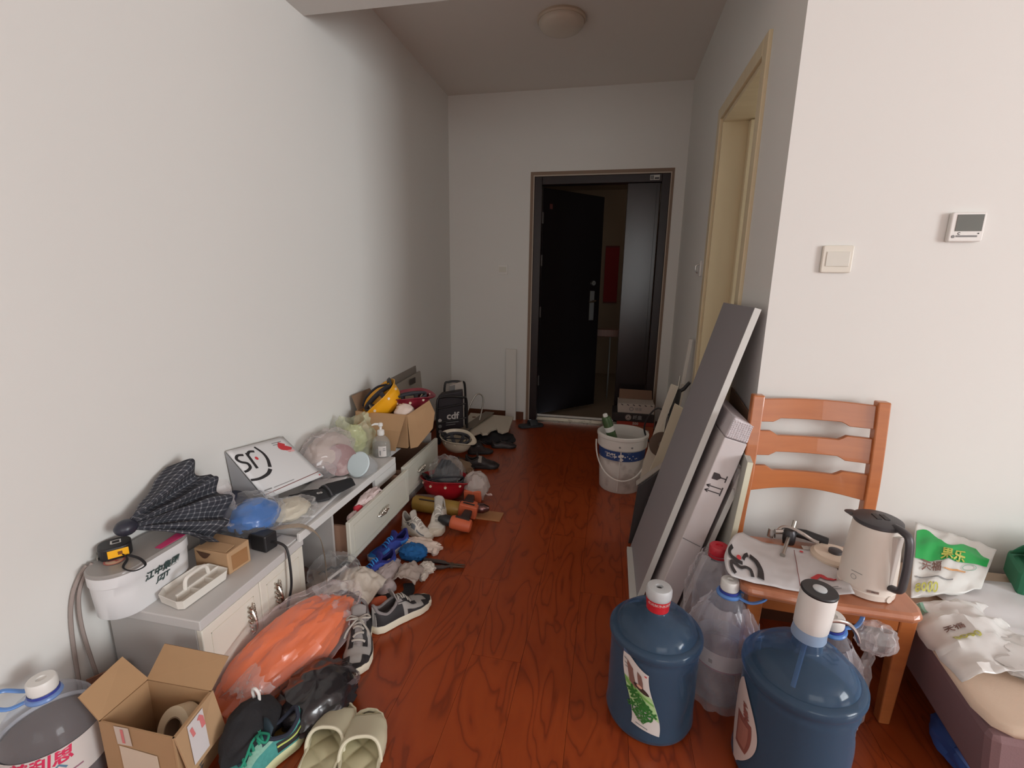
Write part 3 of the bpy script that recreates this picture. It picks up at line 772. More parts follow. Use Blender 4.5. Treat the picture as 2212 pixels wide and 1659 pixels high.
# S-shaped label wrapped on the jug wall
la = math.radians(-111)
RL = R1*0.972+0.0025
lc = cyl_map(RL, la, 0.146)
def lab(u, v):   # u across 0..1, v 0 bottom .. 1 top
    x = (u-0.5)*0.074 + 0.020*math.sin((0.5-v)*PI*1.15)+0.004
    y = (v-0.5)*0.192 + (-0.020*(u-0.5)) + (0.012*math.cos(u*PI) if v > 0.9 else 0)*((v-0.9)/0.1 if v > 0.9 else 0)
    return (x, y)
def labm(u, v, e=0.0):
    x, y = lab(u, v)
    p = lc(x, y); d = V((p.x, p.y, 0)).normalized()
    return p+d*e
bm = newbm(); grid(bm, lambda u, v: labm(u, v, 0), 14, 26); L0 = obj('label', bm, M_label, t, smooth=True, ang=180)
M_gr1 = mat('pale_green_print', (164, 196, 140), 0.5); M_gr2 = mat('mid_green_print', (112, 164, 86), 0.5); M_gr3 = mat('dark_green_print', (42, 106, 44), 0.5)
bm = newbm(); grid(bm, lambda u, v: labm(0.01+0.98*u, 0.30+0.36*v-0.10*u+0.05*math.sin(u*3)+0.02, 0.0005), 12, 6); obj('green_wash', bm, M_gr1, L0)
bm = newbm(); grid(bm, lambda u, v: labm(0.02+0.96*u, 0.60-0.13*u+(0.085-0.05*u)*v, 0.0009), 12, 3); obj('green_wave', bm, M_gr2, L0)
bm = newbm(); grid(bm, lambda u, v: labm(0.22+0.24*u+0.02*math.sin(v*5), 0.66+0.28*v-0.05*u, 0.0012), 4, 8); obj('bottle_picture', bm, mat('picture_brown', (124, 92, 84), 0.5), L0)
bm = newbm(); grid(bm, lambda u, v: labm(0.60+(0.18-0.06*abs(v-0.5))*u, 0.72+0.18*v-0.04*u, 0.0012), 4, 8); obj('bottle_picture', bm, MATS['picture_brown'], L0)
bm = newbm(); disc2(bm, 0, 0, 1, lambda x, y: labm(0.66+0.26*x, 0.655+0.045*y-0.03*x, 0.0016)); obj('bowl_picture', bm, mat('picture_dark', (58, 44, 40), 0.5), L0)
bm = newbm(); disc2(bm, 0, 0, 1, lambda x, y: labm(0.62+0.10*x, 0.69+0.025*y, 0.002)); obj('hand_picture', bm, mat('picture_skin', (206, 160, 140), 0.5), L0)
bm = newbm(); disc2(bm, 0, 0, 1, lambda x, y: labm(0.90+0.05*x, 0.905+0.018*y, 0.0012)); obj('red_stamp', bm, M_red, L0)
def ltm(x0, y0, ang, e=0.002):
    c, s = math.cos(ang), math.sin(ang)
    def f(x, y):
        X, Y = x0+c*x-s*y, y0+s*x+c*y
        p = lc(X, Y); d = V((p.x, p.y, 0)).normalized()
        return p+d*e
    return f
rot = math.radians(-46)
for k, ch in enumerate('冰润泉达'):
    lettering(ch, 0.030, M_gr3, L0, ltm(-0.020+0.0175*k, 0.010-0.0185*k, rot), bold=0.0015)
for k, ch in enumerate('水蓄源'):
    lettering(ch, 0.024, M_gr3, L0, ltm(-0.016+0.0150*k, -0.028-0.017*k, rot), bold=0.0012)
bm = newbm(); stroke(bm, [(0, 0), (1, 0)], 1, lambda x, y: labm(0.15+0.42*x, 0.055-0.01*x+0.014*y, 0.0015)); obj('fine_print', bm, M_inkgrey, L0)
bm = newbm()
for k in range(3): stroke(bm, [(0, 0), (1, 0)], 1, lambda x, y: labm(0.06+0.12*x+0.03*k, 0.93-0.045*k+0.012*y, 0.0015))
o = obj('fine_print', bm, M_inkgrey, L0); o['kind'] = 'stuff'

J2, R2, H2 = (0.505, 1.085, 0), 0.130, 0.345
t = jug(J2, R2, H2, 'blue water jug carrying an electric pump, in front of the chair', math.radians(-40), 0.25)
Rl2 = R2*0.975+0.002
l2 = cyl_map(Rl2, math.radians(-172), 0.14)
def lab2(u, v, e=0):
    w = 0.105*math.sin(PI*min(1, max(0.02, v)))**0.7
    p = l2((u-0.5)*w+0.012*math.sin(v*4), (v-0.5)*0.235)
    d = V((p.x, p.y, 0)).normalized()
    return p+d*e
bm = newbm(); grid(bm, lab2, 10, 24); L2 = obj('label', bm, mat('pinkish_label', (206, 190, 184), 0.5), t, smooth=True, ang=180)
bm = newbm(); grid(bm, lambda u, v: lab2(0.30+0.55*u, 0.22+0.38*v, 0.0008), 6, 8); obj('brown_panel', bm, mat('label_brown', (140, 84, 74), 0.5), L2)
bm = newbm(); grid(bm, lambda u, v: lab2(0.38+0.38*u, 0.27+0.27*v, 0.0014), 4, 6); obj('inner_panel', bm, mat('label_rust', (166, 110, 96), 0.5), L2)
for k in range(3): lettering('矿泉水'[k], 0.022, MATS['label_brown'], L2, ltm(0, 0, 0) if False else (lambda x, y, k=k: lab2(0.68+x/0.1, 0.72-0.055*k+y/0.235, 0.0015)), bold=0.001)
# pump on jug 2
t = thing('water_pump', 'white electric pump with a steel spout fixed on the blue jug neck', 'pump', (0.505, 1.085, H2*1.135), rot=(math.radians(3), math.radians(2), 0))
bm = newbm(); lathe(bm, [(0.036, 0.0), (0.037, 0.004), (0.035, 0.028), (0.033, 0.030)], 36, cap0=False); obj('collar', bm, film('frosted_blue_collar', (170, 196, 226), 0.6, 0.3), t, smooth=True)
bm = newbm(); lathe(bm, [(0.034, 0.026), (0.0365, 0.030), (0.0375, 0.06), (0.0375, 0.118), (0.036, 0.124), (0.002, 0.124)], 40); obj('pump_body', bm, M_white, t, smooth=True)
bm = newbm(); lathe(bm, [(0.0375, 0.1235), (0.0382, 0.127), (0.036, 0.130), (0.002, 0.130)], 40, cap0=False); tp = obj('top_ring', bm, M_black, t, smooth=True)
bm = newbm(); lathe(bm, [(0.0145, 0.1295), (0.0145, 0.132), (0.012, 0.133), (0.001, 0.133)], 24, cap0=False); obj('push_button', bm, MATS['grey_jug_cap'], tp, smooth=True)
bm = newbm(); tube(bm, smoothpath([(0.030, -0.004, 0.052), (0.055, 0.0, 0.054), (0.080, 0.004, 0.046), (0.100, 0.006, 0.024), (0.112, 0.008, 0.000)], 6), 0.0048, 10); obj('spout', bm, M_chrome, t, smooth=True)
bm = newbm(); cyl(bm, (-0.002, 0, 0.0), (-0.012, -0.014, -0.14), 0.0055, seg=8); obj('dip_tube', bm, film('milky_tube', (200, 214, 228), 0.5, 0.3), t, smooth=True)

# clear 5 litre bottles in film
def bottle_prof(R, H): return [(R*0.9, 0), (R, 0.008), (R, H*0.1), (R*0.975, H*0.13), (R, H*0.16), (R, H*0.30), (R*0.97, H*0.32), (R, H*0.34), (R, H*0.52), (R*0.96, H*0.56), (R*0.93, H*0.62), (R*0.82, H*0.72), (R*0.62, H*0.81), (R*0.40, H*0.875), (R*0.28, H*0.90), (R*0.27, H*0.94)]
M_pet = film('clear_pet', (226, 230, 238), 0.08, 0.07, 0.8, (246, 248, 252))
M_botbag = film('bottle_bag_film', (248, 244, 248), 0.19, 0.12, 0.8, (252, 251, 252))
M_bluep = film('blue_handle_plastic', (96, 150, 222), 0.72, 0.25)
def pet_bottle(loc, R, H, label, capm, capr=0.025, water=0.5, handle=None, rot=None, lab=None, waterm=None):
    t = thing('water_bottle', label, 'water bottle', loc, rot=rot)
    bm = newbm(); lathe(bm, bottle_prof(R, H), 48, cap1=False); obj('bottle_shell', bm, M_pet, t, smooth=True, ang=60)
    if water:
        pr = [(r*0.93, max(z, 0.006)) for r, z in bottle_prof(R, H) if z < H*water]
        bm = newbm(); lathe(bm, pr+[(pr[-1][0], H*water)], 40); obj('water', bm, waterm or film('clear_water', (180, 184, 200), 0.10, 0.03, 0.5, (236, 238, 246)), t, smooth=True)
    z = H*0.925
    bm = newbm(); lathe(bm, [(capr*0.98, z), (capr, z+0.003), (capr, z+0.024), (capr*0.9, z+0.028), (capr*0.35, z+0.0285), (capr*0.33, z+0.0245), (0.001, z+0.0245)], 30, cap0=False); c = obj('cap', bm, capm, t, smooth=True, ang=50)
    bm = newbm(); lathe(bm, [(capr*1.02, z-0.009), (capr*1.05, z-0.005), (capr*1.02, z-0.001)], 30, cap0=False, cap1=False); obj('neck_ring', bm, capm if handle is None else mat('navy_ring', (52, 66, 150), 0.4), t, smooth=True)
    if handle is not None:
        a = handle
        hd = lambda r, s, zz: V((math.cos(a)*r-math.sin(a)*s, math.sin(a)*r+math.cos(a)*s, z+zz))
        bm = newbm(); tube(bm, [hd(0.028*math.cos(q), 0.028*math.sin(q), -0.015) for q in [2*PI*k/24 for k in range(25)]], 0.006, 8, cap=False)
        tube(bm, smoothpath([hd(0.026, -0.016, -0.013), hd(0.055, -0.026, -0.014), hd(0.085, -0.022, 0.000), hd(0.096, 0.0, 0.006), hd(0.085, 0.022, 0.000), hd(0.055, 0.026, -0.014), hd(0.026, 0.016, -0.013)], 5), 0.0055, 8, 0.6, up=(0, 0, 1)); obj('carry_handle', bm, M_bluep, t, smooth=True)
        
    return t
def bottle_bag(parent_loc, R, H, label, seed, rot=None, low=0.0):
    """loose clear bag hugging a bottle, open round the neck"""
    t = thing('plastic_bag', label, 'bag', parent_loc, rot=rot)
    pr = [(R*1.06, 0.001), (R*1.10, 0.02), (R*1.08, H*0.3), (R*1.10, H*0.55), (R*0.98, H*0.68), (R*0.72, H*0.80), (R*0.50, H*0.88)]
    bm = newbm()
    def fn(p, a):
        d = V((math.cos(a), math.sin(a), 0))
        k = 0.010*ridge(V((d.x*2.2, d.y*2.2, p.z*14+seed)), 3)
        q = p+d*(k+0.003 if k > 0 else k*0.3)
        q.z = max(0.001, p.z+0.008*noise.noise(V((d.x*3, d.y*3, seed)))*(p.z/H))
        return q
    lathe(bm, dense(pr, 7), 56, cap1=False, cap0=False, fn=fn)
    obj('bag_skin', bm, M_botbag, t, smooth=True, ang=50)
    return t
B3 = (0.385, 1.305, 0)
t = pet_bottle(B3, 0.078, 0.372, 'clear five litre bottle with white cap and blue handle between the two blue jugs', M_white, water=0.38, handle=math.radians(-12))
bm = newbm(); lathe(bm, [(0.0795, 0.125), (0.0795, 0.178)], 48, cap0=False, cap1=False); L3 = obj('label', bm, mat('pale_bottle_label', (196, 198, 202), 0.45), t, smooth=True)
bm = newbm(); lathe(bm, [(0.0798, 0.123), (0.0798, 0.128)], 48, cap0=False, cap1=False); obj('label_stripe', bm, mat('mauve_stripe', (150, 106, 124), 0.5), L3, smooth=True)
bm = newbm(); f3 = cyl_map(0.0800, math.radians(-125), 0.14); stroke(bm, [(-0.005, 0.008), (0.006, 0.008)], 0.012, f3); obj('print', bm, M_inkgrey, L3)
bottle_bag(B3, 0.080, 0.345, 'crinkled clear bag round the bottle between the two blue jugs', 2.0)
B4 = (0.388, 1.470, 0)
t = pet_bottle(B4, 0.064, 0.385, 'clear bottle with a red cap behind the other bottles by the boards', mat('red_cap_plastic', (190, 44, 58), 0.35), capr=0.030, water=0)
bm = newbm(); f4 = cyl_map(0.0655, math.radians(-130), 0.10)
for k in range(2): stroke(bm, [(-0.02+k*0.02, -0.05), (-0.01+k*0.02, 0.02)], 0.012, f4)
o = obj('red_print', bm, mat('orange_red_print', (206, 84, 58), 0.5), t); o['kind'] = 'stuff'
bottle_bag(B4, 0.068, 0.40, 'clear bag wrapped round the red-capped bottle', 5.5)
B5 = (0.660, 1.270, 0)
B5R = (math.radians(9), math.radians(-7), 0)
t = pet_bottle(B5, 0.058, 0.372, 'clear bottle with white cap and blue handle under the chair edge', M_white, capr=0.026, water=0.25, handle=math.radians(35), rot=B5R)
bottle_bag(B5, 0.060, 0.33, 'clear bag round the bottle standing under the chair edge', 8.1, rot=B5R)
t = thing('plastic_bag', 'crumpled clear bag poking out under the chair seat beside the right front leg', 'bag', (0.72, 1.25, 0.0))
bm = newbm(); blob(bm, (0.005, -0.030, 0.312), (0.040, 0.030, 0.034), 0.28, 1.9, 4, 28, 18); obj('bag_skin', bm, M_clear2, t, smooth=True, ang=25)
bm = newbm(); grid(bm, lambda u, v: V((0.018*math.cos(u*6.28)*(1-0.5*v), 0.016*math.sin(u*6.28)*(1-0.4*v), 0.008+0.28*v))+V((0.015, 0.015, 0))+V((0.015, 0.01, 0.002))*ridge(V((u*3, v*4, 1)), 2), 26, 14); obj('bag_tail', bm, M_clear2, t, smooth=True, ang=25)

# ------------------------------------------------------------ bags and cloth on the sofa bed
ZB = 0.304
M_printbag = film('printed_bag_film', (226, 226, 222), 0.70, 0.25)
M_greenp = mat('bright_green_print', (26, 158, 74), 0.4)
t = thing('printed_bag', 'clear grocery bag printed bright green lying on the sofa behind the kettle', 'bag', (0, 0, 0))
def gb(u, v):   # u left->right, v front->back
    a, b, c, d = V((0.88, 1.375, 0.330)), V((1.115, 1.475, 0.330)), V((1.235, 1.615, 0.395)), V((1.02, 1.645, 0.440))
    p = (a*(1-u)+b*u)*(1-v)+(d*(1-u)+c*u)*v
    p.z = max(ZB+0.004, p.z+0.012*math.sin(PI*v)*math.sin(PI*u)+0.010*ridge(V((u*2.2, v*2.2, 4)), 2))
    return p
bm = newbm(); grid(bm, gb, 30, 22); obj('bag_sheet', bm, M_printbag, t, smooth=True, ang=30, solid=0.0008)
gl = lambda u, v, e=0.003: gb(min(1, max(0, u)), min(1, max(0, v)))+V((0, -e*0.5, e))
bm = newbm(); grid(bm, lambda u, v: gl(0.02+0.94*u, 0.50-0.02*u+(0.38+0.07*math.sin(u*11)-0.12*u)*v), 24, 8); obj('green_band', bm, M_greenp, t, smooth=True, ang=180)
M_oliveink = mat('olive_yellow_print', (178, 176, 78), 0.5); M_brownink = mat('dark_brown_print', (110, 76, 66), 0.5)
lettering('果乐', 0.16, M_oliveink, t, lambda x, y: gl(0.50+x, 0.56+y*1.2-0.1*x, 0.006), bold=0.004)
lettering('天福', 0.13, M_brownink, t, lambda x, y: gl(0.24+x, 0.40+y*1.2-0.15*x, 0.005), bold=0.003)
bm = newbm(); stroke(bm, [(0.40+0.3*k/10, 0.36-0.06*k/10) for k in range(11)], [0.012+0.03*k/10 for k in range(11)], lambda x, y: gl(x, y, 0.004)); obj('orange_flash', bm, mat('orange_tan_print', (206, 150, 96), 0.5), t)
bm = newbm(); stroke(bm, [(0.05+0.5*k/12, 0.28-0.10*k/12) for k in range(13)], 0.018, lambda x, y: gl(x, y, 0.004)); obj('grey_swoosh', bm, M_inkgrey, t)
lettering('8000', 0.16, M_oliveink, t, lambda x, y: gl(0.20+x, 0.10+y*1.1-0.1*x, 0.005), bold=0.003)
bm = newbm(); stroke(bm, [(0.74+0.09*math.cos(2*PI*k/16), 0.40+0.055*math.sin(2*PI*k/16)) for k in range(17)], 0.01, lambda x, y: gl(x, y, 0.004)); obj('round_stamp', bm, mat('grey_green_print', (120, 160, 140), 0.5), t)

t = thing('clear_bag', 'see-through bag with olive print hanging over the sofa edge', 'bag', (0, 0, 0))
def cb(u, v):   # u along the sofa edge (far->near), v from edge inward
    x0 = 0.868-0.03*u
    p = V((x0+0.22*v+0.03*u, 1.36-0.24*u+0.05*v, ZB+0.012))
    p.z += 0.030*math.sin(PI*v)*(0.6+0.4*math.sin(u*5))+0.012*ridge(V((u*3.3, v*3.3, 9)), 3)
    p.z = max(p.z, ZB+0.003)
    if v < 0.12: p.x -= 0.012*(1-v/0.12); p.z -= 0.028*(1-v/0.12)
    return p
bm = newbm(); grid(bm, cb, 30, 22); obj('bag_sheet', bm, M_milky, t, smooth=True, ang=30, solid=0.0008)
cl = lambda u, v: cb(min(1, max(0, u)), min(1, max(0, v)))+V((-0.001, -0.002, 0.003))
lettering('8000', 0.15, M_oliveink, t, lambda x, y: cl(0.58-y*0.7, 0.28+x), bold=0.003)
lettering('天福', 0.11, M_brownink, t, lambda x, y: cl(0.44-y*0.7, 0.24+x), bold=0.002)
bm = newbm(); grid(bm, lambda u, v: cl(0.02+0.12*u, 0.0+0.16*v), 4, 4); obj('green_corner', bm, mat('grey_green_print', (120, 160, 140)), t)

t = thing('white_cloth', 'white sheet of packing plastic spread over the sofa seat', 'sheet', (0, 0, 0))
def wc(u, v):
    p = V((0.98+0.75*u, 1.16+0.36*v+0.03*math.sin(u*5)-0.10*u*(1-v), ZB+0.006))
    p.z += 0.016*(0.5+0.5*fbm(V((u*4, v*4, 6)), 3))+0.008*ridge(V((u*3, v*3, 2)), 2)
    p.z = max(p.z, ZB+0.002)
    return p
bm = newbm(); grid(bm, wc, 30, 18); obj('sheet', bm, mat('white_packing_film', (212, 212, 214), 0.4), t, smooth=True, ang=50, solid=0.001)
t = thing('crinkled_film', 'clear crackly film ball on the front of the sofa seat', 'film', (1.07, 1.20, ZB))
bm = newbm(); blob(bm, (0, 0, 0.020), (0.085, 0.070, 0.020), 0.30, 2.0, 6, 34, 18, floor=0.002); obj('film_skin', bm, M_milky, t, smooth=True, ang=22)
t = thing('green_folder_bag', 'dark green folded fabric bag against the wall on the sofa', 'bag', (0, 0, 0))
M_dgreen = mat('dark_green_fabric', (46, 118, 86), 0.75, bump=0.1, bscale=200)
bm = newbm(); prism(bm, [(1.22, 1.50), (1.95, 1.30), (1.98, 1.62), (1.28, 1.64)], ZB+0.012, ZB+0.095); obj('bag_body', bm, M_dgreen, t, bevel=0.015)
bm = newbm(); grid(bm, lambda u, v: V((1.26+0.68*v, 1.60+0.02*v-0.16*u-0.07*u*v*0, ZB+0.098+0.070*math.sin(PI*u)*(1-0.3*v))), 14, 10); obj('flap', bm, M_dgreen, t, smooth=True, solid=0.004)

# ------------------------------------------------------------ boards leaning by the hall corner
t = thing('wall_board', 'wide grey laminate board leaning against the hall corner, pale front edge', 'board', (0, 0, 0))
PB = [(0.182, 1.66, 0), (0.178, 2.05, 0), (0.476, 2.09, 1.125), (0.478, 1.66, 1.125)]
bm = newbm(); board(bm, PB, 0.021, -1); pb = obj('panel', bm, M_grey, t)
ln = (V(PB[1])-V(PB[0])).cross(V(PB[2])-V(PB[0])).normalized()*-1
bm = newbm(); board(bm, [V(PB[0])+V((0, -0.0035, 0)), V(PB[3])+V((0, -0.0035, 0)), V(PB[3])+V((0, -0.0035, 0))+ln*0.021, V(PB[0])+V((0, -0.0035, 0))+ln*0.021], 0.003, -1); obj('edge_band', bm, M_edge, t)
bm = newbm(); cyl(bm, V((0.467, 1.685, 1.09)), V((0.463, 1.685, 1.091)), 0.004, seg=10); obj('dowel_hole', bm, M_black, t)

t = thing('flat_carton', 'long white flat carton with handling marks leaning behind the grey board', 'carton', (0, 0, 0))
def lp(y, s, n):  # lean frame: s up along the slope, n across thickness
    c = 1.125/math.hypot(1.125, 0.296); d = 0.296/math.hypot(1.125, 0.296)
    return V((0.207+d*s+c*n, y, c*s-d*n))
Y0, Y1, th, s0, s1 = 1.585, 1.98, 0.074, 0.022, 0.735
bm = newbm(); hexa(bm, [lp(Y0, s0, 0), lp(Y0, s0, th), lp(Y1, s0, th), lp(Y1, s0, 0), lp(Y0, s1, 0), lp(Y0, s1, th), lp(Y1, s1, th), lp(Y1, s1, 0)]); obj('carton_body', bm, mat('white_carton', (206, 200, 200), 0.6, var=0.02), t, bevel=0.003)
fm = lambda x, y: lp(Y0-0.0012, y, th/2+x)
bm = newbm(); stroke(bm, [(-0.036, 0.345), (0.030, 0.335)], 0.003, fm); obj('seam', bm, M_inkgrey, t)
bm = newbm()
for k in (-0.012, 0.010):   # "this way up": arrows point sideways on the standing carton
    pass
M_ink2 = mat('carton_ink', (64, 58, 60), 0.6)
bm = newbm(); stroke(bm, [(-0.030, 0.560), (0.018, 0.560)], 0.0035, fm); stroke(bm, [(-0.031, 0.560), (-0.020, 0.566)], 0.003, fm); stroke(bm, [(-0.031, 0.560), (-0.020, 0.554)], 0.003, fm); obj('up_arrow', bm, M_ink2, t)
bm = newbm(); stroke(bm, [(-0.030, 0.542), (0.018, 0.542)], 0.0035, fm); stroke(bm, [(-0.031, 0.542), (-0.020, 0.548)], 0.003, fm); stroke(bm, [(-0.031, 0.542), (-0.020, 0.536)], 0.003, fm); obj('up_arrow', bm, M_ink2, t)
bm = newbm(); stroke(bm, [(0.021, 0.535), (0.021, 0.567)], 0.004, fm); obj('arrow_bar', bm, M_ink2, t)
bm = newbm(); stroke(bm, [(-0.024, 0.598), (-0.006, 0.598)], 0.024, fm); stroke(bm, [(-0.006, 0.598), (0.002, 0.598)], [0.024, 0.006], fm); stroke(bm, [(0.0, 0.598), (0.020, 0.598)], 0.004, fm); stroke(bm, [(0.020, 0.586), (0.020, 0.610)], 0.004, fm); obj('glass_mark', bm, M_ink2, t)
t = thing('bubble_wrapped_pack', 'bubble-wrapped white pack sitting on top of the long white carton', 'package', (0, 0, 0))
M_bub = mat('bubble_wrap_white', (200, 194, 198), 0.35, bump=0.6, bscale=110)
bm = newbm(); hexa(bm, [lp(Y0-0.004, s1+0.002, -0.001), lp(Y0-0.004, s1+0.002, th), lp(Y1, s1+0.002, th), lp(Y1, s1+0.002, -0.001), lp(Y0-0.004, s1+0.075, 0.004), lp(Y0-0.004, s1+0.065, th-0.006), lp(Y1, s1+0.065, th-0.006), lp(Y1, s1+0.075, 0.004)])
bk = obj('wrapped_body', bm, M_bub, t, bevel=0.006)
bm = newbm()
for i in range(9):
    for j in range(9):
        c = lp(Y0-0.0045, s1+0.008+0.0068*i, 0.006+0.0076*j)
        lathe(bm, [(0.0026, 0), (0.0020, 0.0006), (0.0006, 0.0009)], 6, T(*c) @ RX(PI/2), cap0=False)
o = obj('bubbles', bm, M_bub, t, smooth=True); o['kind'] = 'stuff'
t = thing('tape_wrap', 'wrinkled clear tape bundle at the edge of the white carton', 'tape', lp(Y0, 0.62, th+0.004))
bm = newbm(); blob(bm, (0.012, 0.02, -0.02), (0.012, 0.02, 0.045), 0.3, 2.2, 5, 18, 14); obj('tape_strip', bm, M_clear2, t, smooth=True, ang=25)

t = thing('narrow_board', 'narrow grey board with white front edge leaning behind the white carton', 'board', (0, 0, 0))
NB = [(0.315, 1.60, 0), (0.315, 1.95, 0), (0.478, 1.95, 0.60), (0.478, 1.60, 0.60)]
bm = newbm(); board(bm, NB, 0.017, -1); obj('panel', bm, mat('grey_white_board', (176, 172, 172), 0.55), t)
ln = (V(NB[1])-V(NB[0])).cross(V(NB[2])-V(NB[0])).normalized()*-1
bm = newbm(); board(bm, [V(NB[0])+V((0, -0.0035, 0)), V(NB[3])+V((0, -0.0035, 0)), V(NB[3])+V((0, -0.0035, 0))+ln*0.017, V(NB[0])+V((0, -0.0035, 0))+ln*0.017], 0.003, -1); obj('edge_band', bm, M_edge, t)
t = thing('clipped_board', 'pale grey-green board with a clipped top corner and cream edge beside the chair', 'board', (0, 0, 0))
GB = [(0.425, 1.545, 0), (0.425, 1.66, 0), (0.480, 1.66, 0.668), (0.480, 1.655, 0.675), (0.478, 1.545, 0.640)]
GB = [(0.425, 1.545, 0), (0.425, 1.94, 0), (0.479, 1.94, 0.66), (0.480, 1.70, 0.685), (0.478, 1.545, 0.645)]
bm = newbm(); board(bm, GB, 0.017, -1); obj('panel', bm, mat('grey_green_board', (176, 178, 170), 0.55), t)
ln = (V(GB[1])-V(GB[0])).cross(V(GB[2])-V(GB[0])).normalized()*-1
o_ = V((0, -0.0035, 0))
bm = newbm(); board(bm, [V(GB[0])+o_, V(GB[4])+o_, V(GB[4])+o_+ln*0.017, V(GB[0])+o_+ln*0.017], 0.003, -1); obj('edge_band', bm, mat('cream_edge', (214, 214, 192), 0.5), t)
t = thing('cardboard_sheet', 'brown cardboard sheet against the hall wall behind the bubble-wrapped pack', 'cardboard', (0, 0, 0))
bm = newbm(); board(bm, [(0.484, 1.70, 0.0), (0.484, 1.98, 0.0), (0.499, 1.98, 0.80), (0.499, 1.70, 0.765)], 0.004, -1); obj('sheet', bm, mat('dull_cardboard', (132, 106, 84), 0.85, var=0.06), t)
t = thing('white_strip', 'narrow white board strip lying on the floor at the foot of the grey board', 'strip', (0, 0, 0))
bm = newbm(); prism(bm, [(0.138, 1.50), (0.176, 1.50), (0.172, 2.02), (0.140, 2.02)], 0, 0.02); obj('strip', bm, M_edge, t, bevel=0.002)

# dark boards, pale cut boards, sticks further along the wall
M_dk = mat('dark_gloss_board', (58, 54, 54), 0.35)
def plank_thing(name, label, pts, th, m, side=1, cat='board', grp=None, part='panel'):
    t = thing(name, label, cat, (0, 0, 0), group=grp)
    bm = newbm(); board(bm, pts, th, side); obj(part, bm, m, t, bevel=0.0015)
    return t
t = plank_thing('dark_board', 'dark grey board with a pale top edge leaning behind the wide grey board', [(0.150, 2.10, 0), (0.175, 2.115, 0.285), (0.295, 2.118, 0.395), (0.42, 2.118, 0.395), (0.42, 2.10, 0)], 0.02, M_dk, -1)
bm = newbm(); board(bm, [(0.170, 2.112, 0.280), (0.290, 2.115, 0.392), (0.290, 2.140, 0.405), (0.170, 2.137, 0.293)], 0.004, 1); obj('edge_band', bm, mat('grey_edge_band', (150, 142, 134), 0.5), t)
t = plank_thing('dark_board', 'dark board with torn grey tape in front of the pale-edged dark one', [(0.188, 2.075, 0), (0.215, 2.085, 0.235), (0.30, 2.085, 0.33), (0.42, 2.085, 0.33), (0.42, 2.07, 0)], 0.014, mat('darker_board', (44, 40, 40), 0.4), -1)
bm = newbm(); grid(bm, lambda u, v: V((0.222+0.035*u, 2.066+0.004*noise.noise(V((u*3, v*3, 0))), 0.14+0.085*v+0.02*u)), 5, 6); obj('torn_tape', bm, M_inkgrey, t, solid=0.001)
plank_thing('cut_board', 'pale cream board offcut with its corner missing left of the dark circle', [(0.20, 2.47, 0.0), (0.231, 2.50, 0.263), (0.340, 2.52, 0.692), (0.376, 2.52, 0.678), (0.327, 2.51, 0.505), (0.310, 2.50, 0.3), (0.29, 2.47, 0)], 0.014, mat('cream_board', (190, 182, 168), 0.6), -1)
t = plank_thing('cut_board', 'wider cream board offcut with a slanted top, beside the dark circle', [(0.205, 2.33, 0.0), (0.222, 2.34, 0.203), (0.272, 2.35, 0.355), (0.340, 2.36, 0.628), (0.408, 2.36, 0.592), (0.42, 2.345, 0.297), (0.40, 2.33, 0)], 0.012, mat('cream_board2', (196, 186, 164), 0.6), -1)
t = thing('saw_disc', 'dark brown round disc wedged between the two cream offcuts', 'disc', (0.316, 2.490, 0.365), rot=(PI/2-0.05, 0, 0.0))
bm = newbm(); lathe(bm, [(0.068, -0.006), (0.070, 0), (0.068, 0.006)], 36); obj('disc', bm, mat('rusty_brown', (88, 72, 60), 0.6, var=0.15, scale=20), t, smooth=True)
bm = newbm(); lathe(bm, [(0.02, -0.009), (0.02, 0.009)], 20); obj('hub', bm, M_steel, t, smooth=True)
t = thing('wood_stick', 'long thin white stick leaning on the wall beside the cream casing', 'stick', (0, 0, 0))
bm = newbm(); hexa(bm, [(0.395, 2.90, 0), (0.415, 2.90, 0), (0.415, 2.93, 0), (0.395, 2.93, 0), (0.468, 2.90, 0.888), (0.487, 2.90, 0.888), (0.487, 2.93, 0.888), (0.468, 2.93, 0.888)]); obj('stick', bm, M_wmat, t, bevel=0.002)
t = thing('wood_stick', 'shorter wider white slat in front of the long thin stick', 'stick', (0, 0, 0))
bm = newbm(); hexa(bm, [(0.345, 2.78, 0), (0.365, 2.78, 0), (0.365, 2.84, 0), (0.345, 2.84, 0), (0.435, 2.78, 0.63), (0.452, 2.78, 0.63), (0.452, 2.84, 0.63), (0.435, 2.84, 0.63)]); obj('stick', bm, mat('offwhite_slat', (196, 190, 180), 0.6), t, bevel=0.002)
t = thing('caulking_gun', 'black caulking gun with a trailing cord behind the cream offcuts', 'tool', (0.39, 2.62, 0.0))
bm = newbm(); tube(bm, [(-0.03, 0.02, 0.30), (0.0, 0.02, 0.64)], 0.022, 12); obj('barrel', bm, M_black, t, smooth=True)
bm = newbm(); cyl(bm, (0.0, 0.02, 0.64), (0.006, 0.02, 0.715), 0.006, seg=8); obj('plunger', bm, M_steel, t, smooth=True)
bm = newbm(); tube(bm, [(0.0, 0.02, 0.62), (0.03, 0.01, 0.645), (0.055, 0.0, 0.685)], [0.010, 0.011, 0.009], 8); obj('trigger', bm, M_black, t, smooth=True)
bm = newbm(); tube(bm, [(-0.06, 0.025, 0), (-0.03, 0.02, 0.30)], 0.010, 8); obj('nozzle', bm, M_steel, t, smooth=True)
bm = newbm(); tube(bm, smoothpath([(-0.02, 0.0, 0.48), (-0.09, 0.04, 0.52), (-0.14, 0.06, 0.46), (-0.155, 0.08, 0.38), (-0.12, 0.10, 0.30), (-0.05, 0.06, 0.26), (-0.035, 0.03, 0.20)], 7), 0.005, 8); obj('cord', bm, M_black, t, smooth=True)

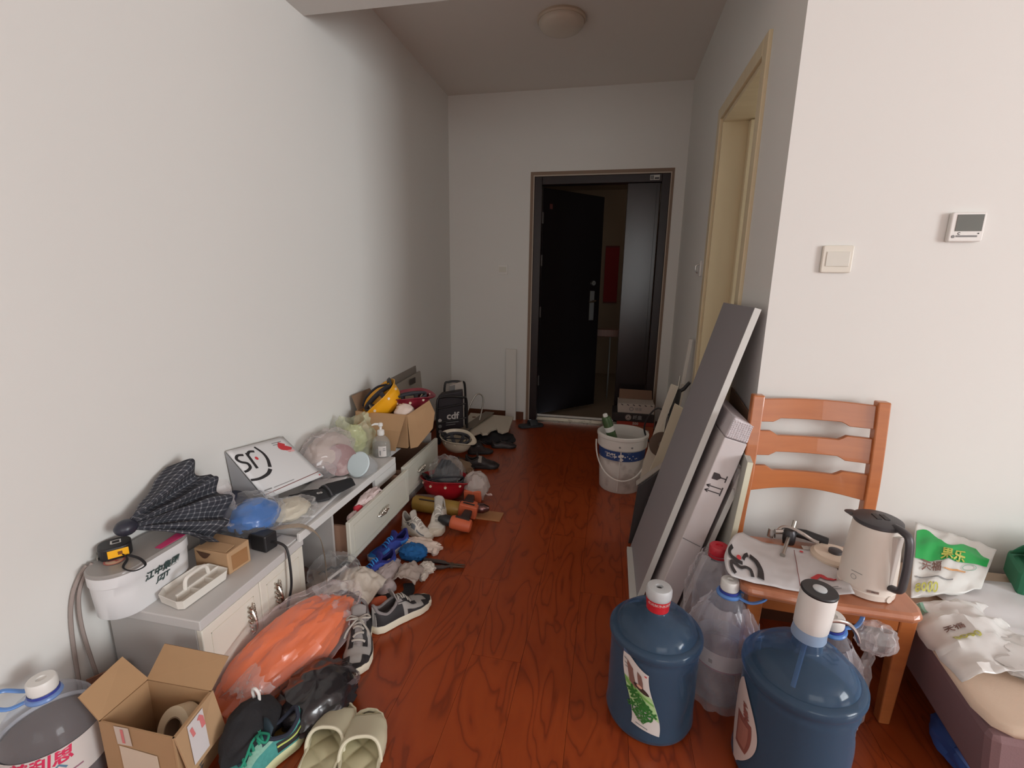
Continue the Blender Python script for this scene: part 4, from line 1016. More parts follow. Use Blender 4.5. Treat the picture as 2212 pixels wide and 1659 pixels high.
# bucket -------------------------------------------------------
BX, BY = 0.118, 2.735
t = thing('paint_bucket', 'white paint-stained bucket with a blue band and wire handle on the hall floor', 'bucket', (BX, BY, 0))
M_buck = mat('stained_bucket', (206, 202, 196), 0.5, var=0.05, scale=12, stain=((140, 128, 124), 0.5, 9))
M_buckw = mat('bucket_rim_white', (212, 208, 202), 0.4)
bm = newbm(); lathe(bm, [(0.116, 0), (0.121, 0.006), (0.128, 0.15), (0.135, 0.285), (0.1325, 0.285), (0.125, 0.15), (0.117, 0.012), (0.001, 0.012)], 48, cap1=False); obj('bucket_body', bm, M_buck, t, smooth=True, ang=50)
bm = newbm(); lathe(bm, [(0.134, 0.268), (0.143, 0.270), (0.145, 0.325), (0.149, 0.328), (0.149, 0.342), (0.144, 0.346), (0.136, 0.346), (0.134, 0.268)], 48, cap0=False, cap1=False); obj('rim', bm, M_buckw, t, smooth=True, ang=40)
bm = newbm(); lathe(bm, [(0.1335, 0.205), (0.1360, 0.262)], 48, cap0=False, cap1=False); bl = obj('blue_band', bm, mat('bucket_blue', (40, 68, 122), 0.45, stain=((196, 196, 196), 0.2, 22)), t, smooth=True)
bm = newbm()
fb = cyl_map(0.1365, math.radians(-95), 0)
random.seed(3)
for k in range(16): disc2(bm, -0.08+0.012*k+random.uniform(-.004, .004), 0.228+random.uniform(-.012, .012), random.uniform(.002, .005), fb, 7)
for k in range(9): disc2(bm, 0.002+random.uniform(-.012, .012), 0.226+random.uniform(-.018, .018), random.uniform(.004, .009), fb, 8)
stroke(bm, [(0.003, 0.262), (0.003, 0.22)], 0.006, fb); o = obj('paint_drips', bm, M_buckw, t); o['kind'] = 'stuff'
lettering('涂料', 0.03, M_buckw, bl, lambda x, y: fb(-0.055+x, 0.232+y), bold=0.001)
bm = newbm(); stroke(bm, [(-0.002, 0.205), (-0.006, 0.02)], 0.005, cyl_map(0.1315, math.radians(-95), 0)); obj('seam_drip', bm, M_buckw, t)
bm = newbm(); hp_ = [V((0.152*math.cos(PI+PI*k/24), -0.06*math.sin(PI*k/24)-0.105*math.sin(PI*k/24), 0.285-0.185*math.sin(PI*k/24)**0.9)) for k in range(25)]
tube(bm, hp_, 0.0045, 8); obj('wire_handle', bm, M_buckw, t, smooth=True)
bm = newbm(); stroke(bm, [(-0.035, 0.292), (0.045, 0.292)], 0.010, cyl_map(0.1460, math.radians(-85), 0)); obj('rim_stamp', bm, M_inkgrey, t)
t = thing('foam_can', 'green and white foam spray can standing tilted inside the white bucket', 'spray can', (BX-0.005, BY-0.01, 0.060), rot=(math.radians(4), math.radians(-20), 0))
bm = newbm(); lathe(bm, [(0.026, 0), (0.028, 0.004), (0.028, 0.375), (0.024, 0.388), (0.015, 0.392)], 24, T(0.035, 0, 0)); cn = obj('can_body', bm, mat('can_green', (74, 98, 62), 0.4, metal=0.2), t, smooth=True)
bm = newbm(); lathe(bm, [(0.0286, 0.30), (0.0286, 0.33)], 24, T(0.035, 0, 0), cap0=False, cap1=False); obj('label_band', bm, M_white, cn, smooth=True)
bm = newbm(); fcn = lambda x, y: V((0.035, 0, 0))+cyl_map(0.0288, math.radians(-110), 0.2)(x, y)
for k in range(3): stroke(bm, [(-0.01, 0.06-0.04*k), (0.012, 0.06-0.04*k)], 0.02, fcn)
o = obj('label_print', bm, M_white, cn); o['kind'] = 'stuff'
bm = newbm(); lathe(bm, [(0.014, 0.392), (0.014, 0.405), (0.010, 0.41)], 14, T(0.035, 0, 0)); obj('valve', bm, M_white, t, smooth=True)

# cartons by the entrance
def carton_stack():
    M_or = mat('orange_carton', (160, 84, 50), 0.7); M_bk = mat('black_carton', (48, 42, 42), 0.6); M_wc = mat('white_shoe_carton', (186, 176, 166), 0.65); M_rs = mat('red_carton_stripe', (158, 56, 40), 0.6)
    y0 = 3.70
    t = thing('shoe_box', 'orange carton at the bottom of the stack by the entrance door', 'box', (0.25, y0, 0), group='cartons by the entrance door')
    bm = newbm(); box(bm, -0.14, 0.14, 0, 0.22, 0, 0.098); b = obj('box_body', bm, M_or, t, bevel=0.003)
    bm = newbm(); box(bm, -0.142, 0.142, -0.002, 0.222, 0.098, 0.132); l = obj('box_lid', bm, M_rs, t, bevel=0.003)
    fm = plane_map((0, -0.0028, 0.115), (1, 0, 0), (0, 0, 1)); lettering('500', 0.03, M_wc, l, fm, bold=0.001)
    fm = plane_map((0, -0.0008, 0.078), (1, 0, 0), (0, 0, 1)); lettering('抽纸', 0.026, M_bk, b, fm, bold=0.001)
    bm = newbm(); disc2(bm, 0.09, 0.055, 0.02, plane_map((0, -0.0008, 0), (1, 0, 0), (0, 0, 1)), sy=0.6); obj('oval_mark', bm, M_wc, b)
    t = thing('shoe_box', 'black carton in the middle of the stack by the entrance door', 'box', (0.232, y0-0.01, 0.132), group='cartons by the entrance door')
    bm = newbm(); box(bm, -0.165, 0.155, 0, 0.23, 0, 0.066); b = obj('box_body', bm, M_bk, t, bevel=0.003)
    fm = plane_map((0, -0.0012, 0.034), (1, 0, 0), (0, 0, 1))
    bm = newbm(); disc2(bm, -0.04, 0, 0.023, fm, 20); e = obj('round_emblem', bm, M_wc, b)
    bm = newbm(); stroke(bm, [(-0.047, -0.008), (-0.040, 0.010), (-0.033, -0.008)], 0.007, plane_map((0, -0.0018, 0.034), (1, 0, 0), (0, 0, 1))); stroke(bm, arc(-0.04, 0, 0.018, 0, 2*PI, 20), 0.003, plane_map((0, -0.0018, 0.034), (1, 0, 0), (0, 0, 1))); o = obj('emblem_mark', bm, M_bk, b); o['kind'] = 'stuff'
    lettering('纸皇', 0.036, M_inkgrey, b, lambda x, y: fm(x+0.03, y), bold=0.0012)
    t = thing('shoe_box', 'white carton with a raised brown flap on top of the stack by the door', 'box', (0.247, y0, 0.199), group='cartons by the entrance door')
    bm = newbm(); box(bm, -0.14, 0.14, 0, 0.2, 0, 0.075); b = obj('box_body', bm, M_wc, t, bevel=0.003)
    bm = newbm(); board(bm, [(-0.132, 0.17, 0.075), (0.132, 0.17, 0.075), (0.128, 0.19, 0.150), (-0.130, 0.19, 0.152)], 0.003); obj('flap', bm, mat('brown_flap', (120, 92, 74), 0.85), t)
    fm = plane_map((0, -0.0012, 0.034), (1, 0, 0), (0, 0, 1))
    bm = newbm(); stroke(bm, arc(-0.035, 0, 0.014, 0, 2*PI, 18), 0.005, fm); obj('round_emblem', bm, M_inkgrey, b)
    lettering('纸皇', 0.026, M_inkgrey, b, lambda x, y: fm(x+0.02, y))
    for k in range(6):
        bm = newbm(); stroke(bm, [(-0.115+0.045*k, 0.036), (-0.100+0.045*k, 0.028)], 0.006, fm); obj('edge_mark', bm, M_ink, b)
carton_stack()

# ------------------------------------------------------------ left side: TV cabinets
ZN, ZT = 0.29, 0.315
def ornate_handle(name, parent, c, up, out, L=0.05, side=1):
    """cast rococo pull: scrolls and leaves round a spine; up = long axis, out = away from the door"""
    c, up, out = V(c), V(up).normalized(), V(out).normalized()
    sd = up.cross(out)
    P = lambda s, w, o: c+up*s+sd*w+out*o
    bm = newbm()
    tube(bm, smoothpath([P(-L, 0, 0.004), P(-L*0.6, 0.002, 0.014), P(0, 0, 0.019), P(L*0.6, -0.002, 0.014), P(L, 0, 0.004)], 5), [0.0030+0.0028*math.sin(PI*k/20) for k in range(21)], 8)
    for s in (-0.8, -0.45, -0.1, 0.25, 0.6, 0.9):
        for q in (-1, 1):
            w = 0.011*(1-0.35*abs(s))
            tube(bm, smoothpath([P(L*s, 0, 0.012), P(L*s+0.006, q*w, 0.011), P(L*s+0.013, q*w*1.25, 0.008), P(L*s+0.011, q*w*0.7, 0.010)], 3), [0.0026, 0.0028, 0.003, 0.003, 0.0028, 0.0026, 0.0024, 0.002, 0.0016, 0.001], 6)
    blob(bm, P(0, 0, 0.018), (0.006, 0.006, 0.008), 0.2, 3, 2, 10, 8)
    for q in (-0.75, 0.75): cyl(bm, P(L*q, 0, -0.001), P(L*q, 0, 0.010), 0.004, seg=8)
    return obj(name, bm, mat('antique_silver', (214, 206, 196), 0.25, metal=1), parent, smooth=True)
t = thing('side_cabinet', 'short cream cabinet with two doors and grey top, nearest on the left wall', 'cabinet', (0, 0, 0))
CX0, CX1, CY0, CY1 = -1.352, -1.040, 0.915, 1.352
bm = newbm(); box(bm, CX0, CX1-0.018, CY0, CY1, 0, ZN-0.03); obj('carcass', bm, M_cabg, t, bevel=0.002)
bm = newbm(); box(bm, CX0-0.004, CX1+0.004, CY0-0.006, CY1+0.002, ZN-0.03, ZN); obj('top_board', bm, mat('grey_cabinet_top', (196, 194, 192), 0.4), t, bevel=0.003)
bm = newbm(); box(bm, CX0-0.012, CX0, CY0+0.012, CY1-0.01, 0.0, ZN-0.03); obj('back_board', bm, mat('wall_gap_shade', (120, 117, 114), 0.7), t)  # darker than the carcass: shade of the gap at the wall, put into the colour
for y0, y1, hy in ((CY0, (CY0+CY1)/2-0.001, 1.085), ((CY0+CY1)/2+0.001, CY1, 1.205)):
    bm = newbm(); box(bm, CX1-0.018, CX1, y0, y1, 0.030, ZN-0.034); d = obj('door', bm, M_cabw, t, bevel=0.003)
    bm = newbm()
    for a in ((y0+0.028, y1-0.028, 0.058, 0.0605), (y0+0.028, y1-0.028, ZN-0.064, ZN-0.0615), (y0+0.028, y0+0.0305, 0.058, ZN-0.062), (y1-0.0305, y1-0.028, 0.058, ZN-0.062)):
        box(bm, CX1-0.0002, CX1+0.0010, a[0], a[1], a[2], a[3])
    obj('panel_moulding', bm, mat('cream_moulding', (214, 208, 194), 0.35), d)
    ornate_handle('handle', d, (CX1, hy, 0.155), (0, 0, 1), (1, 0, 0), 0.047)
bm = newbm(); box(bm, CX1-0.04, CX1-0.012, CY0+0.01, CY1-0.01, 0, 0.03); obj('plinth', bm, M_cabg, t)

t = thing('tv_cabinet', 'long low white television cabinet with two ajar drawers along the left wall', 'cabinet', (0, 0, 0))
TX0, TX1, TY0, TY1 = -1.352, -1.030, 1.358, 2.60
bm = newbm(); box(bm, TX0, TX1-0.012, TY0, 2.10, ZT-0.028, ZT); obj('top_board', bm, mat('pale_grey_top', (200, 199, 198), 0.4), t)
bm = newbm(); box(bm, TX1-0.012, TX1, TY0-0.03, 2.10, ZT-0.031, ZT+0.001); obj('top_edge', bm, mat('white_edge_band', (216, 216, 214), 0.4), t, bevel=0.002)
bm = newbm(); box(bm, TX0, TX1-0.06, 2.10, TY1, ZT-0.028, ZT-0.001); obj('top_board', bm, MATS['pale_grey_top'], t)
bm = newbm(); box(bm, TX0, TX1-0.002, 1.525, 1.537, 0.03, ZT-0.03); obj('divider', bm, M_cabg, t)
bm = newbm(); box(bm, TX0, TX1-0.002, TY1-0.014, TY1, 0.0, ZT-0.028); obj('end_panel', bm, M_cabg, t)
bm = newbm(); box(bm, TX0, TX0+0.008, TY0, TY1-0.014, 0.03, ZT-0.03); obj('back_panel', bm, mat('cabinet_back', (150, 146, 142), 0.7), t)
bm = newbm(); box(bm, TX0, TX1-0.002, TY0, TY1-0.014, 0.018, 0.03); obj('bottom_board', bm, mat('cabinet_bottom', (168, 150, 132), 0.6), t)
bm = newbm(); box(bm, TX1-0.016, TX1, TY0, TY1, 0.0, 0.032); obj('plinth', bm, MATS['white_edge_band'], t, bevel=0.002)
bm = newbm(); box(bm, TX1-0.014, TX1, 1.88, 2.10, ZT-0.085, ZT-0.031); obj('front_rail', bm, MATS['white_edge_band'], t)
def drawer(y0, y1, z0, z1, xf, hy, hz, nm):
    bm = newbm(); hexa(bm, [(xf-0.018, y0, z0), (xf, y0, z0), (xf, y1, z0), (xf-0.018, y1, z0), (xf-0.018, y0, z1), (xf, y0, z1), (xf, y1, z1), (xf-0.018, y1, z1)])
    d = obj('drawer', bm, mat('pale_drawer_front', (206, 206, 194), 0.3, coat=0.2), t, bevel=0.003)
    bm = newbm()
    yi, ya = y0+0.02, y1-0.02
    box(bm, TX0+0.06, xf-0.018, yi, yi+0.012, z0+0.012, z1-0.03); box(bm, TX0+0.06, xf-0.018, ya-0.012, ya, z0+0.012, z1-0.03)
    box(bm, TX0+0.06, xf-0.018, yi+0.012, ya-0.012, z0+0.012, z0+0.018); box(bm, TX0+0.06, TX0+0.07, yi+0.012, ya-0.012, z0+0.018, z1-0.03)
    o = obj('drawer_tray', bm, mat('brown_drawer_inside', (150, 118, 98), 0.7), d)
    bm = newbm()
    for a in ((y0+0.03, y1-0.03, z0+0.025, z0+0.0275), (y0+0.03, y1-0.03, z1-0.0275, z1-0.025), (y0+0.03, y0+0.0325, z0+0.025, z1-0.025), (y1-0.0325, y1-0.03, z0+0.025, z1-0.025)):
        box(bm, xf-0.0002, xf+0.0012, a[0], a[1], a[2], a[3])
    obj('panel_moulding', bm, mat('pale_moulding', (196, 196, 184), 0.35), d)
    ornate_handle('handle', d, (xf, hy, hz), (0, 1, 0), (1, 0, 0), 0.044)
    return d
drawer(1.525, 2.085, 0.090, 0.262, -0.955, 1.79, 0.178, 'near')
drawer(2.10, 2.585, 0.085, 0.262, -0.985, 2.305, 0.175, 'far')

# things inside / on the open first drawer
t = thing('drawer_gloves', 'pinkish white rag with a red band poking out of the open drawer', 'rag', (-1.0, 1.70, 0.245))
bm = newbm(); blob(bm, (0, 0.06, 0.012), (0.022, 0.075, 0.02), 0.3, 2, 8, 26, 16); obj('cloth', bm, mat('pinkish_white_cloth', (214, 196, 194), 0.85), t, smooth=True)
bm = newbm(); blob(bm, (0.0, -0.03, 0.002), (0.018, 0.020, 0.016), 0.15, 2, 4, 18, 12); obj('red_band', bm, mat('red_cloth', (190, 52, 66), 0.8), t, smooth=True)
bm = newbm(); blob(bm, (0.002, -0.075, -0.008), (0.014, 0.032, 0.012), 0.3, 2, 5, 18, 12); obj('cuff', bm, MATS['pinkish_white_cloth'], t, smooth=True)
for k, (a, b) in enumerate((((0.01, 0.0, 0.012), (0.028, 0.05, 0.02)), ((0.012, 0.06, 0.02), (0.03, 0.12, 0.022)))):
    bm = newbm(); tube(bm, smoothpath([a, ((a[0]+b[0])/2+0.01, (a[1]+b[1])/2, 0.035), b], 5), 0.004, 7); obj('strap', bm, MATS['pinkish_white_cloth'], t, smooth=True)

# ------------------------------------------------------------ on the near cabinet
t = thing('storage_box', 'white rounded plastic box with a see-through lid and dark lettering on the cabinet', 'storage box', (0, 0, 0))
outl = rrect(-1.354, -1.222, 0.848, 1.108, 0.064, 10)
cx, cy = -1.288, 0.978
bm = newbm(); rings = []
for z, k in ((ZN, 0.90), (ZN+0.004, 0.93), (ZN+0.070, 0.965), (ZN+0.097, 0.975), (ZN+0.100, 1.0), (ZN+0.130, 1.005), (ZN+0.130, 0.975), (ZN+0.11, 0.965), (ZN+0.012, 0.90)):
    rings.append([bm.verts.new((cx+(x-cx)*k, cy+(y-cy)*k, z)) for x, y in outl])
ring_bridge(bm, rings); obj('box_body', bm, mat('white_box_plastic', (218, 219, 220), 0.35), t, smooth=True, ang=40)
bm = newbm(); rings = []
for z, k in ((ZN+0.1305, 1.01), (ZN+0.136, 1.012), (ZN+0.140, 0.98), (ZN+0.140, 0.90)):
    rings.append([bm.verts.new((cx+(x-cx)*k, cy+(y-cy)*k, z)) for x, y in outl])
ring_bridge(bm, rings); obj('lid', bm, film('frosted_lid', (190, 186, 182), 0.50, 0.2), t, smooth=True, ang=40)
jm = plane_map((-1.2212, 0.982, ZN+0.078), (0.02, 1, 0), (0.10, 0, 1))
lettering('江中集团', 0.026, mat('dark_green_ink', (44, 66, 66), 0.5), t, lambda x, y: jm(x, y+0.010), bold=0.0008, shear=0.25)
lettering('JZJT', 0.022, MATS['dark_green_ink'], t, lambda x, y: jm(x, y-0.016), bold=0.0008, shear=0.25)
bm = newbm(); disc2(bm, -1.30, 0.955, 0.024, plane_map((0, -0.037, ZN+0.1415), (1, 0, 0), (0, 1, 0)), 20); lb = obj('round_sticker', bm, mat('tan_sticker', (206, 180, 158), 0.5), t)
bm = newbm(); stroke(bm, arc(-1.30, 0.955, 0.022, 0, 2*PI, 24), 0.004, plane_map((0, -0.037, ZN+0.142), (1, 0, 0), (0, 1, 0))); stroke(bm, [(-1.312, 0.947), (-1.30, 0.957), (-1.288, 0.955)], 0.008, plane_map((0, -0.037, ZN+0.142), (1, 0, 0), (0, 1, 0))); o = obj('sticker_print', bm, mat('dusty_red', (186, 110, 104), 0.6), lb); o['kind'] = 'stuff'
bm = newbm(); board(bm, [(-1.252, 0.995, ZN+0.1405), (-1.230, 0.995, ZN+0.1405), (-1.228, 1.075, ZN+0.1405), (-1.262, 1.075, ZN+0.1405)], 0.001); obj('pink_flap', bm, mat('pink_card', (206, 66, 118), 0.5), t)
bm = newbm(); box(bm, -1.33, -1.27, 0.93, 1.0, ZN+0.05, ZN+0.10); obj('inner_packet', bm, mat('grey_packet', (150, 140, 132), 0.6), t, bevel=0.004)

t = thing('tape_measure', 'black and yellow tape measure with a wrist strap on the white box lid', 'tape measure', (-1.322, 0.945, ZN+0.142), math.radians(52))
bm = newbm(); prism(bm, rrect(-0.040, 0.034, -0.034, 0.034, 0.024, 6), 0, 0.036); obj('case', bm, M_black, t, bevel=0.005)
bm = newbm(); prism(bm, rrect(-0.040, -0.036, -0.02, 0.02, 0.001, 1), 0.004, 0.012, T(-0.004, 0, 0)); obj('tape_hook', bm, M_steel, t)
bm = newbm(); box(bm, -0.020, 0.026, -0.0365, -0.0335, 0.008, 0.030); obj('yellow_label', bm, mat('safety_yellow', (240, 176, 30), 0.4), t, bevel=0.001)
bm = newbm(); stroke(bm, [(0.002, 0.019), (0.012, 0.019)], 0.010, lambda x, y: V((x, -0.0368, y))); obj('label_mark', bm, mat('brown_mark', (120, 70, 20), 0.5), t)
bm = newbm(); f = plane_map((0.0, 0.004, 0.0365), (1, 0, 0), (0, 1, 0)); stroke(bm, [(-0.010, -0.010), (0.010, -0.010), (0.010, 0.010), (-0.010, 0.010), (-0.010, -0.010)], 0.005, f); obj('white_square', bm, M_white, t)
bm = newbm(); tube(bm, smoothpath([(0.012, -0.036, 0.012), (0.020, -0.055, 0.004), (0.010, -0.095, 0.002), (0.030, -0.120, -0.004), (0.056, -0.108, -0.004), (0.046, -0.070, 0.002), (0.022, -0.045, 0.010)], 6), 0.0035, 7, 0.5); obj('wrist_strap', bm, M_blackcloth, t, smooth=True)

t = thing('divided_tray', 'white three-compartment tray with a carrying handle, leaning on the box', 'tray', (0, 0, 0), rot=(0, 0, 0))
M_tray = mat('ivory_tray', (218, 214, 206), 0.4)
tout = [(-1.222, 0.975), (-1.205, 0.945), (-1.130, 0.930), (-1.112, 0.936), (-1.106, 1.085), (-1.115, 1.098), (-1.190, 1.106), (-1.220, 1.085)]
tcx, tcy = -1.163, 1.018
bm = newbm(); rings = []
for z, k in ((ZN+0.002, 0.94), (ZN+0.030, 1.0), (ZN+0.030, 0.965), (ZN+0.008, 0.91)):
    rings.append([bm.verts.new((tcx+(x-tcx)*k, tcy+(y-tcy)*k, z)) for x, y in tout])
ring_bridge(bm, rings); obj('tray_body', bm, M_tray, t, bevel=0.002)
bm = newbm(); box(bm, -1.158, -1.152, 0.955, 1.103, ZN+0.006, ZN+0.030); obj('long_divider', bm, M_tray, t, bevel=0.001)
for y in (1.0, 1.05):
    bm = newbm(); box(bm, -1.152, -1.112, y-0.002, y+0.002, ZN+0.006, ZN+0.024); obj('cross_divider', bm, M_tray, t, bevel=0.001)
bm = newbm(); tube(bm, smoothpath([(-1.155, 0.985, ZN+0.026), (-1.156, 0.990, ZN+0.052), (-1.156, 1.005, ZN+0.060), (-1.156, 1.045, ZN+0.060), (-1.156, 1.062, ZN+0.052), (-1.155, 1.067, ZN+0.026)], 5), 0.0058, 8, 1.0); obj('handle', bm, M_tray, t, smooth=True)

t = thing('small_carton', 'small brown carton with a half-moon finger hole between tray and black adapter', 'box', (-1.182, 1.153, ZN), math.radians(-6))
bm = newbm(); hexa(bm, [(-0.068, -0.042, 0), (0.070, -0.042, 0), (0.070, 0.040, 0), (-0.068, 0.040, 0), (-0.070, -0.042, 0.066), (0.070, -0.042, 0.072), (0.070, 0.040, 0.078), (-0.068, 0.040, 0.074)]); b = obj('box_body', bm, M_card2, t, bevel=0.003)
bm = newbm(); n = 12
pts = [(-0.058+0.060*k/n, -0.0428+0*k, 0.060-0.022*math.sin(PI*k/n)) for k in range(n+1)]
vs = [bm.verts.new((x, -0.0432, z)) for x, y, z in pts]; bm.faces.new(vs); obj('finger_hole', bm, mat('carton_hole', (84, 58, 42), 0.9), b)
bm = newbm(); stroke(bm, [(0, -0.03), (0, 0.03)], 0.05, lambda x, y: V((0.0706, y, 0.034+x))); obj('packing_tape', bm, film('brown_tape', (176, 128, 84), 0.6, 0.15), b)
bm = newbm(); board(bm, [(-0.060, -0.040, 0.0685), (0.062, -0.040, 0.0745), (0.058, -0.004, 0.0785), (-0.056, -0.002, 0.0735)], 0.0018); obj('top_flap', bm, M_card2, b)

t = thing('power_adapter', 'black power adapter block with its cable hanging over the cabinet front', 'adapter', (-1.118, 1.262, ZN), math.radians(-8))
bm = newbm(); box(bm, -0.036, 0.032, -0.026, 0.026, 0, 0.060); obj('adapter_body', bm, M_black, t, bevel=0.005)
bm = newbm(); box(bm, -0.115, -0.030, -0.02, 0.05, 0.030, 0.062); obj('socket_block', bm, mat('black_block', (38, 38, 42), 0.5), t, bevel=0.006)
bm = newbm(); tube(bm, smoothpath([(0.030, 0.0, 0.028), (0.060, 0.004, 0.030), (0.090, 0.006, 0.012), (0.105, 0.0, -0.05), (0.106, -0.004, -0.12), (0.100, -0.016, -0.175), (0.098, -0.022, -0.20)], 7), 0.0042, 8); obj('cable', bm, M_black, t, smooth=True)

t = thing('folded_umbrella', 'dark plaid folding umbrella leaning on the wall behind the white box', 'umbrella', (0, 0, 0))
apex = V((-1.318, 0.948, ZN+0.220))
def umb(u, v):
    ang = math.radians(28-62*v)
    L = (0.225+0.070*math.sin(PI*min(1, v*1.15))+0.03*v)*(0.10+0.90*u)
    ph = v*4.4+0.55*noise.noise(V((v*3.1, u*1.2, 5.0)))
    tri = 0.5-0.5*math.cos(2*PI*ph)
    L *= 1+0.10*noise.noise(V((v*7.0, 1.5, 3.0)))*u
    fold = (tri-0.5)*0.060*u**0.8+0.020*u*noise.noise(V((u*4, v*9, 1.0)))
    y = math.cos(ang)*L+0.010*math.sin(ph*PI)*u
    z = math.sin(ang)*L*(0.9 if v > 0.3 else 1.08)+fold*0.55
    out = 0.022+0.110*v**0.8*u+fold*0.75+0.014*fbm(V((u*3, v*5, 2)), 2)
    return V((max(-1.366, apex.x+out-0.03*u*(1-v)), apex.y+y, max(ZN+0.012, apex.z+z-0.035*u*u*v)))
bm = newbm(); grid(bm, umb, 26, 78, uvscale=(1, 2.2)); obj('canopy', bm, plaid_material(), t, smooth=True, ang=180, solid=0.0015)
bm = newbm(); blob(bm, apex+V((0.016, 0.016, -0.004)), (0.026, 0.028, 0.022), 0.04, 1.5, 1, 20, 14); obj('handle', bm, mat('navy_handle', (44, 46, 58), 0.35), t, smooth=True)
bm = newbm(); tube(bm, smoothpath([apex+V((0.03, 0.17, -0.055)), apex+V((0.075, 0.185, -0.09)), apex+V((0.085, 0.19, -0.13)), apex+V((0.07, 0.20, -0.175))], 4), 0.012, 8, 0.2, up=(1, 0, 0)); obj('closing_strap', bm, M_blackcloth, t, smooth=True)
t = thing('navy_cloth', 'dark navy cloth bundle behind the plaid umbrella and blue bag', 'cloth', (-1.30, 1.31, ZT))
bm = newbm(); blob(bm, (0, 0, 0.062), (0.055, 0.085, 0.075), 0.14, 1.6, 3, 30, 20, floor=0, ridged=False); obj('bundle', bm, mat('navy_fabric', (38, 42, 60), 0.8, bump=0.15, bscale=150), t, smooth=True)

# blue stuff in a knotted clear bag
t = thing('blue_parcel_bag', 'clear knotted bag holding a shiny blue parcel on the cabinet', 'bag', (-1.228, 1.335, ZT))
bm = newbm(); blob(bm, (0.01, 0, 0.045), (0.075, 0.078, 0.05), 0.16, 1.7, 5, 36, 22, floor=0.001); obj('blue_parcel', bm, mat('blue_polythene_bright', (22, 106, 186), 0.22, coat=0.3), t, smooth=True)
bm = newbm(); blob(bm, (0.005, -0.005, 0.050), (0.092, 0.095, 0.064), 0.22, 1.9, 2, 40, 24, floor=0.0008); obj('bag_skin', bm, M_clear, t, smooth=True, ang=25)
bm = newbm()
def ear(u, v): return V((-0.03-0.045*v+0.036*(1-0.3*v)*math.cos(u*PI*2)*(0.3+v), -0.045-0.02*v+0.030*math.sin(u*PI*2)*(0.3+v), 0.080+0.105*v))+V((1, 1, 0.4))*0.006*ridge(V((u*3, v*3, 4)), 2)
grid(bm, ear, 20, 10); obj('bag_ear', bm, M_clear2, t, smooth=True, ang=25)
bm = newbm()
grid(bm, lambda u, v: V((-0.005-0.03*v+0.022*math.cos(u*6.28)*(0.3+v), -0.085-0.05*v+0.03*math.sin(u*6.28)*(0.3+v), 0.05+0.03*v))+V((1, 1, 0.4))*0.006*ridge(V((u*3, v*3, 7)), 2), 20, 10); obj('bag_ear', bm, M_clear2, t, smooth=True, ang=25)
t = thing('cream_packet', 'crumpled cream tissue in clear film right of the blue parcel', 'packet', (-1.150, 1.440, ZT))
bm = newbm(); blob(bm, (0, 0, 0.026), (0.055, 0.065, 0.028), 0.22, 2.2, 9, 30, 18, floor=0.001); obj('tissue', bm, mat('cream_tissue', (206, 198, 178), 0.85), t, smooth=True, ang=40)
bm = newbm(); blob(bm, (0.01, -0.005, 0.028), (0.070, 0.082, 0.030), 0.3, 2.4, 4, 32, 18, floor=0.0008); obj('film_skin', bm, M_clear, t, smooth=True, ang=25)

# papers
def paper(pts, z, label, mm=None, name='paper_sheet'):
    t = thing(name, label, 'paper', (0, 0, 0), group=None)
    a, b, c, d = [V((*p, 0)) for p in pts]
    def f(u, v):
        p = (a*(1-u)+b*u)*(1-v)+(d*(1-u)+c*u)*v
        p.z = z+0.002*abs(noise.noise(V((u*3, v*3, z*90))))+0.004*max(0, u+v-1.6)
        return p
    bm = newbm(); grid(bm, f, 10, 10); obj('sheet', bm, mm or mat('white_paper', (208, 208, 208), 0.7), t, smooth=True, ang=180, solid=0.0006)
paper([(-1.19, 1.42), (-1.05, 1.44), (-1.065, 1.66), (-1.20, 1.64)], ZT+0.0045, 'large white sheet lying under the black cloth on the long cabinet')
paper([(-1.16, 1.375), (-1.048, 1.37), (-1.056, 1.53), (-1.16, 1.54)], ZT+0.0015, 'white sheet nearest the near end of the long cabinet', mat('greyer_paper', (196, 196, 197), 0.7))
paper([(-1.13, 1.295), (-1.045, 1.285), (-1.046, 1.345), (-1.12, 1.348)], ZN+0.002, 'white slip of paper on the near cabinet under the cable', mat('white_paper', (208, 208, 208)))
paper([(-1.24, 1.62), (-1.10, 1.69), (-1.12, 1.80), (-1.25, 1.74)], ZT+0.010, 'white sheet tucked behind the black cloth and the parcel envelope', mat('white_paper', (208, 208, 208)))

# courier carton with emblem, propped like a tent
t = thing('courier_carton', 'white cardboard mailer with bold black letters leaning against the left wall', 'mailer', (0, 0, 0))
A, B, C_, D = V((-1.358, 1.395, 0.572)), V((-1.350, 1.690, 0.532)), V((-1.165, 1.685, 0.372)), V((-1.248, 1.440, 0.372))
bm = newbm(); grid(bm, lambda u, v: (A*(1-u)+B*u)*(1-v)+(D*(1-u)+C_*u)*v, 12, 12); fp = obj('front_panel', bm, mat('mailer_white', (212, 212, 212), 0.55), t, smooth=True, ang=180, solid=0.006)
bm = newbm(); board(bm, [A+V((-0.006, 0, -0.004)), D+V((-0.006, 0.002, -0.006)), V((-1.360, 1.415, 0.330))], 0.003); obj('side_flap', bm, mat('mailer_shaded', (150, 150, 152), 0.7), t)  # shadow side of the white mailer, painted in as a grey tone
nrm = (D-A).cross(B-A).normalized()
if nrm.x < 0: nrm = -nrm
def fe(u, v, e=0.0012):  # u along the top (near->far), v down the slope
    p = (A*(1-u)+B*u)*(1-v)+(D*(1-u)+C_*u)*v
    return p+nrm*(e+0.0)
off_ = 0.0
bmx = None
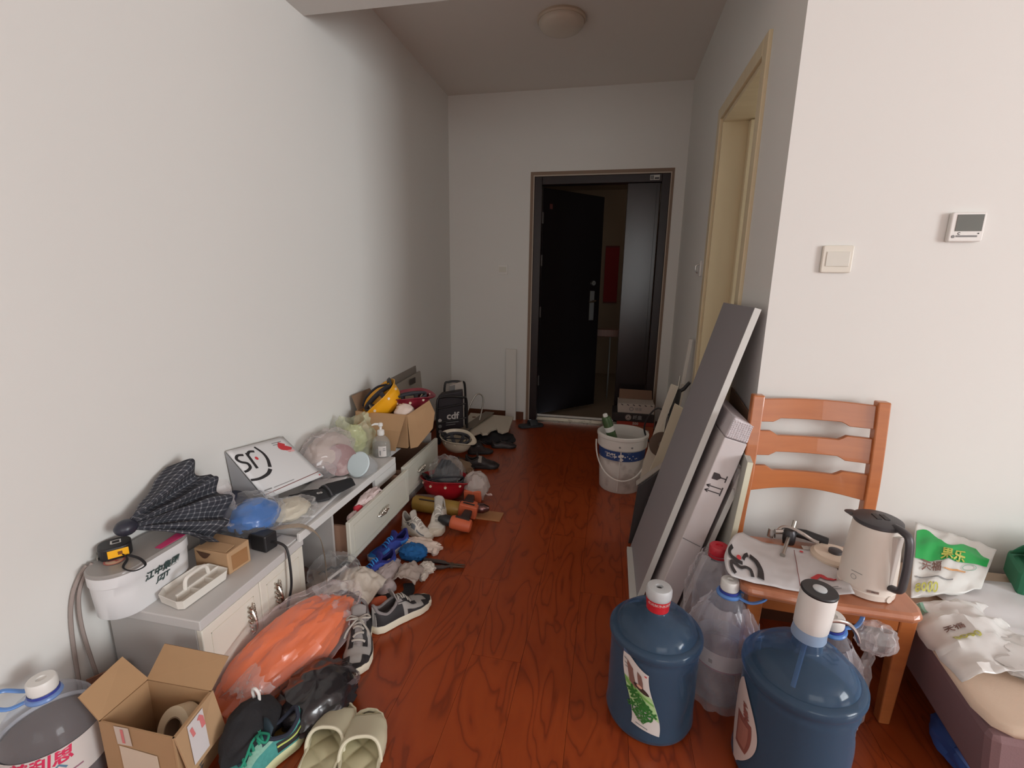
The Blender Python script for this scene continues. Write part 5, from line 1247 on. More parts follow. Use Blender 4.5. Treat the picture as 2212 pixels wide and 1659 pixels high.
# make sure prints sit on the outer face
test = fp.data.vertices[0].co
em2 = lambda x, y: fe(x, y, 0.0042)
bm = newbm(); stroke(bm, smoothpath([(0.165, 0.145, 0), (0.085, 0.125, 0), (0.035, 0.175, 0), (0.055, 0.245, 0), (0.125, 0.305, 0), (0.120, 0.385, 0), (0.055, 0.425, 0), (-0.0, 0.43, 0)], 6), 0.042, em2); obj('letter_s', bm, M_ink, t)
bm = newbm(); stroke(bm, [(0.225, 0.12), (0.20, 0.44)], 0.040, em2); stroke(bm, smoothpath([(0.224, 0.16, 0), (0.28, 0.115, 0), (0.352, 0.135, 0)], 5), 0.042, em2); o = obj('letter_f', bm, M_ink, t); o['kind'] = 'stuff'
bm = newbm(); stroke(bm, smoothpath([(0.405, 0.055, 0), (0.45, 0.20, 0), (0.44, 0.34, 0), (0.378, 0.49, 0)], 6), [0.030+0.022*k/18 for k in range(19)], em2); obj('emblem_arc', bm, M_ink, t)
bm = newbm(); stroke(bm, smoothpath([(0.36, 0.525, 0), (0.27, 0.595, 0), (0.12, 0.625, 0), (-0.005, 0.60, 0)], 6), [0.060-0.001*k for k in range(19)], em2); obj('emblem_tail', bm, M_ink, t)
bm = newbm(); disc2(bm, 0.303, 0.265, 0.024, em2, sy=1.4); obj('red_dot', bm, M_red, t)
bm = newbm(); stroke(bm, sub_pts([(0.02, 0.925), (0.985, 0.885)], 8), 0.012, em2); obj('red_line', bm, mat('brown_ink', (120, 60, 54)), t)
bm = newbm(); blotch = [(0.86, 0.12), (0.80, 0.20), (0.86, 0.24), (0.92, 0.30)]
stroke(bm, smoothpath([(x, y, 0) for x, y in blotch], 5), 0.11, em2); rp_ = obj('red_print', bm, M_red, t)
bm = newbm(); stroke(bm, [(0.84, 0.31), (0.95, 0.33)], 0.045, em2); obj('pink_print', bm, mat('pale_pink_ink', (220, 170, 170), 0.6), t)
bm = newbm(); stroke(bm, [(0.20, 0.86), (0.55, 0.855)], 0.012, em2); stroke(bm, [(0.05, 0.855), (0.17, 0.855)], 0.022, em2); stroke(bm, [(0.70, 0.08), (0.88, 0.085)], 0.014, em2); stroke(bm, [(0.70, 0.12), (0.80, 0.125)], 0.014, em2); o = obj('small_print', bm, M_inkgrey, t); o['kind'] = 'stuff'
bm = newbm(); disc2(bm, 0.955, 0.95, 0.014, em2); obj('red_mark', bm, M_red, t)

t = thing('black_strap_cloth', 'black neoprene strap with small pale lettering on the long cabinet', 'cloth', (0, 0, 0))
def kb(u, v):
    p = V((-1.205+0.155*u+0.02*math.sin(u*3), 1.525+0.185*u, 0))
    d = V((0.75, -0.66, 0))
    w = (0.085+0.028*math.sin(u*PI*1.2))*(v-0.5)
    q = p+V((-0.45, 0.9, 0)).normalized()*w*-1 if False else p+V((0.60, -0.80, 0)).normalized()*0+V((-0.80, 0.55, 0)).normalized()*w
    q.z = ZT+0.012+0.022*math.sin(PI*v)+(0.012 if u > 0.45 else 0)*math.sin(min(1, (u-0.45)/0.1)*PI/2)+0.004*fbm(V((u*4, v*3, 3)), 2)
    return q
bm = newbm(); grid(bm, lambda u, v: kb(u*0.55, v), 16, 12); obj('front_band', bm, mat('black_neoprene', (34, 34, 37), 0.65), t, smooth=True, solid=0.004)
bm = newbm(); grid(bm, lambda u, v: kb(0.46+u*0.54, v)+V((0, 0, 0.004)), 16, 12); obj('rear_band', bm, mat('black_neoprene_rough', (30, 30, 32), 0.9), t, smooth=True, solid=0.004)
bm = newbm(); tube(bm, [kb(0.50, v/10)+V((0, 0, 0.004)) for v in range(11)], 0.004, 8); obj('piping', bm, mat('grey_piping', (78, 78, 82), 0.6), t, smooth=True)
lettering('05', 0.022, M_label, t, lambda x, y: kb(0.36+x*4.0, 0.30+y*5)+V((0.002, -0.003, 0.005)), bold=0.0006)
t = thing('flat_black_bar', 'thin dark flat bar with pale edge lying under the pinkish bag', 'bar', (0, 0, 0))
bm = newbm(); prism(bm, [(-1.275, 1.70), (-1.245, 1.68), (-1.165, 1.875), (-1.19, 1.89)], ZT+0.018, ZT+0.030); obj('bar', bm, M_black, t, bevel=0.002)
bm = newbm(); prism(bm, [(-1.290, 1.71), (-1.276, 1.70), (-1.19, 1.89), (-1.205, 1.90)], ZT+0.016, ZT+0.024); obj('edge_strip', bm, M_inkgrey, t)

# clear bags and bowls on the long cabinet
t = thing('beige_bag', 'clear bag of pale beige things slumped against the left wall', 'bag', (-1.275, 1.90, ZT))
bm = newbm(); blob(bm, (0, 0, 0.075), (0.080, 0.120, 0.080), 0.12, 1.6, 2, 32, 20, floor=0.001); obj('bag_contents', bm, mat('dusty_beige', (188, 172, 162), 0.85, var=0.1), t, smooth=True)
bm = newbm(); blob(bm, (0, -0.01, 0.077), (0.087, 0.150, 0.092), 0.20, 2.1, 7, 40, 24, floor=0.0008); obj('bag_skin', bm, M_clear2, t, smooth=True, ang=25)
bm = newbm(); blob(bm, (0.035, -0.13, 0.035), (0.055, 0.055, 0.036), 0.3, 2.2, 9, 26, 16, floor=0.0008); obj('bag_fold', bm, M_clear2, t, smooth=True, ang=25)
t = thing('vegetable_bag', 'pale green produce bag standing against the wall in front of the helmet carton', 'bag', (-1.262, 2.11, ZT))
bm = newbm(); blob(bm, (0, 0, 0.075), (0.055, 0.055, 0.065), 0.18, 1.8, 6, 32, 20, floor=0.001); obj('greens', bm, mat('leaf_green', (186, 192, 132), 0.8, var=0.35, scale=18), t, smooth=True)
bm = newbm()
def vb(u, v):
    a = u*2*PI; k = 1-0.10*v
    p = V((0.088*k*math.cos(a)*(1-0.75*max(0, v-0.45)), 0.100*k*math.sin(a)*(1-0.35*v), 0.001+0.185*v+0.02*v*math.sin(a*2)))
    return p+V((math.cos(a), math.sin(a), 0.3))*0.020*ridge(V((math.cos(a)*1.6, math.sin(a)*1.6, v*2.5)), 2)*min(1, v*4)
grid(bm, vb, 44, 22, cu=True); obj('bag_skin', bm, film('greenish_film', (228, 232, 200), 0.30, 0.14, 0.8), t, smooth=True, ang=25)
t = thing('marbled_bowl', 'mauve marbled round bowl standing on edge behind the pale cup', 'bowl', (-1.183, 1.885, ZT), rot=(0, 0, 0))
Mb = T(0.018, -0.062, 0.078) @ align((0.35, -0.85, 0.38), (1, 0, 0))
bm = newbm(); lathe(bm, [(0.072, 0), (0.068, -0.014), (0.050, -0.030), (0.02, -0.038), (0.001, -0.039)], 40, Mb, cap0=False); lathe(bm, [(0.072, 0), (0.067, -0.003), (0.050, -0.012), (0.02, -0.016), (0.001, -0.017)], 40, Mb, cap0=False); obj('bowl', bm, mat('mauve_marble', (160, 132, 132), 0.35, var=0.15, scale=20, stain=((214, 198, 198), 0.6, 14)), t, smooth=True, ang=60)
t = thing('frosted_cup', 'pale blue frosted plastic cup lying on its side at the cabinet edge', 'cup', (-1.085, 1.835, ZT), rot=(0, 0, 0))
Mc = T(0, 0, 0.060) @ align((-0.12, -0.86, 0.50), (1, 0, 0))
bm = newbm(); lathe(bm, [(0.034, -0.105), (0.040, -0.10), (0.050, -0.05), (0.058, -0.004), (0.060, 0)], 40, Mc, cap1=False); obj('cup_wall', bm, film('frosted_cup_plastic', (206, 210, 212), 0.55, 0.35), t, smooth=True, ang=50)
bm = newbm(); lathe(bm, [(0.0585, -0.001), (0.054, 0.003), (0.001, 0.004)], 40, Mc, cap0=False); obj('cup_lid', bm, mat('pale_blue_lid', (196, 212, 216), 0.4), t, smooth=True)

t = thing('sanitizer_bottle', 'clear pump bottle of hand sanitizer in front of the helmet carton', 'bottle', (-1.108, 2.105, ZT))
bm = newbm(); lathe(bm, [(0.042, 0), (0.047, 0.004), (0.047, 0.060), (0.044, 0.078), (0.034, 0.096), (0.018, 0.108), (0.014, 0.112), (0.014, 0.118)], 36, cap1=False, sy=0.8); obj('bottle_shell', bm, film('clear_bottle', (206, 208, 204), 0.22, 0.06, 0.6), t, smooth=True, ang=60)
bm = newbm(); lathe(bm, [(0.044, 0.003), (0.0445, 0.055), (0.0445, 0.066)], 30, sy=0.8); obj('gel', bm, film('clear_gel', (186, 190, 186), 0.15, 0.05), t, smooth=True)
bm = newbm(); lathe(bm, [(0.0165, 0.112), (0.018, 0.116), (0.018, 0.136), (0.012, 0.140), (0.006, 0.142), (0.006, 0.158)], 20); pb_ = obj('pump_collar', bm, M_white, t, smooth=True, ang=40)
bm = newbm(); lathe(bm, [(0.008, 0.156), (0.012, 0.160), (0.012, 0.172), (0.008, 0.176)], 16); tube(bm, [(0, 0, 0.168), (-0.025, -0.010, 0.170), (-0.040, -0.016, 0.164)], [0.007, 0.006, 0.004], 8); obj('pump_nozzle', bm, M_white, pb_, smooth=True)
fs = cyl_map(0.0475, math.radians(-62), 0.035)
def fss(x, y):
    p = fs(x, y); return V((p.x, p.y*0.8-0.0006, p.z))
bm = newbm(); grid(bm, lambda u, v: fss((u-0.5)*0.042, (v-0.5)*0.055), 10, 2); sl = obj('label', bm, M_label, t, smooth=True, ang=180)
bm = newbm(); stroke(bm, [(-0.012, -0.02), (-0.012, 0.005)], 0.006, lambda x, y: fss(x, y)+V((0.0006, -0.0008, 0))); stroke(bm, [(0.002, 0.015), (0.016, 0.015)], 0.004, lambda x, y: fss(x, y)+V((0.0006, -0.0008, 0))); stroke(bm, [(0.002, 0.006), (0.016, 0.006)], 0.004, lambda x, y: fss(x, y)+V((0.0006, -0.0008, 0))); o = obj('label_print', bm, M_inkgrey, sl); o['kind'] = 'stuff'

# carton with helmets
t = thing('open_carton', 'open brown carton holding the yellow and dark red helmets on the cabinet', 'box', (0, 0, 0))
KX0, KX1, KY0, KY1, KZ = -1.315, -1.020, 2.225, 2.50, 0.505
bm = newbm()
box(bm, KX0, KX1, KY0, KY0+0.005, ZT, KZ); box(bm, KX0, KX1, KY1-0.005, KY1, ZT, KZ); box(bm, KX0, KX0+0.005, KY0+0.005, KY1-0.005, ZT, KZ); box(bm, KX1-0.005, KX1, KY0+0.005, KY1-0.005, ZT, KZ); box(bm, KX0, KX1, KY0, KY1, ZT, ZT+0.004)
obj('box_body', bm, M_card, t)
bm = newbm(); board(bm, [(KX0+0.005, KY0, KZ), (KX1-0.003, KY0, KZ), (KX1-0.012, KY0-0.050, ZT+0.115), (KX0+0.010, KY0-0.050, ZT+0.115)], 0.004); board(bm, [(KX0+0.010, KY0-0.051, ZT+0.115), (KX1-0.012, KY0-0.051, ZT+0.115), (KX1-0.045, KY0-0.055, ZT+0.004), (KX0+0.016, KY0-0.055, ZT+0.004)], 0.004); obj('front_flap', bm, M_card, t)
bm = newbm(); board(bm, [(KX1, KY0+0.01, KZ-0.005), (KX1+0.105, KY0+0.065, KZ+0.070), (KX1+0.125, KY0+0.09, KZ+0.0), (KX1+0.115, KY0+0.08, ZT+0.10), (KX1+0.045, KY0+0.03, ZT+0.005), (KX1+0.012, KY0+0.012, ZT-0.0)], 0.004, 1); obj('side_flap', bm, M_card, t)
bm = newbm(); board(bm, [(KX0, KY0+0.02, KZ), (KX0, KY1-0.02, KZ), (KX0-0.036, KY1-0.05, KZ+0.075), (KX0-0.036, KY0+0.03, KZ+0.075)], 0.004); obj('wall_flap', bm, mat('dull_cardboard', (132, 106, 84)), t)
t = thing('tissue_wad', 'pinkish white paper wad between the two helmets in the carton', 'paper', (-1.055, 2.28, 0.48))
bm = newbm(); blob(bm, (0, 0, 0.02), (0.045, 0.04, 0.04), 0.25, 2, 3, 20, 14); obj('wad', bm, mat('pinkish_tissue', (214, 196, 184), 0.85), t, smooth=True, ang=40)

def helmet(name, label, loc, M, shell, inner=(96, 90, 84), dots=True, R=0.108, web=(66, 66, 72)):
    """hard hat, upside down in local space: opening towards +z, brim at z=0, dome below"""
    t = thing(name, label, 'helmet', loc)
    ms = mat('helmet_'+name+label[:6].strip(), shell, 0.3, coat=0.3)
    def fn(p, a):
        k = 1.0
        if p.z > -0.012: k = 1+0.16*max(0, math.cos(a))**3     # the peak
        return V((p.x*1.10*k, p.y*0.90, p.z-0.03*max(0, math.cos(a))**3*(1 if p.z > -0.012 else 0)))
    prof = [(0.02, -0.128), (0.055, -0.122), (0.085, -0.100), (0.102, -0.065), (0.108, -0.030), (0.110, -0.010), (0.122, -0.002), (0.123, 0.001)]
    prof = [(0.001, -0.130)]+prof
    bm = newbm(); lathe(bm, [(r*R/0.108, z*R/0.108) for r, z in prof], 48, M, cap1=False, cap0=False, fn=fn); obj('shell', bm, ms, t, smooth=True, ang=60, solid=0.004, off=-1)
    mw = mat('helmet_webbing', web, 0.7)
    M = M @ Matrix.Scale(R/0.108*0.97, 4)
    bm = newbm(); lathe(bm, [(0.100, -0.012), (0.096, -0.04)], 40, M, cap0=False, cap1=False, fn=lambda p, a: V((p.x*1.05, p.y*0.86, p.z))); obj('headband', bm, mw, t, smooth=True, solid=0.004)
    for k in range(3):
        a = PI*k/3+0.3
        pts = [M @ V((0.094*math.cos(a)*s*1.05, 0.094*math.sin(a)*s*0.86, -0.03-0.070*(1-s*s))) for s in [-1+2*i/14 for i in range(15)]]
        bm = newbm(); tube(bm, pts, 0.013, 8, 0.18, up=M.to_3x3() @ V((0, 0, 1))); obj('crown_strap', bm, mw, t, smooth=True)
    bm = newbm(); grid(bm, lambda u, v: M @ V((0.060+0.012*v, -0.03+0.06*u, -0.075+0.055*v)), 3, 3); obj('pad', bm, mat('helmet_pad', (176, 162, 136), 0.85), t, solid=0.006)
    bm = newbm(); grid(bm, lambda u, v: M @ V((-0.05+0.055*u, 0.056+0.014*v, -0.080+0.045*v)), 3, 3); obj('pad', bm, mat('helmet_pad2', (150, 138, 118), 0.85), t, solid=0.006)
    bm = newbm(); tube(bm, [M @ q for q in smoothpath([(-0.085, -0.055, -0.012), (-0.03, -0.075, 0.012), (0.05, -0.06, 0.016), (0.10, -0.02, 0.004)], 6)], 0.010, 8, 0.2); obj('chin_strap', bm, mw, t, smooth=True)
    bm = newbm(); tube(bm, [M @ q for q in smoothpath([(-0.10, 0.02, -0.01), (-0.115, -0.02, 0.010), (-0.10, -0.05, 0.004)], 6)], 0.014, 8, 0.3); obj('ratchet', bm, M_black, t, smooth=True)
    if dots:
        for a in [math.radians(d) for d in (200, 240, 280, 320, 20, 60, 110, 150)]:
            k = 1/0.97
            c = V((0.1085*k*math.cos(a)*1.10, 0.1085*k*math.sin(a)*0.90, -0.030*k))
            n = V((math.cos(a)/1.1, math.sin(a)/0.9, -0.16)).normalized()
            bm = newbm(); cyl(bm, M @ (c-n*0.002), M @ (c+n*0.0035), 0.0075, 0.0070, 14); obj('vent_cap', bm, mat('pale_vent_cap', (226, 212, 188), 0.4), t, smooth=True)
    return t
helmet('hard_hat', 'yellow hard hat lying tilted on top of the open carton', (-1.225, 2.30, 0.580), align((-0.50, -0.42, 0.76), (-0.75, -0.5, -0.7)), (232, 164, 28), R=0.104)
helmet('hard_hat', 'dark red hard hat behind the yellow one in the carton', (-1.075, 2.395, 0.578), align((-0.12, -0.10, 1), (1, 0.2, 0)), (124, 32, 48), R=0.100)
helmet('hard_hat', 'red hard hat upturned on the floor, stuffed with grey gloves', (-0.850, 2.335, 0.132), RZ(math.radians(8)) @ RX(math.radians(-4)), (160, 24, 36), R=0.112)
helmet('hard_hat', 'dirty white hard hat upturned on the shoes beside the folding cart', (-0.965, 2.895, 0.175), align((0.05, -0.18, 1), (1, -0.1, 0)), (222, 210, 188), R=0.096)

t = thing('wall_board', 'tall grey board leaning on the left wall behind the carton', 'board', (0, 0, 0))
bm = newbm(); board(bm, [(-1.325, 2.66, 0), (-1.325, 3.17, 0), (-1.366, 3.17, 0.592), (-1.366, 2.66, 0.572)], 0.010, -1); obj('panel', bm, mat('brownish_grey_board', (138, 130, 122), 0.6), t)
t = thing('wall_board', 'shorter grey board with a small dark latch in front of the taller one', 'board', (0, 0, 0))
bm = newbm(); board(bm, [(-1.290, 2.64, 0), (-1.290, 3.19, 0), (-1.340, 3.19, 0.548), (-1.340, 2.64, 0.525)], 0.010, -1); pn = obj('panel', bm, mat('pale_brownish_board', (158, 152, 142), 0.6), t)
bm = newbm(); box(bm, -1.326, -1.318, 2.97, 3.05, 0.49, 0.53); obj('latch', bm, mat('dark_latch', (70, 66, 62), 0.5), t, bevel=0.002)
t = thing('clear_band', 'beige translucent plastic strip curling over the joint of the two cabinets', 'strip', (0, 0, 0))
bm = newbm(); tube(bm, smoothpath([(-1.16, 1.31, ZN+0.035), (-1.10, 1.325, ZN+0.045), (-1.04, 1.36, ZN+0.040), (-1.005, 1.395, ZN-0.01), (-0.995, 1.41, ZN-0.10), (-0.99, 1.405, 0.06)], 6), 0.016, 8, 0.1, up=(0, 0, 1)); obj('strip', bm, film('beige_film_strip', (190, 170, 146), 0.55, 0.2), t, smooth=True)

# ------------------------------------------------------------ cords on the wall, scraps
M_cord = mat('grey_brown_cord', (150, 138, 132), 0.6)
t = thing('cord', 'grey-brown cord running down the left wall, left of the pair', 'cord', (0, 0, 0))
bm = newbm(); tube(bm, smoothpath([(-1.35, 0.885, 0.43), (-1.360, 0.868, 0.405), (-1.362, 0.845, 0.36), (-1.363, 0.830, 0.28), (-1.364, 0.822, 0.12), (-1.36, 0.82, 0.012)], 8), 0.005, 8); obj('cord', bm, M_cord, t, smooth=True)
t = thing('cord', 'grey-brown cord running down the left wall, right of the pair', 'cord', (0, 0, 0))
bm = newbm(); tube(bm, smoothpath([(-1.345, 0.895, 0.432), (-1.355, 0.875, 0.40), (-1.355, 0.854, 0.35), (-1.355, 0.848, 0.26), (-1.352, 0.856, 0.12), (-1.345, 0.862, 0.012)], 8), 0.005, 8); obj('cord', bm, M_cord, t, smooth=True)
t = thing('cardboard_piece', 'reddish brown folded cardboard piece by the wall behind the water bottle', 'cardboard', (0, 0, 0))
bm = newbm(); board(bm, [(-1.345, 0.83, 0), (-1.285, 0.90, 0), (-1.290, 0.90, 0.125), (-1.350, 0.83, 0.115)], 0.005); obj('panel', bm, mat('reddish_cardboard', (140, 98, 78), 0.8), t)
bm = newbm(); board(bm, [(-1.345, 0.80, 0), (-1.315, 0.835, 0), (-1.318, 0.835, 0.085), (-1.348, 0.80, 0.07)], 0.004); obj('panel', bm, mat('reddish_cardboard2', (150, 112, 92), 0.8), t)

# ------------------------------------------------------------ shoes
def lerp_tab(tab, t):
    for (a, x), (b, y) in zip(tab[:-1], tab[1:]):
        if t <= b:
            k = (t-a)/(b-a) if b > a else 0
            k = k*k*(3-2*k)
            return x+(y-x)*k
    return tab[-1][1]
def shoe(label, heel, toe, cols, group=None, cat='shoe', name='sneaker', hs=0.024, collar=0.082, laces=True, tongue=0.03, side=1, roll=0.0, Wf=1.0, patches=(), lace_bow=True, bigsole=0.0, z0=0.0, vent=None):
    """one sneaker; local x runs from heel (0) to toe (L)"""
    h, e = V((*heel, z0)), V((*toe, z0))
    L = (e-h).length
    rz = math.atan2(e.y-h.y, e.x-h.x)
    t = thing(name, label, cat, h, group=group, rot=(roll, 0, rz))
    s = L/0.23
    wt = [(0, 0.006), (0.04, 0.024), (0.14, 0.033), (0.36, 0.033), (0.55, 0.039), (0.72, 0.043), (0.86, 0.037), (0.95, 0.024), (1.0, 0.004)]
    yt = [(0, 0), (0.3, 0.000), (0.6, 0.003), (0.85, 0.0), (1.0, -0.006)]
    ht = [(0, collar*0.97), (0.06, collar), (0.2, collar*0.82), (0.34, collar*0.93), (0.5, collar*0.86), (0.66, 0.052), (0.8, 0.043), (0.92, 0.034), (0.98, 0.02), (1.0, 0.006)]
    w = lambda u: lerp_tab(wt, u)*s*Wf
    yc = lambda u: lerp_tab(yt, u)*s*side
    hh = lambda u: max(0.004, lerp_tab(ht, u)*s-hs*s)
    def S(u, a, off=0.0):
        ww, h_ = w(u)+off, hh(u)+off
        ca, sa = math.cos(a), math.sin(a)
        lean = 1-0.32*max(0, sa)**2 if u < 0.6 else 1-0.12*max(0, sa)
        y = yc(u)+ww*math.copysign(abs(ca)**0.8, ca)*lean
        z = hs*s+h_*max(0, sa)**0.9
        x = u*L-(0.012*s*sa if u < 0.1 else 0)*(1-u/0.1)*-0.3+(off if u > 0.97 else 0)
        return V((x, y, z))
    # sole
    N = 22
    us = [0.5-0.5*math.cos(PI*i/N) for i in range(N+1)]
    def outline(k, ex=0.0): return [((u*L-L/2)*(1+ex/L*2)+L/2, yc(u)+(w(u)*k+ex)) for u in us]+[((u*L-L/2)*(1+ex/L*2)+L/2, yc(u)-(w(u)*k+ex)) for u in reversed(us[1:-1])]
    bm = newbm(); rings = []
    for z, k, ex in ((0, 0.94, -0.002), (0.004, 1.0, 0.001+bigsole), (hs*0.85, 1.0, 0.0025+bigsole*0.5), (hs, 0.98, 0.0008)):
        rings.append([bm.verts.new((x, y, z*s+(0.010*s*max(0, (x/L-0.86)/0.14)**2 if z < hs*0.5 else 0.004*s*max(0, (x/L-0.86)/0.14)))) for x, y in outline(k, ex*s)])
    ring_bridge(bm, rings); obj('sole', bm, cols['sole'], t, smooth=True, ang=45)
    # upper shell with foot opening and throat
    NA = 24
    ua = sorted(set([i/40 for i in range(41)]))
    def open_(u, a):
        q = abs(a-PI/2)
        return (0.05 < u < 0.40 and q < 0.30*PI*(1-0.15*abs(u-0.2)/0.2)) or (0.40 <= u < 0.66 and q < 0.085*PI)
    def shell(off, umax, nm, m, par=t):
        bm = newbm()
        vs = [[bm.verts.new(S(u, PI*j/NA, off)) for j in range(NA+1)] for u in ua]
        for i in range(len(ua)-1):
            if ua[i] >= umax: break
            for j in range(NA):
                um, am = (ua[i]+ua[i+1])/2, PI*(j+0.5)/NA
                if not open_(um, am): bm.faces.new((vs[i][j], vs[i+1][j], vs[i+1][j+1], vs[i][j+1]))
        for v in [v for v in bm.verts if not v.link_faces]: bm.verts.remove(v)
        return obj(nm, bm, m, par, smooth=True, ang=70)
    up = shell(0, 2, 'upper', cols['upper'])
    shell(-0.0035*s, 0.66, 'lining', cols['lining'])
    # collar roll along the opening
    q0 = 0.30*PI
    rim = [S(0.05, PI/2-q0*0.5), S(0.08, PI/2-q0*0.85), S(0.2, PI/2-q0*0.98), S(0.33, PI/2-q0*0.88), S(0.41, PI/2-q0*0.45)]
    rim2 = [S(0.41, PI/2+q0*0.45), S(0.33, PI/2+q0*0.88), S(0.2, PI/2+q0*0.98), S(0.08, PI/2+q0*0.85), S(0.05, PI/2+q0*0.5)]
    bm = newbm(); tube(bm, smoothpath(rim2+[S(0.035, PI/2)]+rim, 4), 0.0052*s, 8); obj('collar', bm, cols['lining'], t, smooth=True)
    bm = newbm(); o = outline(0.86)
    o = [(x, y) for x, y in o if x < L*0.8]
    vsx = [bm.verts.new((x, y, (hs+0.004)*s)) for x, y in o]; bm.faces.new(vsx); obj('insole', bm, cols.get('insole', cols['lining']), t)
    # tongue
    bm = newbm()
    def tg(u, v):
        x = (0.68-0.36*u)
        p = S(max(0.40, x), PI/2, -0.004*s)
        if x < 0.40: p = S(0.40, PI/2, -0.004*s); p.x -= (0.40-x)*L*0.7; p.z += (0.40-x)/0.08*tongue*s
        p.y += (v-0.5)*(0.030+0.016*u)*s
        p.z += 0.004*s-0.010*s*(2*v-1)**2
        return p
    grid(bm, tg, 14, 6); obj('tongue', bm, cols.get('tongue', cols['lining']), t, smooth=True, ang=180, solid=0.004*s)
    # laces
    if laces:
        bm = newbm()
        for k in range(5):
            u = 0.435+0.048*k
            a0, a1 = PI*0.36, PI*0.64
            pts = [S(u+0.02*(j/6-0.5)*(1 if k % 2 else -1), a0+(a1-a0)*j/6, 0.003*s+0.004*s*math.sin(PI*j/6)) for j in range(7)]
            tube(bm, pts, 0.0034*s, 6, 0.6)
        o = obj('laces', bm, cols['lace'], t, smooth=True); o['kind'] = 'stuff'
        if lace_bow:
            c = S(0.44, PI/2, 0.012*s)
            bm = newbm()
            for q in (-1, 1):
                tube(bm, smoothpath([c, c+V((0.012, q*0.018, 0.010))*s, c+V((0.004, q*0.036, 0.002))*s, c+V((-0.010, q*0.024, 0.004))*s, c], 5), 0.003*s, 6)
                tube(bm, smoothpath([c, c+V((0.022, q*0.012, 0.004))*s, c+V((0.045, q*0.030, -0.008))*s, c+V((0.060, q*0.036, -0.018))*s], 4), 0.0028*s, 6)
            o = obj('lace_bow', bm, cols['lace'], t, smooth=True); o['kind'] = 'stuff'
    for nm, u0, u1, a0, a1, m, off in patches:
        for mir in ((0, 1) if a1 < PI/2 else (0,)):
            bm = newbm()
            def pf(i, j):
                u = u0+(u1-u0)*i; a = (a0+(a1-a0)*j)
                if mir: a = PI-a
                return S(u, a, off*s)
            grid(bm, pf, 12, 8); obj(nm, bm, m, t, smooth=True, ang=180)
    return t
cm = lambda n, c, r=0.7, **k: mat(n, c, r, **k)
# black and grey panda sneakers
panda = dict(sole=cm('cream_sole', (206, 198, 178), 0.6), upper=cm('grey_suede', (150, 146, 142), 0.9), lining=cm('grey_lining', (124, 118, 118), 0.9), lace=cm('stone_lace', (172, 166, 158), 0.9), tongue=cm('grey_tongue', (134, 128, 126), 0.9))
M_pb = cm('black_leather', (32, 29, 31), 0.7)
pp = [('mudguard', 0.80, 0.985, 0.02, 0.36*PI, M_pb, 0.0016), ('toe_band', 0.90, 0.99, 0.34*PI, 0.66*PI, M_pb, 0.0016), ('eyestay', 0.40, 0.70, 0.27*PI, 0.405*PI, M_pb, 0.002), ('side_panel', 0.02, 0.46, 0.02, 0.24*PI, M_pb, 0.0016), ('arch_panel', 0.52, 0.82, 0.02, 0.10*PI, M_pb, 0.0016)]
shoe('black and grey sneaker lying with its toe to the right, below the pliers', (-0.745, 1.285), (-0.612, 1.480), panda, 'black and grey sneakers', hs=0.030, collar=0.100, patches=pp, tongue=0.035, lace_bow=False)
shoe('black and grey sneaker with untied cream laces, toe pointing at the camera', (-0.795, 1.315), (-0.700, 1.095), panda, 'black and grey sneakers', hs=0.030, collar=0.105, patches=pp, tongue=0.045)
# white sneakers
wh = dict(sole=cm('dirty_white_sole', (196, 186, 168), 0.6), upper=cm('off_white_leather', (212, 206, 196), 0.6), lining=cm('grey_white_lining', (170, 164, 156), 0.9), lace=cm('white_lace', (214, 210, 202), 0.85))
M_wg = cm('grey_stripe', (118, 122, 128), 0.6)
wp = [('grey_stripe', 0.60, 0.86, 0.16*PI, 0.24*PI, M_wg, 0.0018), ('grey_triangle', 0.42, 0.56, 0.10*PI, 0.24*PI, M_wg, 0.0016)]
t = shoe('white sneaker with grey stripes lying on its side under the drawer front', (-0.935, 1.965), (-0.755, 1.885), wh, 'white sneakers', hs=0.030, collar=0.112, patches=wp, tongue=0.04, lace_bow=False)
lettering('FILA', 0.020, M_ink, t, lambda x, y: V((0.080, -0.0345, 0.066))+V((1, -0.02, 0.15)).normalized()*x*0.9+V((-0.1, 0.35, 1.0)).normalized()*y, name='side_lettering', bold=0.0008)
shoe('off-white chunky sneaker standing by the black drill, toe at the camera', (-0.795, 2.125), (-0.757, 1.910), wh, 'white sneakers', hs=0.034, collar=0.125, lace_bow=False, patches=[('toe_cap', 0.86, 0.99, 0.12*PI, 0.88*PI, cm('cream_toe', (216, 206, 190), 0.6), 0.0018)], tongue=0.05)
# blue sneakers
blu = dict(sole=cm('pale_blue_sole', (196, 200, 214), 0.5), upper=cm('royal_blue_mesh', (44, 66, 156), 0.7), lining=cm('indigo_lining', (38, 40, 112), 0.9), lace=cm('cyan_blue_lace', (44, 130, 208), 0.7))
M_cy = cm('cyan_blue_overlay', (44, 122, 204), 0.5)
bp_ = [('overlay', 0.60, 0.90, 0.05*PI, 0.30*PI, M_cy, 0.0016), ('toe_overlay', 0.88, 0.985, 0.25*PI, 0.75*PI, M_cy, 0.0016), ('heel_overlay', 0.10, 0.30, 0.04*PI, 0.14*PI, M_cy, 0.0016)]
shoe('blue running shoe farther along the drawer, pale sole facing the hall', (-0.858, 1.842), (-0.952, 1.655), blu, 'blue running shoes', hs=0.032, collar=0.090, patches=bp_, lace_bow=False)
shoe('blue running shoe nearer the camera, beside the clear plastic film', (-0.838, 1.672), (-0.945, 1.490), blu, 'blue running shoes', hs=0.030, collar=0.088, patches=bp_, lace_bow=False)
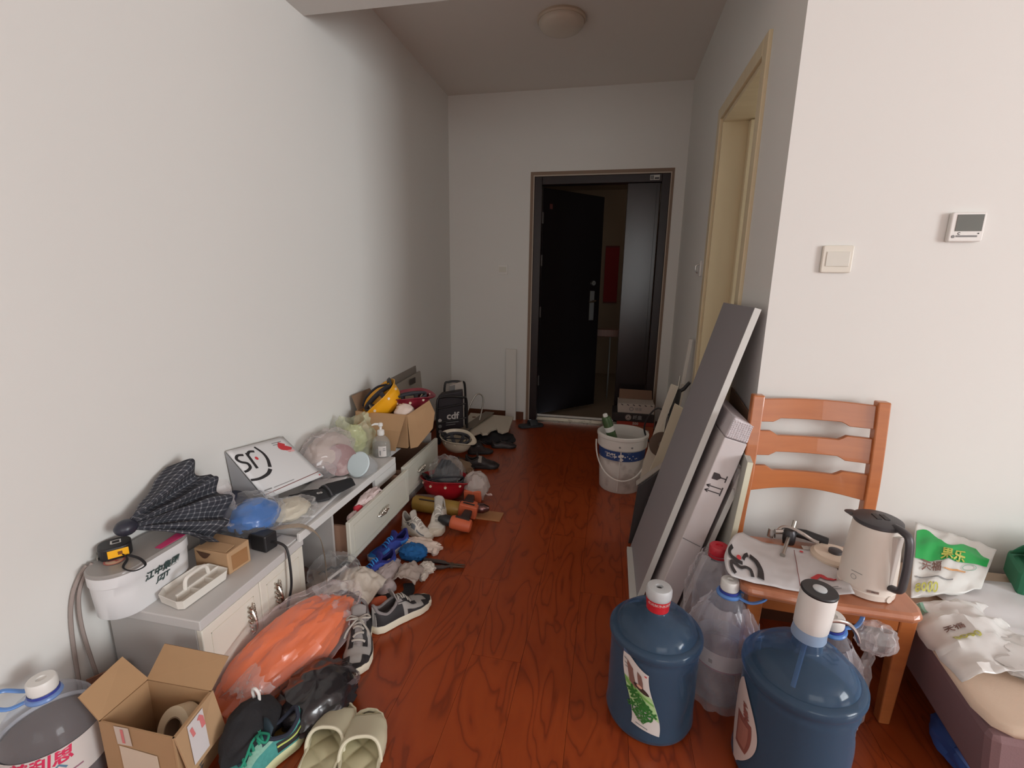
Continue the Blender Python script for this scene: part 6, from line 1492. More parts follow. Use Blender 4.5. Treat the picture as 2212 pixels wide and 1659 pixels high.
# teal sneaker
tea = dict(sole=cm('lime_white_sole', (196, 200, 158), 0.6), upper=cm('teal_knit', (66, 142, 136), 0.8, var=0.3, scale=120), lining=cm('dark_knit_lining', (40, 44, 58), 0.9), lace=cm('teal_lace', (34, 140, 112), 0.8), insole=cm('ochre_insole', (112, 90, 34), 0.8), tongue=cm('dark_teal_tongue', (38, 56, 66), 0.85))
tp_ = [('heel_panel', 0.0, 0.34, 0.03*PI, 0.16*PI, M_pb, 0.0016), ('lime_line', 0.02, 0.34, 0.10*PI, 0.125*PI, cm('lime_trim', (176, 190, 96), 0.6), 0.0026), ('mottled_panel', 0.36, 0.66, 0.22*PI, 0.40*PI, cm('mint_mottled', (128, 176, 158), 0.7, var=0.3, scale=150), 0.0018)]
shoe('teal and black knit sneaker with green laces in front of the open carton', (-0.745, 0.905), (-0.850, 0.690), tea, None, hs=0.030, collar=0.092, patches=tp_)
# dark shoes in the hall
dk = dict(sole=cm('black_sole', (36, 33, 34), 0.6), upper=cm('black_brown_leather', (42, 34, 34), 0.45), lining=cm('dark_lining', (52, 46, 44), 0.9), lace=cm('dark_lace', (60, 56, 54), 0.8))
shoe('black leather shoe with a grey buckle strap at the edge of the dark pile', (-0.88, 2.80), (-0.655, 2.835), dk, None, name='leather_shoe', laces=False, hs=0.022, collar=0.085, patches=[('buckle_strap', 0.40, 0.50, 0.12*PI, 0.88*PI, cm('pale_grey_strap', (150, 142, 134), 0.5), 0.004)])
shoe('black sneaker under the white hard hat in the dark pile', (-1.0, 2.72), (-0.80, 2.76), dk, None, hs=0.026, collar=0.080)
shoe('dark brown shoe with a grey cuff behind the black leather shoe', (-0.93, 3.03), (-0.76, 3.09), dict(dk, upper=cm('brown_black_suede', (54, 42, 40), 0.8)), None, name='leather_shoe', hs=0.026, collar=0.11, tongue=0.04, patches=[('cuff_panel', 0.34, 0.46, 0.2*PI, 0.8*PI, cm('dark_grey_panel', (72, 66, 66), 0.6), 0.003)])
shoe('dark slipper-like shoe lying behind the others near the white boards', (-0.80, 3.20), (-0.62, 3.24), dk, None, name='leather_shoe', laces=False, hs=0.02, collar=0.07)
t = thing('dark_clothes', 'heap of black clothes on the hall floor in front of the cut-out white board', 'clothes', (-0.79, 3.36, 0))
bm = newbm(); blob(bm, (0, -0.03, 0.028), (0.14, 0.12, 0.042), 0.22, 1.8, 3, 36, 20, floor=0.0, ridged=False); obj('heap', bm, M_blackcloth, t, smooth=True)
t = thing('dark_sandal', 'flat dark grey sandal lying on the floor by the far wall near the door', 'sandal', (-0.60, 3.78, 0), math.radians(30))
bm = newbm(); prism(bm, rrect(-0.11, 0.11, -0.045, 0.045, 0.04, 6), 0, 0.018); obj('sole', bm, cm('slate_rubber', (56, 58, 62), 0.7), t, bevel=0.004)
bm = newbm(); grid(bm, lambda u, v: V((-0.02+0.07*v, 0.045*math.cos(PI*u), 0.016+0.04*math.sin(PI*u))), 12, 3); obj('strap', bm, MATS['slate_rubber'], t, smooth=True, solid=0.004)

# slippers --------------------------------------------------------
M_slip = mat('sage_beige_foam', (192, 186, 160), 0.55)
M_slipin = mat('sage_insole', (176, 170, 138), 0.65)
def slipper(label, heel, toe, side):
    h, e = V((*heel, 0)), V((*toe, 0))
    L = (e-h).length
    t = thing('slipper', label, 'slipper', h, math.atan2(e.y-h.y, e.x-h.x), 'pair of foam slippers')
    wt = [(0, 0.004), (0.03, 0.026), (0.12, 0.041), (0.35, 0.043), (0.65, 0.052), (0.82, 0.048), (0.93, 0.036), (0.98, 0.020), (1.0, 0.003)]
    w = lambda u: lerp_tab(wt, u)*L/0.225
    us = [0.5-0.5*math.cos(PI*i/24) for i in range(25)]
    def outline(k, ex=0): return [((u-0.5)*(L+2*ex)+L/2, w(u)*k+ex) for u in us]+[((u-0.5)*(L+2*ex)+L/2, -w(u)*k-ex) for u in reversed(us[1:-1])]
    bm = newbm(); rings = []
    for z, k, ex in ((0, 0.95, -0.002), (0.005, 1.0, 0.001), (0.022, 1.0, 0.003), (0.031, 1.0, 0.002), (0.032, 0.98, -0.001), (0.026, 0.93, -0.002)):
        rings.append([bm.verts.new((x, y, z+0.008*max(0, (x/L-0.8)/0.2)**2)) for x, y in outline(k, ex)])
    ring_bridge(bm, rings, cap=False); bm.faces.new(list(reversed(rings[0]))); obj('sole', bm, M_slip, t, smooth=True, ang=50)
    def quilt(u, v):
        uu = 0.03+0.94*u
        y = (2*v-1)*w(uu)*0.94
        x = uu*L
        a, b = (x+y)*42, (x-y)*42
        q = abs(math.sin(a*1.0))*abs(math.sin(b*1.0))
        return V((x, y, 0.0235+0.0075*q**0.6+0.008*max(0, (uu-0.8)/0.2)**2))
    bm = newbm(); grid(bm, quilt, 90, 36); obj('footbed', bm, M_slipin, t, smooth=True, ang=40)
    def strap(u, v, e=0.0):   # u across (left to right), v from rear edge to front edge
        a = PI*u
        rear = 0.44+0.10*math.sin(a)**1.5
        front = 0.965-0.085*math.sin(a)**2
        uu = rear+(front-rear)*v
        ww = w(uu)+0.003+e
        hgt = (0.058-0.030*max(0, (uu-0.5))/0.45)+e
        return V((uu*L, ww*math.copysign(abs(math.cos(a))**0.75, math.cos(a)), 0.018+hgt*math.sin(a)**0.8))
    bm = newbm(); grid(bm, strap, 28, 18); obj('strap', bm, M_slip, t, smooth=True, ang=180, solid=0.006, off=-1)
    bm = newbm(); tube(bm, [strap(k/28, 0) for k in range(29)], 0.0042, 8); obj('rear_rim', bm, mat('pale_slipper_rim', (208, 203, 180), 0.55), t, smooth=True)
    return t
slipper('left of the two sage-beige foam slippers at the bottom edge', (-0.630, 0.755), (-0.668, 0.985), 1)
slipper('right of the two sage-beige foam slippers at the bottom edge', (-0.512, 0.750), (-0.590, 0.980), -1)

# ------------------------------------------------------------ left front: open carton, bottle, bags
t = thing('open_carton', 'open brown carton with tape and a masking tape roll inside at the bottom left', 'box', (0, 0, 0))
bz = 0.185
P4 = [V((-1.112, 0.690, 0)), V((-0.905, 0.692, 0)), V((-0.925, 0.818, 0)), V((-1.112, 0.812, 0))]
def wallq(bm, a, b, z0, z1, th=0.004):
    c = (P4[0]+P4[1]+P4[2]+P4[3])/4
    n = (b-a).cross(V((0, 0, 1))).normalized()
    if n.dot(c-a) < 0: n = -n
    hexa(bm, [a+V((0, 0, z0)), b+V((0, 0, z0)), b+n*th+V((0, 0, z0)), a+n*th+V((0, 0, z0)), a+V((0, 0, z1)), b+V((0, 0, z1)), b+n*th+V((0, 0, z1)), a+n*th+V((0, 0, z1))])
bm = newbm()
for i in range(4): wallq(bm, P4[i], P4[(i+1) % 4], 0, bz)
vsb = [bm.verts.new(p+V((0, 0, 0.003))) for p in P4]; bm.faces.new(vsb)
bx_ = obj('box_body', bm, M_card, t)
U = lambda p, z: V((p.x, p.y, z))
bm = newbm(); board(bm, [U(P4[0], bz), U(P4[3], bz), V((-1.160, 0.795, bz+0.072)), V((-1.160, 0.690, bz+0.055))], 0.004); obj('left_flap', bm, M_card, t)
bm = newbm(); board(bm, [U(P4[3], bz), U(P4[2], bz), V((-0.905, 0.862, bz+0.066)), V((-1.100, 0.862, bz+0.066))], 0.004); obj('back_flap', bm, M_card, t)
bm = newbm(); board(bm, [U(P4[2], bz), U(P4[1], bz), V((-0.888, 0.700, 0.075)), V((-0.898, 0.815, 0.080))], 0.004); rf_ = obj('right_flap', bm, M_card2, t)
n_ = (V((-0.888, 0.700, 0.075))-U(P4[1], bz)).cross(U(P4[2], bz)-U(P4[1], bz)).normalized()
if n_.x < 0: n_ = -n_
def rfm(u, v, e=0.006):
    p = (U(P4[1], bz)*(1-u)+U(P4[2], bz)*u)*(1-v)+(V((-0.888, 0.700, 0.075))*(1-u)+V((-0.898, 0.815, 0.080))*u)*v
    return p+n_*e
bm = newbm(); grid(bm, lambda u, v: rfm(0.25+0.40*u-0.12*v, 0.05+0.85*v), 3, 4); lb = obj('shipping_label', bm, mat('label_white', (206, 200, 200), 0.6), t)
bm = newbm(); stroke(bm, [(0.50, 0.12), (0.56, 0.20), (0.55, 0.40)], 0.10, lambda x, y: rfm(x, y, 0.0068)); stroke(bm, [(0.30, 0.16), (0.32, 0.36)], 0.07, lambda x, y: rfm(x, y, 0.0068)); o = obj('label_print', bm, mat('faded_red_ink', (208, 120, 120), 0.6), lb); o['kind'] = 'stuff'
ff = plane_map((P4[0].x, P4[0].y-0.0012, 0), (1, 0, 0), (0, 0, 1))
bm = newbm(); stroke(bm, [(0.065, bz), (0.068, bz-0.05)], 0.042, ff); lb = obj('packing_tape', bm, mat('whitish_tape', (204, 190, 176), 0.35), t)
bm = newbm(); stroke(bm, [(0.066, bz-0.006), (0.067, bz-0.044)], 0.008, plane_map((P4[0].x, P4[0].y-0.0020, 0), (1, 0, 0), (0, 0, 1))); obj('tape_print', bm, MATS['faded_red_ink'], lb)
bm = newbm(); board(bm, [ff(0.05, bz-0.056), ff(0.155, bz-0.060), ff(0.158, 0.02), ff(0.052, 0.02)], 0.0008, 1); obj('shipping_label', bm, mat('beige_label', (208, 192, 172), 0.6), t)
t = thing('tape_roll', 'roll of cream masking tape standing inside the open carton', 'tape roll', (-0.975, 0.765, 0.112), rot=(math.radians(-28), 0, math.radians(-12)))
Mt = RX(PI/2)
bm = newbm(); lathe(bm, [(0.032, -0.018), (0.055, -0.018), (0.055, 0.018), (0.032, 0.018), (0.032, -0.018)], 36, Mt, cap0=False, cap1=False); obj('tape', bm, mat('masking_tape', (198, 182, 154), 0.7), t, smooth=True, ang=40)
bm = newbm(); lathe(bm, [(0.0315, -0.018), (0.0315, 0.018), (0.029, 0.018), (0.029, -0.018), (0.0315, -0.018)], 30, Mt, cap0=False, cap1=False); obj('core', bm, mat('tape_core', (140, 120, 100), 0.8), t, smooth=True, ang=40)
t = thing('plug_adapter', 'small white plastic plug lying inside the open carton', 'plug', (-1.025, 0.735, 0.060), math.radians(20))
bm = newbm(); hexa(bm, [(-0.03, -0.016, 0), (0.03, -0.016, 0), (0.03, 0.016, 0), (-0.03, 0.016, 0), (-0.022, -0.012, 0.034), (0.026, -0.014, 0.030), (0.026, 0.014, 0.030), (-0.022, 0.012, 0.034)]); obj('plug_body', bm, M_white, t, bevel=0.004)
bm = newbm(); cyl(bm, (0.03, 0.006, 0.014), (0.046, 0.008, 0.014), 0.0025, seg=6); obj('pin', bm, M_steel, t)
bm = newbm(); cyl(bm, (0.03, -0.006, 0.014), (0.046, -0.006, 0.014), 0.0025, seg=6); obj('pin', bm, M_steel, t)
t = thing('carton_filling', 'grey packing stuffing filling the bottom of the open carton', 'packing', (-1.01, 0.752, 0.004))
bm = newbm(); blob(bm, (0, 0, 0.028), (0.085, 0.05, 0.026), 0.2, 2, 3, 22, 12, floor=0); obj('filling', bm, mat('grey_packing', (96, 88, 82), 0.9), t, smooth=True)

WB = (-1.250, 0.684, 0)
M_wtint = mat('brownish_water', (92, 74, 66), 0.25, spec=0.3)
t = pet_bottle(WB, 0.098, 0.272, 'large clear water bottle with white cap and blue handle at the left edge', M_white, capr=0.028, water=0.52, handle=math.radians(212), waterm=M_wtint)
bm = newbm(); lathe(bm, [(0.0985, 0.055), (0.0985, 0.150)], 56, cap0=False, cap1=False); lb = obj('label', bm, mat('white_bottle_label', (208, 202, 198), 0.45), t, smooth=True)
wl_ = cyl_map(0.0990, math.radians(-48), 0.128)
lettering('普利思', 0.038, mat('magenta_red_print', (206, 52, 90), 0.5), lb, wl_, bold=0.0012, shear=0.15)
bm = newbm(); stroke(bm, [(-0.035, -0.035), (-0.020, -0.018), (-0.012, -0.027), (0.004, -0.014), (0.014, -0.026), (0.030, -0.016), (0.042, -0.030)], 0.005, wl_); obj('mountain_print', bm, mat('blue_grey_print', (92, 128, 152), 0.5), lb)
bm = newbm(); stroke(bm, [(-0.05+0.01*k, -0.046) for k in range(13)], 0.004, wl_); obj('label_stripe', bm, MATS['mauve_stripe'], lb)

# big orange bag inside clear film, lying against the cabinet doors
t = thing('orange_bag', 'crumpled clear bag over an orange plastic sack slumped against the cabinet doors', 'bag', (-0.915, 1.085, 0))
M_or = mat('orange_polythene', (224, 98, 10), 0.3, coat=0.2)
M_skin = film('orange_bag_skin', (252, 240, 242), 0.055, 0.10, 0.9, (252, 252, 252))
def osack(u, v):
    a = u*2*PI; ph = (v-0.5)*PI
    d = V((math.cos(a)*math.cos(ph), math.sin(a)*math.cos(ph), math.sin(ph)))
    r = V((0.085, 0.205, 0.070))
    k = 1+0.11*ridge(d*1.7+V((2, 5, 1)), 3)
    p = V((d.x*r.x, d.y*r.y, d.z*r.z))*k
    p = V((p.x+p.y*0.30, p.y*0.97, p.z+0.055+0.040*max(0, -p.x)/0.09+0.20*p.y))
    p.z = max(0.012, p.z)
    return p
bm = newbm(); grid(bm, osack, 60, 34, cu=True); bmesh.ops.remove_doubles(bm, verts=bm.verts[:], dist=1e-5); obj('orange_sack', bm, M_or, t, smooth=True, ang=18)
def oskin(u, v):
    a = u*2*PI; ph = (v-0.5)*PI
    d = V((math.cos(a)*math.cos(ph), math.sin(a)*math.cos(ph), math.sin(ph)))
    k = 1.09+0.17*ridge(d*1.7+V((7, 3, 9)), 3)
    p = V((d.x*0.092, d.y*0.220, d.z*0.076))*k
    p = V((p.x-0.004+p.y*0.30, p.y-0.01, p.z+0.060+0.040*max(0, -p.x)/0.09+0.20*p.y))
    p.z = max(0.010, p.z)
    return p
bm = newbm(); grid(bm, oskin, 70, 40, cu=True); bmesh.ops.remove_doubles(bm, verts=bm.verts[:], dist=1e-5); obj('clear_skin', bm, M_skin, t, smooth=True, ang=22)
bm = newbm()
def otail(u, v):
    p = V((-0.075+0.13*u-0.02*v, -0.15-0.055*v+0.02*math.sin(u*6), 0.03+0.095*math.sin(PI*(0.12+0.7*u))*(1-0.45*v)))
    return p+V((1, 0.5, 1))*0.016*ridge(V((u*3.5, v*2.5, 3)), 3)
grid(bm, otail, 30, 16); obj('film_tail', bm, M_clear2, t, smooth=True, ang=22)
bm = newbm()
def otail2(u, v):
    p = V((-0.03+0.16*u, 0.15+0.08*v-0.04*u, 0.150-0.06*u-0.04*v*(1-u)+0.01*math.sin(v*7)))
    return p+V((0.3, 0.5, 1))*0.014*ridge(V((u*3.5, v*2.5, 8)), 3)
grid(bm, otail2, 26, 14); obj('film_tail', bm, M_clear2, t, smooth=True, ang=22)
fo = lambda x, y: osack(0.985+x, 0.53+y)+V((0.004, -0.002, 0.002))
lettering('环保', 0.045, mat('dark_orange_print', (120, 62, 34), 0.6), t, lambda x, y: osack((0.93+x*0.9) % 1.0, 0.56+y)+V((0.003, -0.002, 0.003)), name='bag_print')

t = thing('black_bag', 'shiny black plastic bag on the floor between the orange bag and the slippers', 'bag', (-0.752, 0.985, 0))
bm = newbm(); blob(bm, (0, 0, 0.040), (0.085, 0.095, 0.050), 0.22, 2.0, 12, 44, 24, floor=0.0); obj('bag_body', bm, mat('black_polythene', (36, 33, 36), 0.25, coat=0.3), t, smooth=True, ang=40)
bm = newbm(); grid(bm, lambda u, v: V((0.055+0.035*math.cos(PI*2*u), 0.055+0.03*math.sin(PI*2*u)-0.02*v, 0.045+0.035*v))+V((1, 1, 1))*0.006*ridge(V((u*4, v*3, 2)), 2), 26, 8); obj('bag_mouth', bm, film('smoky_film', (110, 102, 104), 0.45, 0.15), t, smooth=True, ang=30)
t = thing('black_backpack', 'black fabric bag with a white zip loop behind the teal sneaker', 'bag', (-0.842, 0.835, 0))
bm = newbm(); blob(bm, (0, 0, 0.062), (0.058, 0.085, 0.072), 0.12, 1.7, 4, 34, 20, floor=0.0, ridged=False); obj('bag_body', bm, M_blackcloth, t, smooth=True)
bm = newbm(); tube(bm, smoothpath([(-0.008, 0.035, 0.12), (-0.010, 0.032, 0.150), (0.0, 0.030, 0.162), (0.010, 0.030, 0.148), (0.008, 0.030, 0.118)], 5), 0.004, 8); obj('zip_loop', bm, M_white, t, smooth=True)
t = thing('paper_tag', 'tiny folded white paper tag beside the near black and grey sneaker', 'paper', (-0.782, 1.085, 0))
bm = newbm(); board(bm, [(0, 0, 0.001), (0.018, 0.006, 0.001), (0.016, 0.034, 0.012), (0.004, 0.050, 0.018)], 0.0012); obj('tag', bm, M_label, t)
bm = newbm(); board(bm, [(0.004, 0.0, 0.001), (0.022, 0.010, 0.0015), (0.020, 0.030, 0.006)], 0.0008); obj('tag_fold', bm, mat('tag_grey', (180, 176, 172), 0.7), t)

# ------------------------------------------------------------ cloths, socks and tools in the middle of the floor
def heap(name, label, cat, loc, r, m, amp=0.25, freq=2.2, seed=1, part='cloth', extra=(), rz=0, ridged=True):
    t = thing(name, label, cat, loc, rz)
    bm = newbm(); blob(bm, (0, 0, r[2]*0.8), r, amp, freq, seed, 40, 22, floor=0.0, ridged=ridged); obj(part, bm, m, t, smooth=True, ang=50)
    for k, (nm, c, rr, mm, sd) in enumerate(extra):
        bm = newbm(); blob(bm, c, rr, amp, freq, sd, 28, 16, floor=0.0); obj(nm, bm, mm, t, smooth=True, ang=50)
    return t
M_sockg = mat('grey_white_knit', (172, 160, 152), 0.95, bump=0.2, bscale=200)
M_sockw = mat('white_knit', (206, 196, 184), 0.95, bump=0.2, bscale=200)
heap('sock_ball', 'bright blue balled-up sock beside the white crumpled tissue', 'sock', (-0.790, 1.745, 0), (0.052, 0.042, 0.032), mat('cobalt_sock', (26, 92, 152), 0.9), 0.22, 3, 5, 'sock', extra=(('sock_cuff', (0.015, -0.015, 0.03), (0.025, 0.02, 0.018), MATS['cobalt_sock'], 9),))
heap('tissue', 'crumpled pinkish tissue behind the blue balled-up sock', 'tissue', (-0.785, 1.815, 0), (0.075, 0.030, 0.022), mat('pinkish_tissue', (214, 196, 184)), 0.4, 2.6, 3, 'tissue_sheet', extra=(('tissue_end', (0.078, -0.02, 0.010), (0.012, 0.018, 0.014), MATS['pinkish_tissue'], 4), ('tissue_end', (-0.075, -0.03, 0.012), (0.03, 0.02, 0.016), mat('mauve_grey_tissue', (150, 130, 130), 0.9), 7)))
t = thing('grey_sock', 'pale grey crumpled sock beside the handles of the pliers', 'sock', (-0.742, 1.583, 0))
def sk(u, v): 
    return V((-0.05+0.10*u, -0.045+0.095*v, 0.010+0.030*math.sin(PI*u)*(0.5+0.5*v)+0.014*ridge(V((u*2.6, v*2.6, 2)), 2)+0.006))
bm = newbm(); grid(bm, sk, 22, 20); obj('sock', bm, M_sockg, t, smooth=True, ang=180, solid=0.004)
t = thing('grey_sock', 'pale grey crumpled sock nearer the blue running shoe', 'sock', (-0.835, 1.575, 0))
bm = newbm(); blob(bm, (0, 0, 0.022), (0.035, 0.085, 0.026), 0.28, 2.3, 8, 36, 18, floor=0.001); obj('sock', bm, mat('lilac_grey_knit', (182, 170, 170), 0.95), t, smooth=True, ang=60)
bm = newbm(); blob(bm, (0.03, -0.07, 0.018), (0.035, 0.035, 0.022), 0.28, 2.3, 2, 24, 14, floor=0.001); obj('cuff', bm, MATS['lilac_grey_knit'], t, smooth=True, ang=60)
heap('tissue', 'small white tissue at the end of the pliers handles', 'tissue', (-0.692, 1.665, 0), (0.026, 0.022, 0.018), mat('whitish_tissue', (206, 198, 188), 0.9), 0.4, 2.8, 6, 'tissue_sheet', extra=(('tissue_end', (0.005, -0.05, 0.010), (0.012, 0.022, 0.012), mat('whitish_tissue', (206, 198, 188)), 4),))
t = thing('white_cloth', 'white crumpled shirt cloth on the floor behind the orange bag', 'cloth', (-0.900, 1.425, 0))
bm = newbm()
def wcl(u, v):
    p = V((-0.085+0.19*u, -0.055+0.15*v+0.02*math.sin(u*4), 0.028+0.050*math.sin(PI*min(1, u*0.9+0.08))*math.sin(PI*(0.15+0.7*v))+0.016*ridge(V((u*2.6, v*1.6, 3)), 3)))
    p.z = max(0.004, p.z); return p
grid(bm, wcl, 34, 26); obj('cloth', bm, M_sockw, t, smooth=True, ang=180, solid=0.004)
t = thing('orange_tube', 'short orange rounded tube end lying between white cloth and panda sneaker', 'tube', (-0.805, 1.395, 0.022), math.radians(35))
bm = newbm(); lathe(bm, [(0.018, -0.06), (0.021, -0.055), (0.021, 0.04), (0.017, 0.055), (0.006, 0.060)], 20, RY(PI/2)); obj('tube_body', bm, mat('orange_red_plastic', (206, 98, 62), 0.5), t, smooth=True)
bm = newbm(); lathe(bm, [(0.0215, -0.02), (0.0215, 0.0)], 20, RY(PI/2), cap0=False, cap1=False); obj('tube_band', bm, mat('tube_band', (160, 66, 44), 0.5), t, smooth=True)
t = thing('black_strap', 'black cloth strip lying under the white cloth and orange tube', 'strap', (-0.79, 1.42, 0))
bm = newbm(); tube(bm, smoothpath([(-0.10, 0.02, 0.006), (-0.02, 0.05, 0.012), (0.05, 0.04, 0.010), (0.08, 0.09, 0.005), (0.06, 0.14, 0.005)], 6), 0.022, 8, 0.2, up=(0, 0, 1)); obj('strap', bm, M_blackcloth, t, smooth=True)

t = thing('clear_packaging', 'empty clear plastic packaging with black clips at the open cabinet bay', 'packaging', (-0.985, 1.445, 0.0))
bm = newbm(); blob(bm, (0, 0, 0.075), (0.075, 0.085, 0.075), 0.26, 2.0, 14, 36, 22, floor=0.034); obj('film_skin', bm, M_clear, t, smooth=True, ang=22)
bm = newbm(); grid(bm, lambda u, v: V((0.02+0.10*u, -0.02+0.09*v, 0.045+0.05*math.sin(PI*v)*(1-u)))+V((0.3, 0.3, 1))*0.010*ridge(V((u*3, v*3, 5)), 2), 18, 14); obj('film_sheet', bm, M_clear2, t, smooth=True, ang=25)
for k in range(4):
    bm = newbm(); c = V((-0.055+0.020*k, -0.01+0.022*k, 0.085+0.006*(k % 2))); tube(bm, [c, c+V((0.012, 0.006, 0.010)), c+V((0.026, 0.01, 0.004))], 0.006, 8, 0.6); obj('clip', bm, M_black, t, smooth=True)
bm = newbm(); tube(bm, [(-0.02, -0.03, 0.07), (0.03, 0.04, 0.10)], 0.006, 8, 0.5); obj('pale_bar', bm, mat('greyish_plastic', (186, 180, 176), 0.4), t, smooth=True)
t = thing('brown_pouch', 'dark brown pouch lying inside the open bay of the long cabinet', 'pouch', (-1.17, 1.435, 0.030))
bm = newbm(); blob(bm, (0, 0, 0.03), (0.10, 0.05, 0.034), 0.12, 1.8, 6, 26, 16, floor=0.0, ridged=False); obj('pouch_body', bm, mat('dark_brown_cloth', (84, 62, 54), 0.9), t, smooth=True)
bm = newbm(); tube(bm, smoothpath([(-0.05, -0.02, 0.06), (0.0, -0.045, 0.066), (0.06, -0.03, 0.055)], 5), 0.006, 8, 0.4); obj('flap_trim', bm, mat('brown_trim', (110, 84, 70), 0.8), t, smooth=True)

# pliers
t = thing('pliers', 'rusty dark long-nosed pliers lying on the red-brown floor', 'pliers', (-0.600, 1.712, 0.006), math.radians(8))
M_pl = mat('rusty_pliers', (92, 76, 64), 0.55, metal=0.5, var=0.2, scale=40)
for q in (-1, 1):
    bm = newbm(); tube(bm, smoothpath([(0.0, q*0.002, 0.004), (-0.025, q*0.014, 0.004), (-0.07, q*0.022, 0.005), (-0.125, q*0.026, 0.006)], 5), [0.008]*6+[0.013]*10, 8, 0.7); obj('handle', bm, mat('dark_grip', (66, 56, 52), 0.7), t, smooth=True)
    bm = newbm(); tube(bm, [(0.0, q*0.004, 0.004), (0.02, q*0.006, 0.004), (0.055, q*0.009, 0.004)], [0.009, 0.008, 0.003], 8, 0.7); obj('jaw', bm, M_pl, t, smooth=True)
bm = newbm(); cyl(bm, (0, 0, -0.004), (0, 0, 0.012), 0.010, seg=14); obj('pivot', bm, M_pl, t, smooth=True)

# drills
M_dro = mat('drill_orange', (196, 96, 62), 0.5)
M_drb = mat('drill_dark', (52, 38, 36), 0.5)
def drill(label, loc, rot, chuckm):
    t = thing('cordless_drill', label, 'drill', loc, rot=rot)
    bm = newbm(); lathe(bm, [(0.020, -0.055), (0.030, -0.050), (0.033, -0.02), (0.033, 0.035), (0.029, 0.048), (0.022, 0.052)], 24, RY(PI/2)); obj('motor_housing', bm, M_dro, t, smooth=True, ang=50)
    bm = newbm(); lathe(bm, [(0.024, 0.050), (0.026, 0.056), (0.026, 0.082), (0.022, 0.090), (0.014, 0.108), (0.010, 0.112), (0.002, 0.112)], 20, RY(PI/2)); obj('chuck', bm, chuckm, t, smooth=True, ang=40)
    bm = newbm(); hexa(bm, [(-0.028, -0.016, -0.125), (0.012, -0.016, -0.120), (0.012, 0.016, -0.120), (-0.028, 0.016, -0.125), (-0.035, -0.018, -0.02), (0.018, -0.018, -0.02), (0.018, 0.018, -0.02), (-0.035, 0.018, -0.02)]); obj('grip', bm, M_drb, t, bevel=0.006)
    bm = newbm(); box(bm, -0.050, 0.045, -0.034, 0.034, -0.165, -0.122); b = obj('battery', bm, M_dro, t, bevel=0.006)
    bm = newbm(); box(bm, -0.030, 0.030, -0.0355, 0.0355, -0.152, -0.138); obj('battery_band', bm, M_drb, b)
    bm = newbm(); hexa(bm, [(0.014, -0.008, -0.075), (0.024, -0.008, -0.07), (0.024, 0.008, -0.07), (0.014, 0.008, -0.075), (0.016, -0.008, -0.038), (0.032, -0.008, -0.034), (0.032, 0.008, -0.034), (0.016, 0.008, -0.038)]); obj('trigger', bm, mat('trigger_red', (120, 34, 30), 0.5), t, bevel=0.002)
    for z, q in ((-0.01, 1), (-0.01, -1)):
        bm = newbm(); box(bm, -0.04, 0.03, q*0.0325-0.003, q*0.0325+0.003, -0.008, 0.008); obj('side_plate', bm, M_drb, t, bevel=0.002)
    return t
# one lies on its battery side, chuck away from the shoes; the other lies flat with its black chuck over the shoe
drill('orange cordless drill with shiny chuck lying beside the yellow tube and red helmet', (-0.665, 2.165, 0.047), (math.radians(90), 0, math.radians(5)), mat('dark_chrome', (120, 90, 88), 0.25, metal=0.9))
drill('orange cordless drill with black chuck lying across the off-white sneaker', (-0.648, 1.985, 0.052), (math.radians(-90), math.radians(-10), math.radians(183)), M_black)
t = thing('yellow_tube', 'dull yellow rolled sack lying between the red helmet and the white sneakers', 'roll', (-0.82, 2.148, 0.042), math.radians(-4))
bm = newbm(); lathe(bm, [(0.030, -0.145), (0.042, -0.135), (0.041, -0.05), (0.043, 0.03), (0.040, 0.11), (0.030, 0.125)], 28, RY(PI/2), fn=lambda p, a: p*(1+0.04*noise.noise(V((a*1.5, p.z*20, 3))))); obj('roll_body', bm, mat('dull_yellow_film', (150, 118, 52), 0.4, var=0.25, scale=14), t, smooth=True)
bm = newbm(); tube(bm, [(-0.10, -0.020, 0.037), (-0.02, -0.022, 0.038), (0.03, -0.020, 0.038)], 0.004, 6); obj('dark_seam', bm, M_drb, t, smooth=True)
t = thing('clear_box', 'small clear plastic box lying by the drawer below the red helmet', 'box', (-0.925, 2.215, 0), math.radians(12))
bm = newbm(); prism(bm, rrect(-0.06, 0.06, -0.032, 0.032, 0.01, 3), 0.0, 0.055); obj('box_shell', bm, film('smoky_clear', (176, 164, 160), 0.35, 0.06, 0.7), t, bevel=0.004)
bm = newbm(); box(bm, -0.05, 0.05, -0.025, 0.025, 0.003, 0.03); obj('contents', bm, mat('mauve_contents', (110, 92, 92), 0.6), t, bevel=0.003)
t = thing('wood_lath', 'thin tan wooden lath lying on the hall floor right of the drills', 'lath', (-0.60, 2.185, 0), math.radians(-2))
bm = newbm(); box(bm, -0.09, 0.112, -0.044, 0.044, 0.0, 0.008); obj('lath', bm, mat('tan_board', (168, 118, 78), 0.6, var=0.06), t, bevel=0.001)
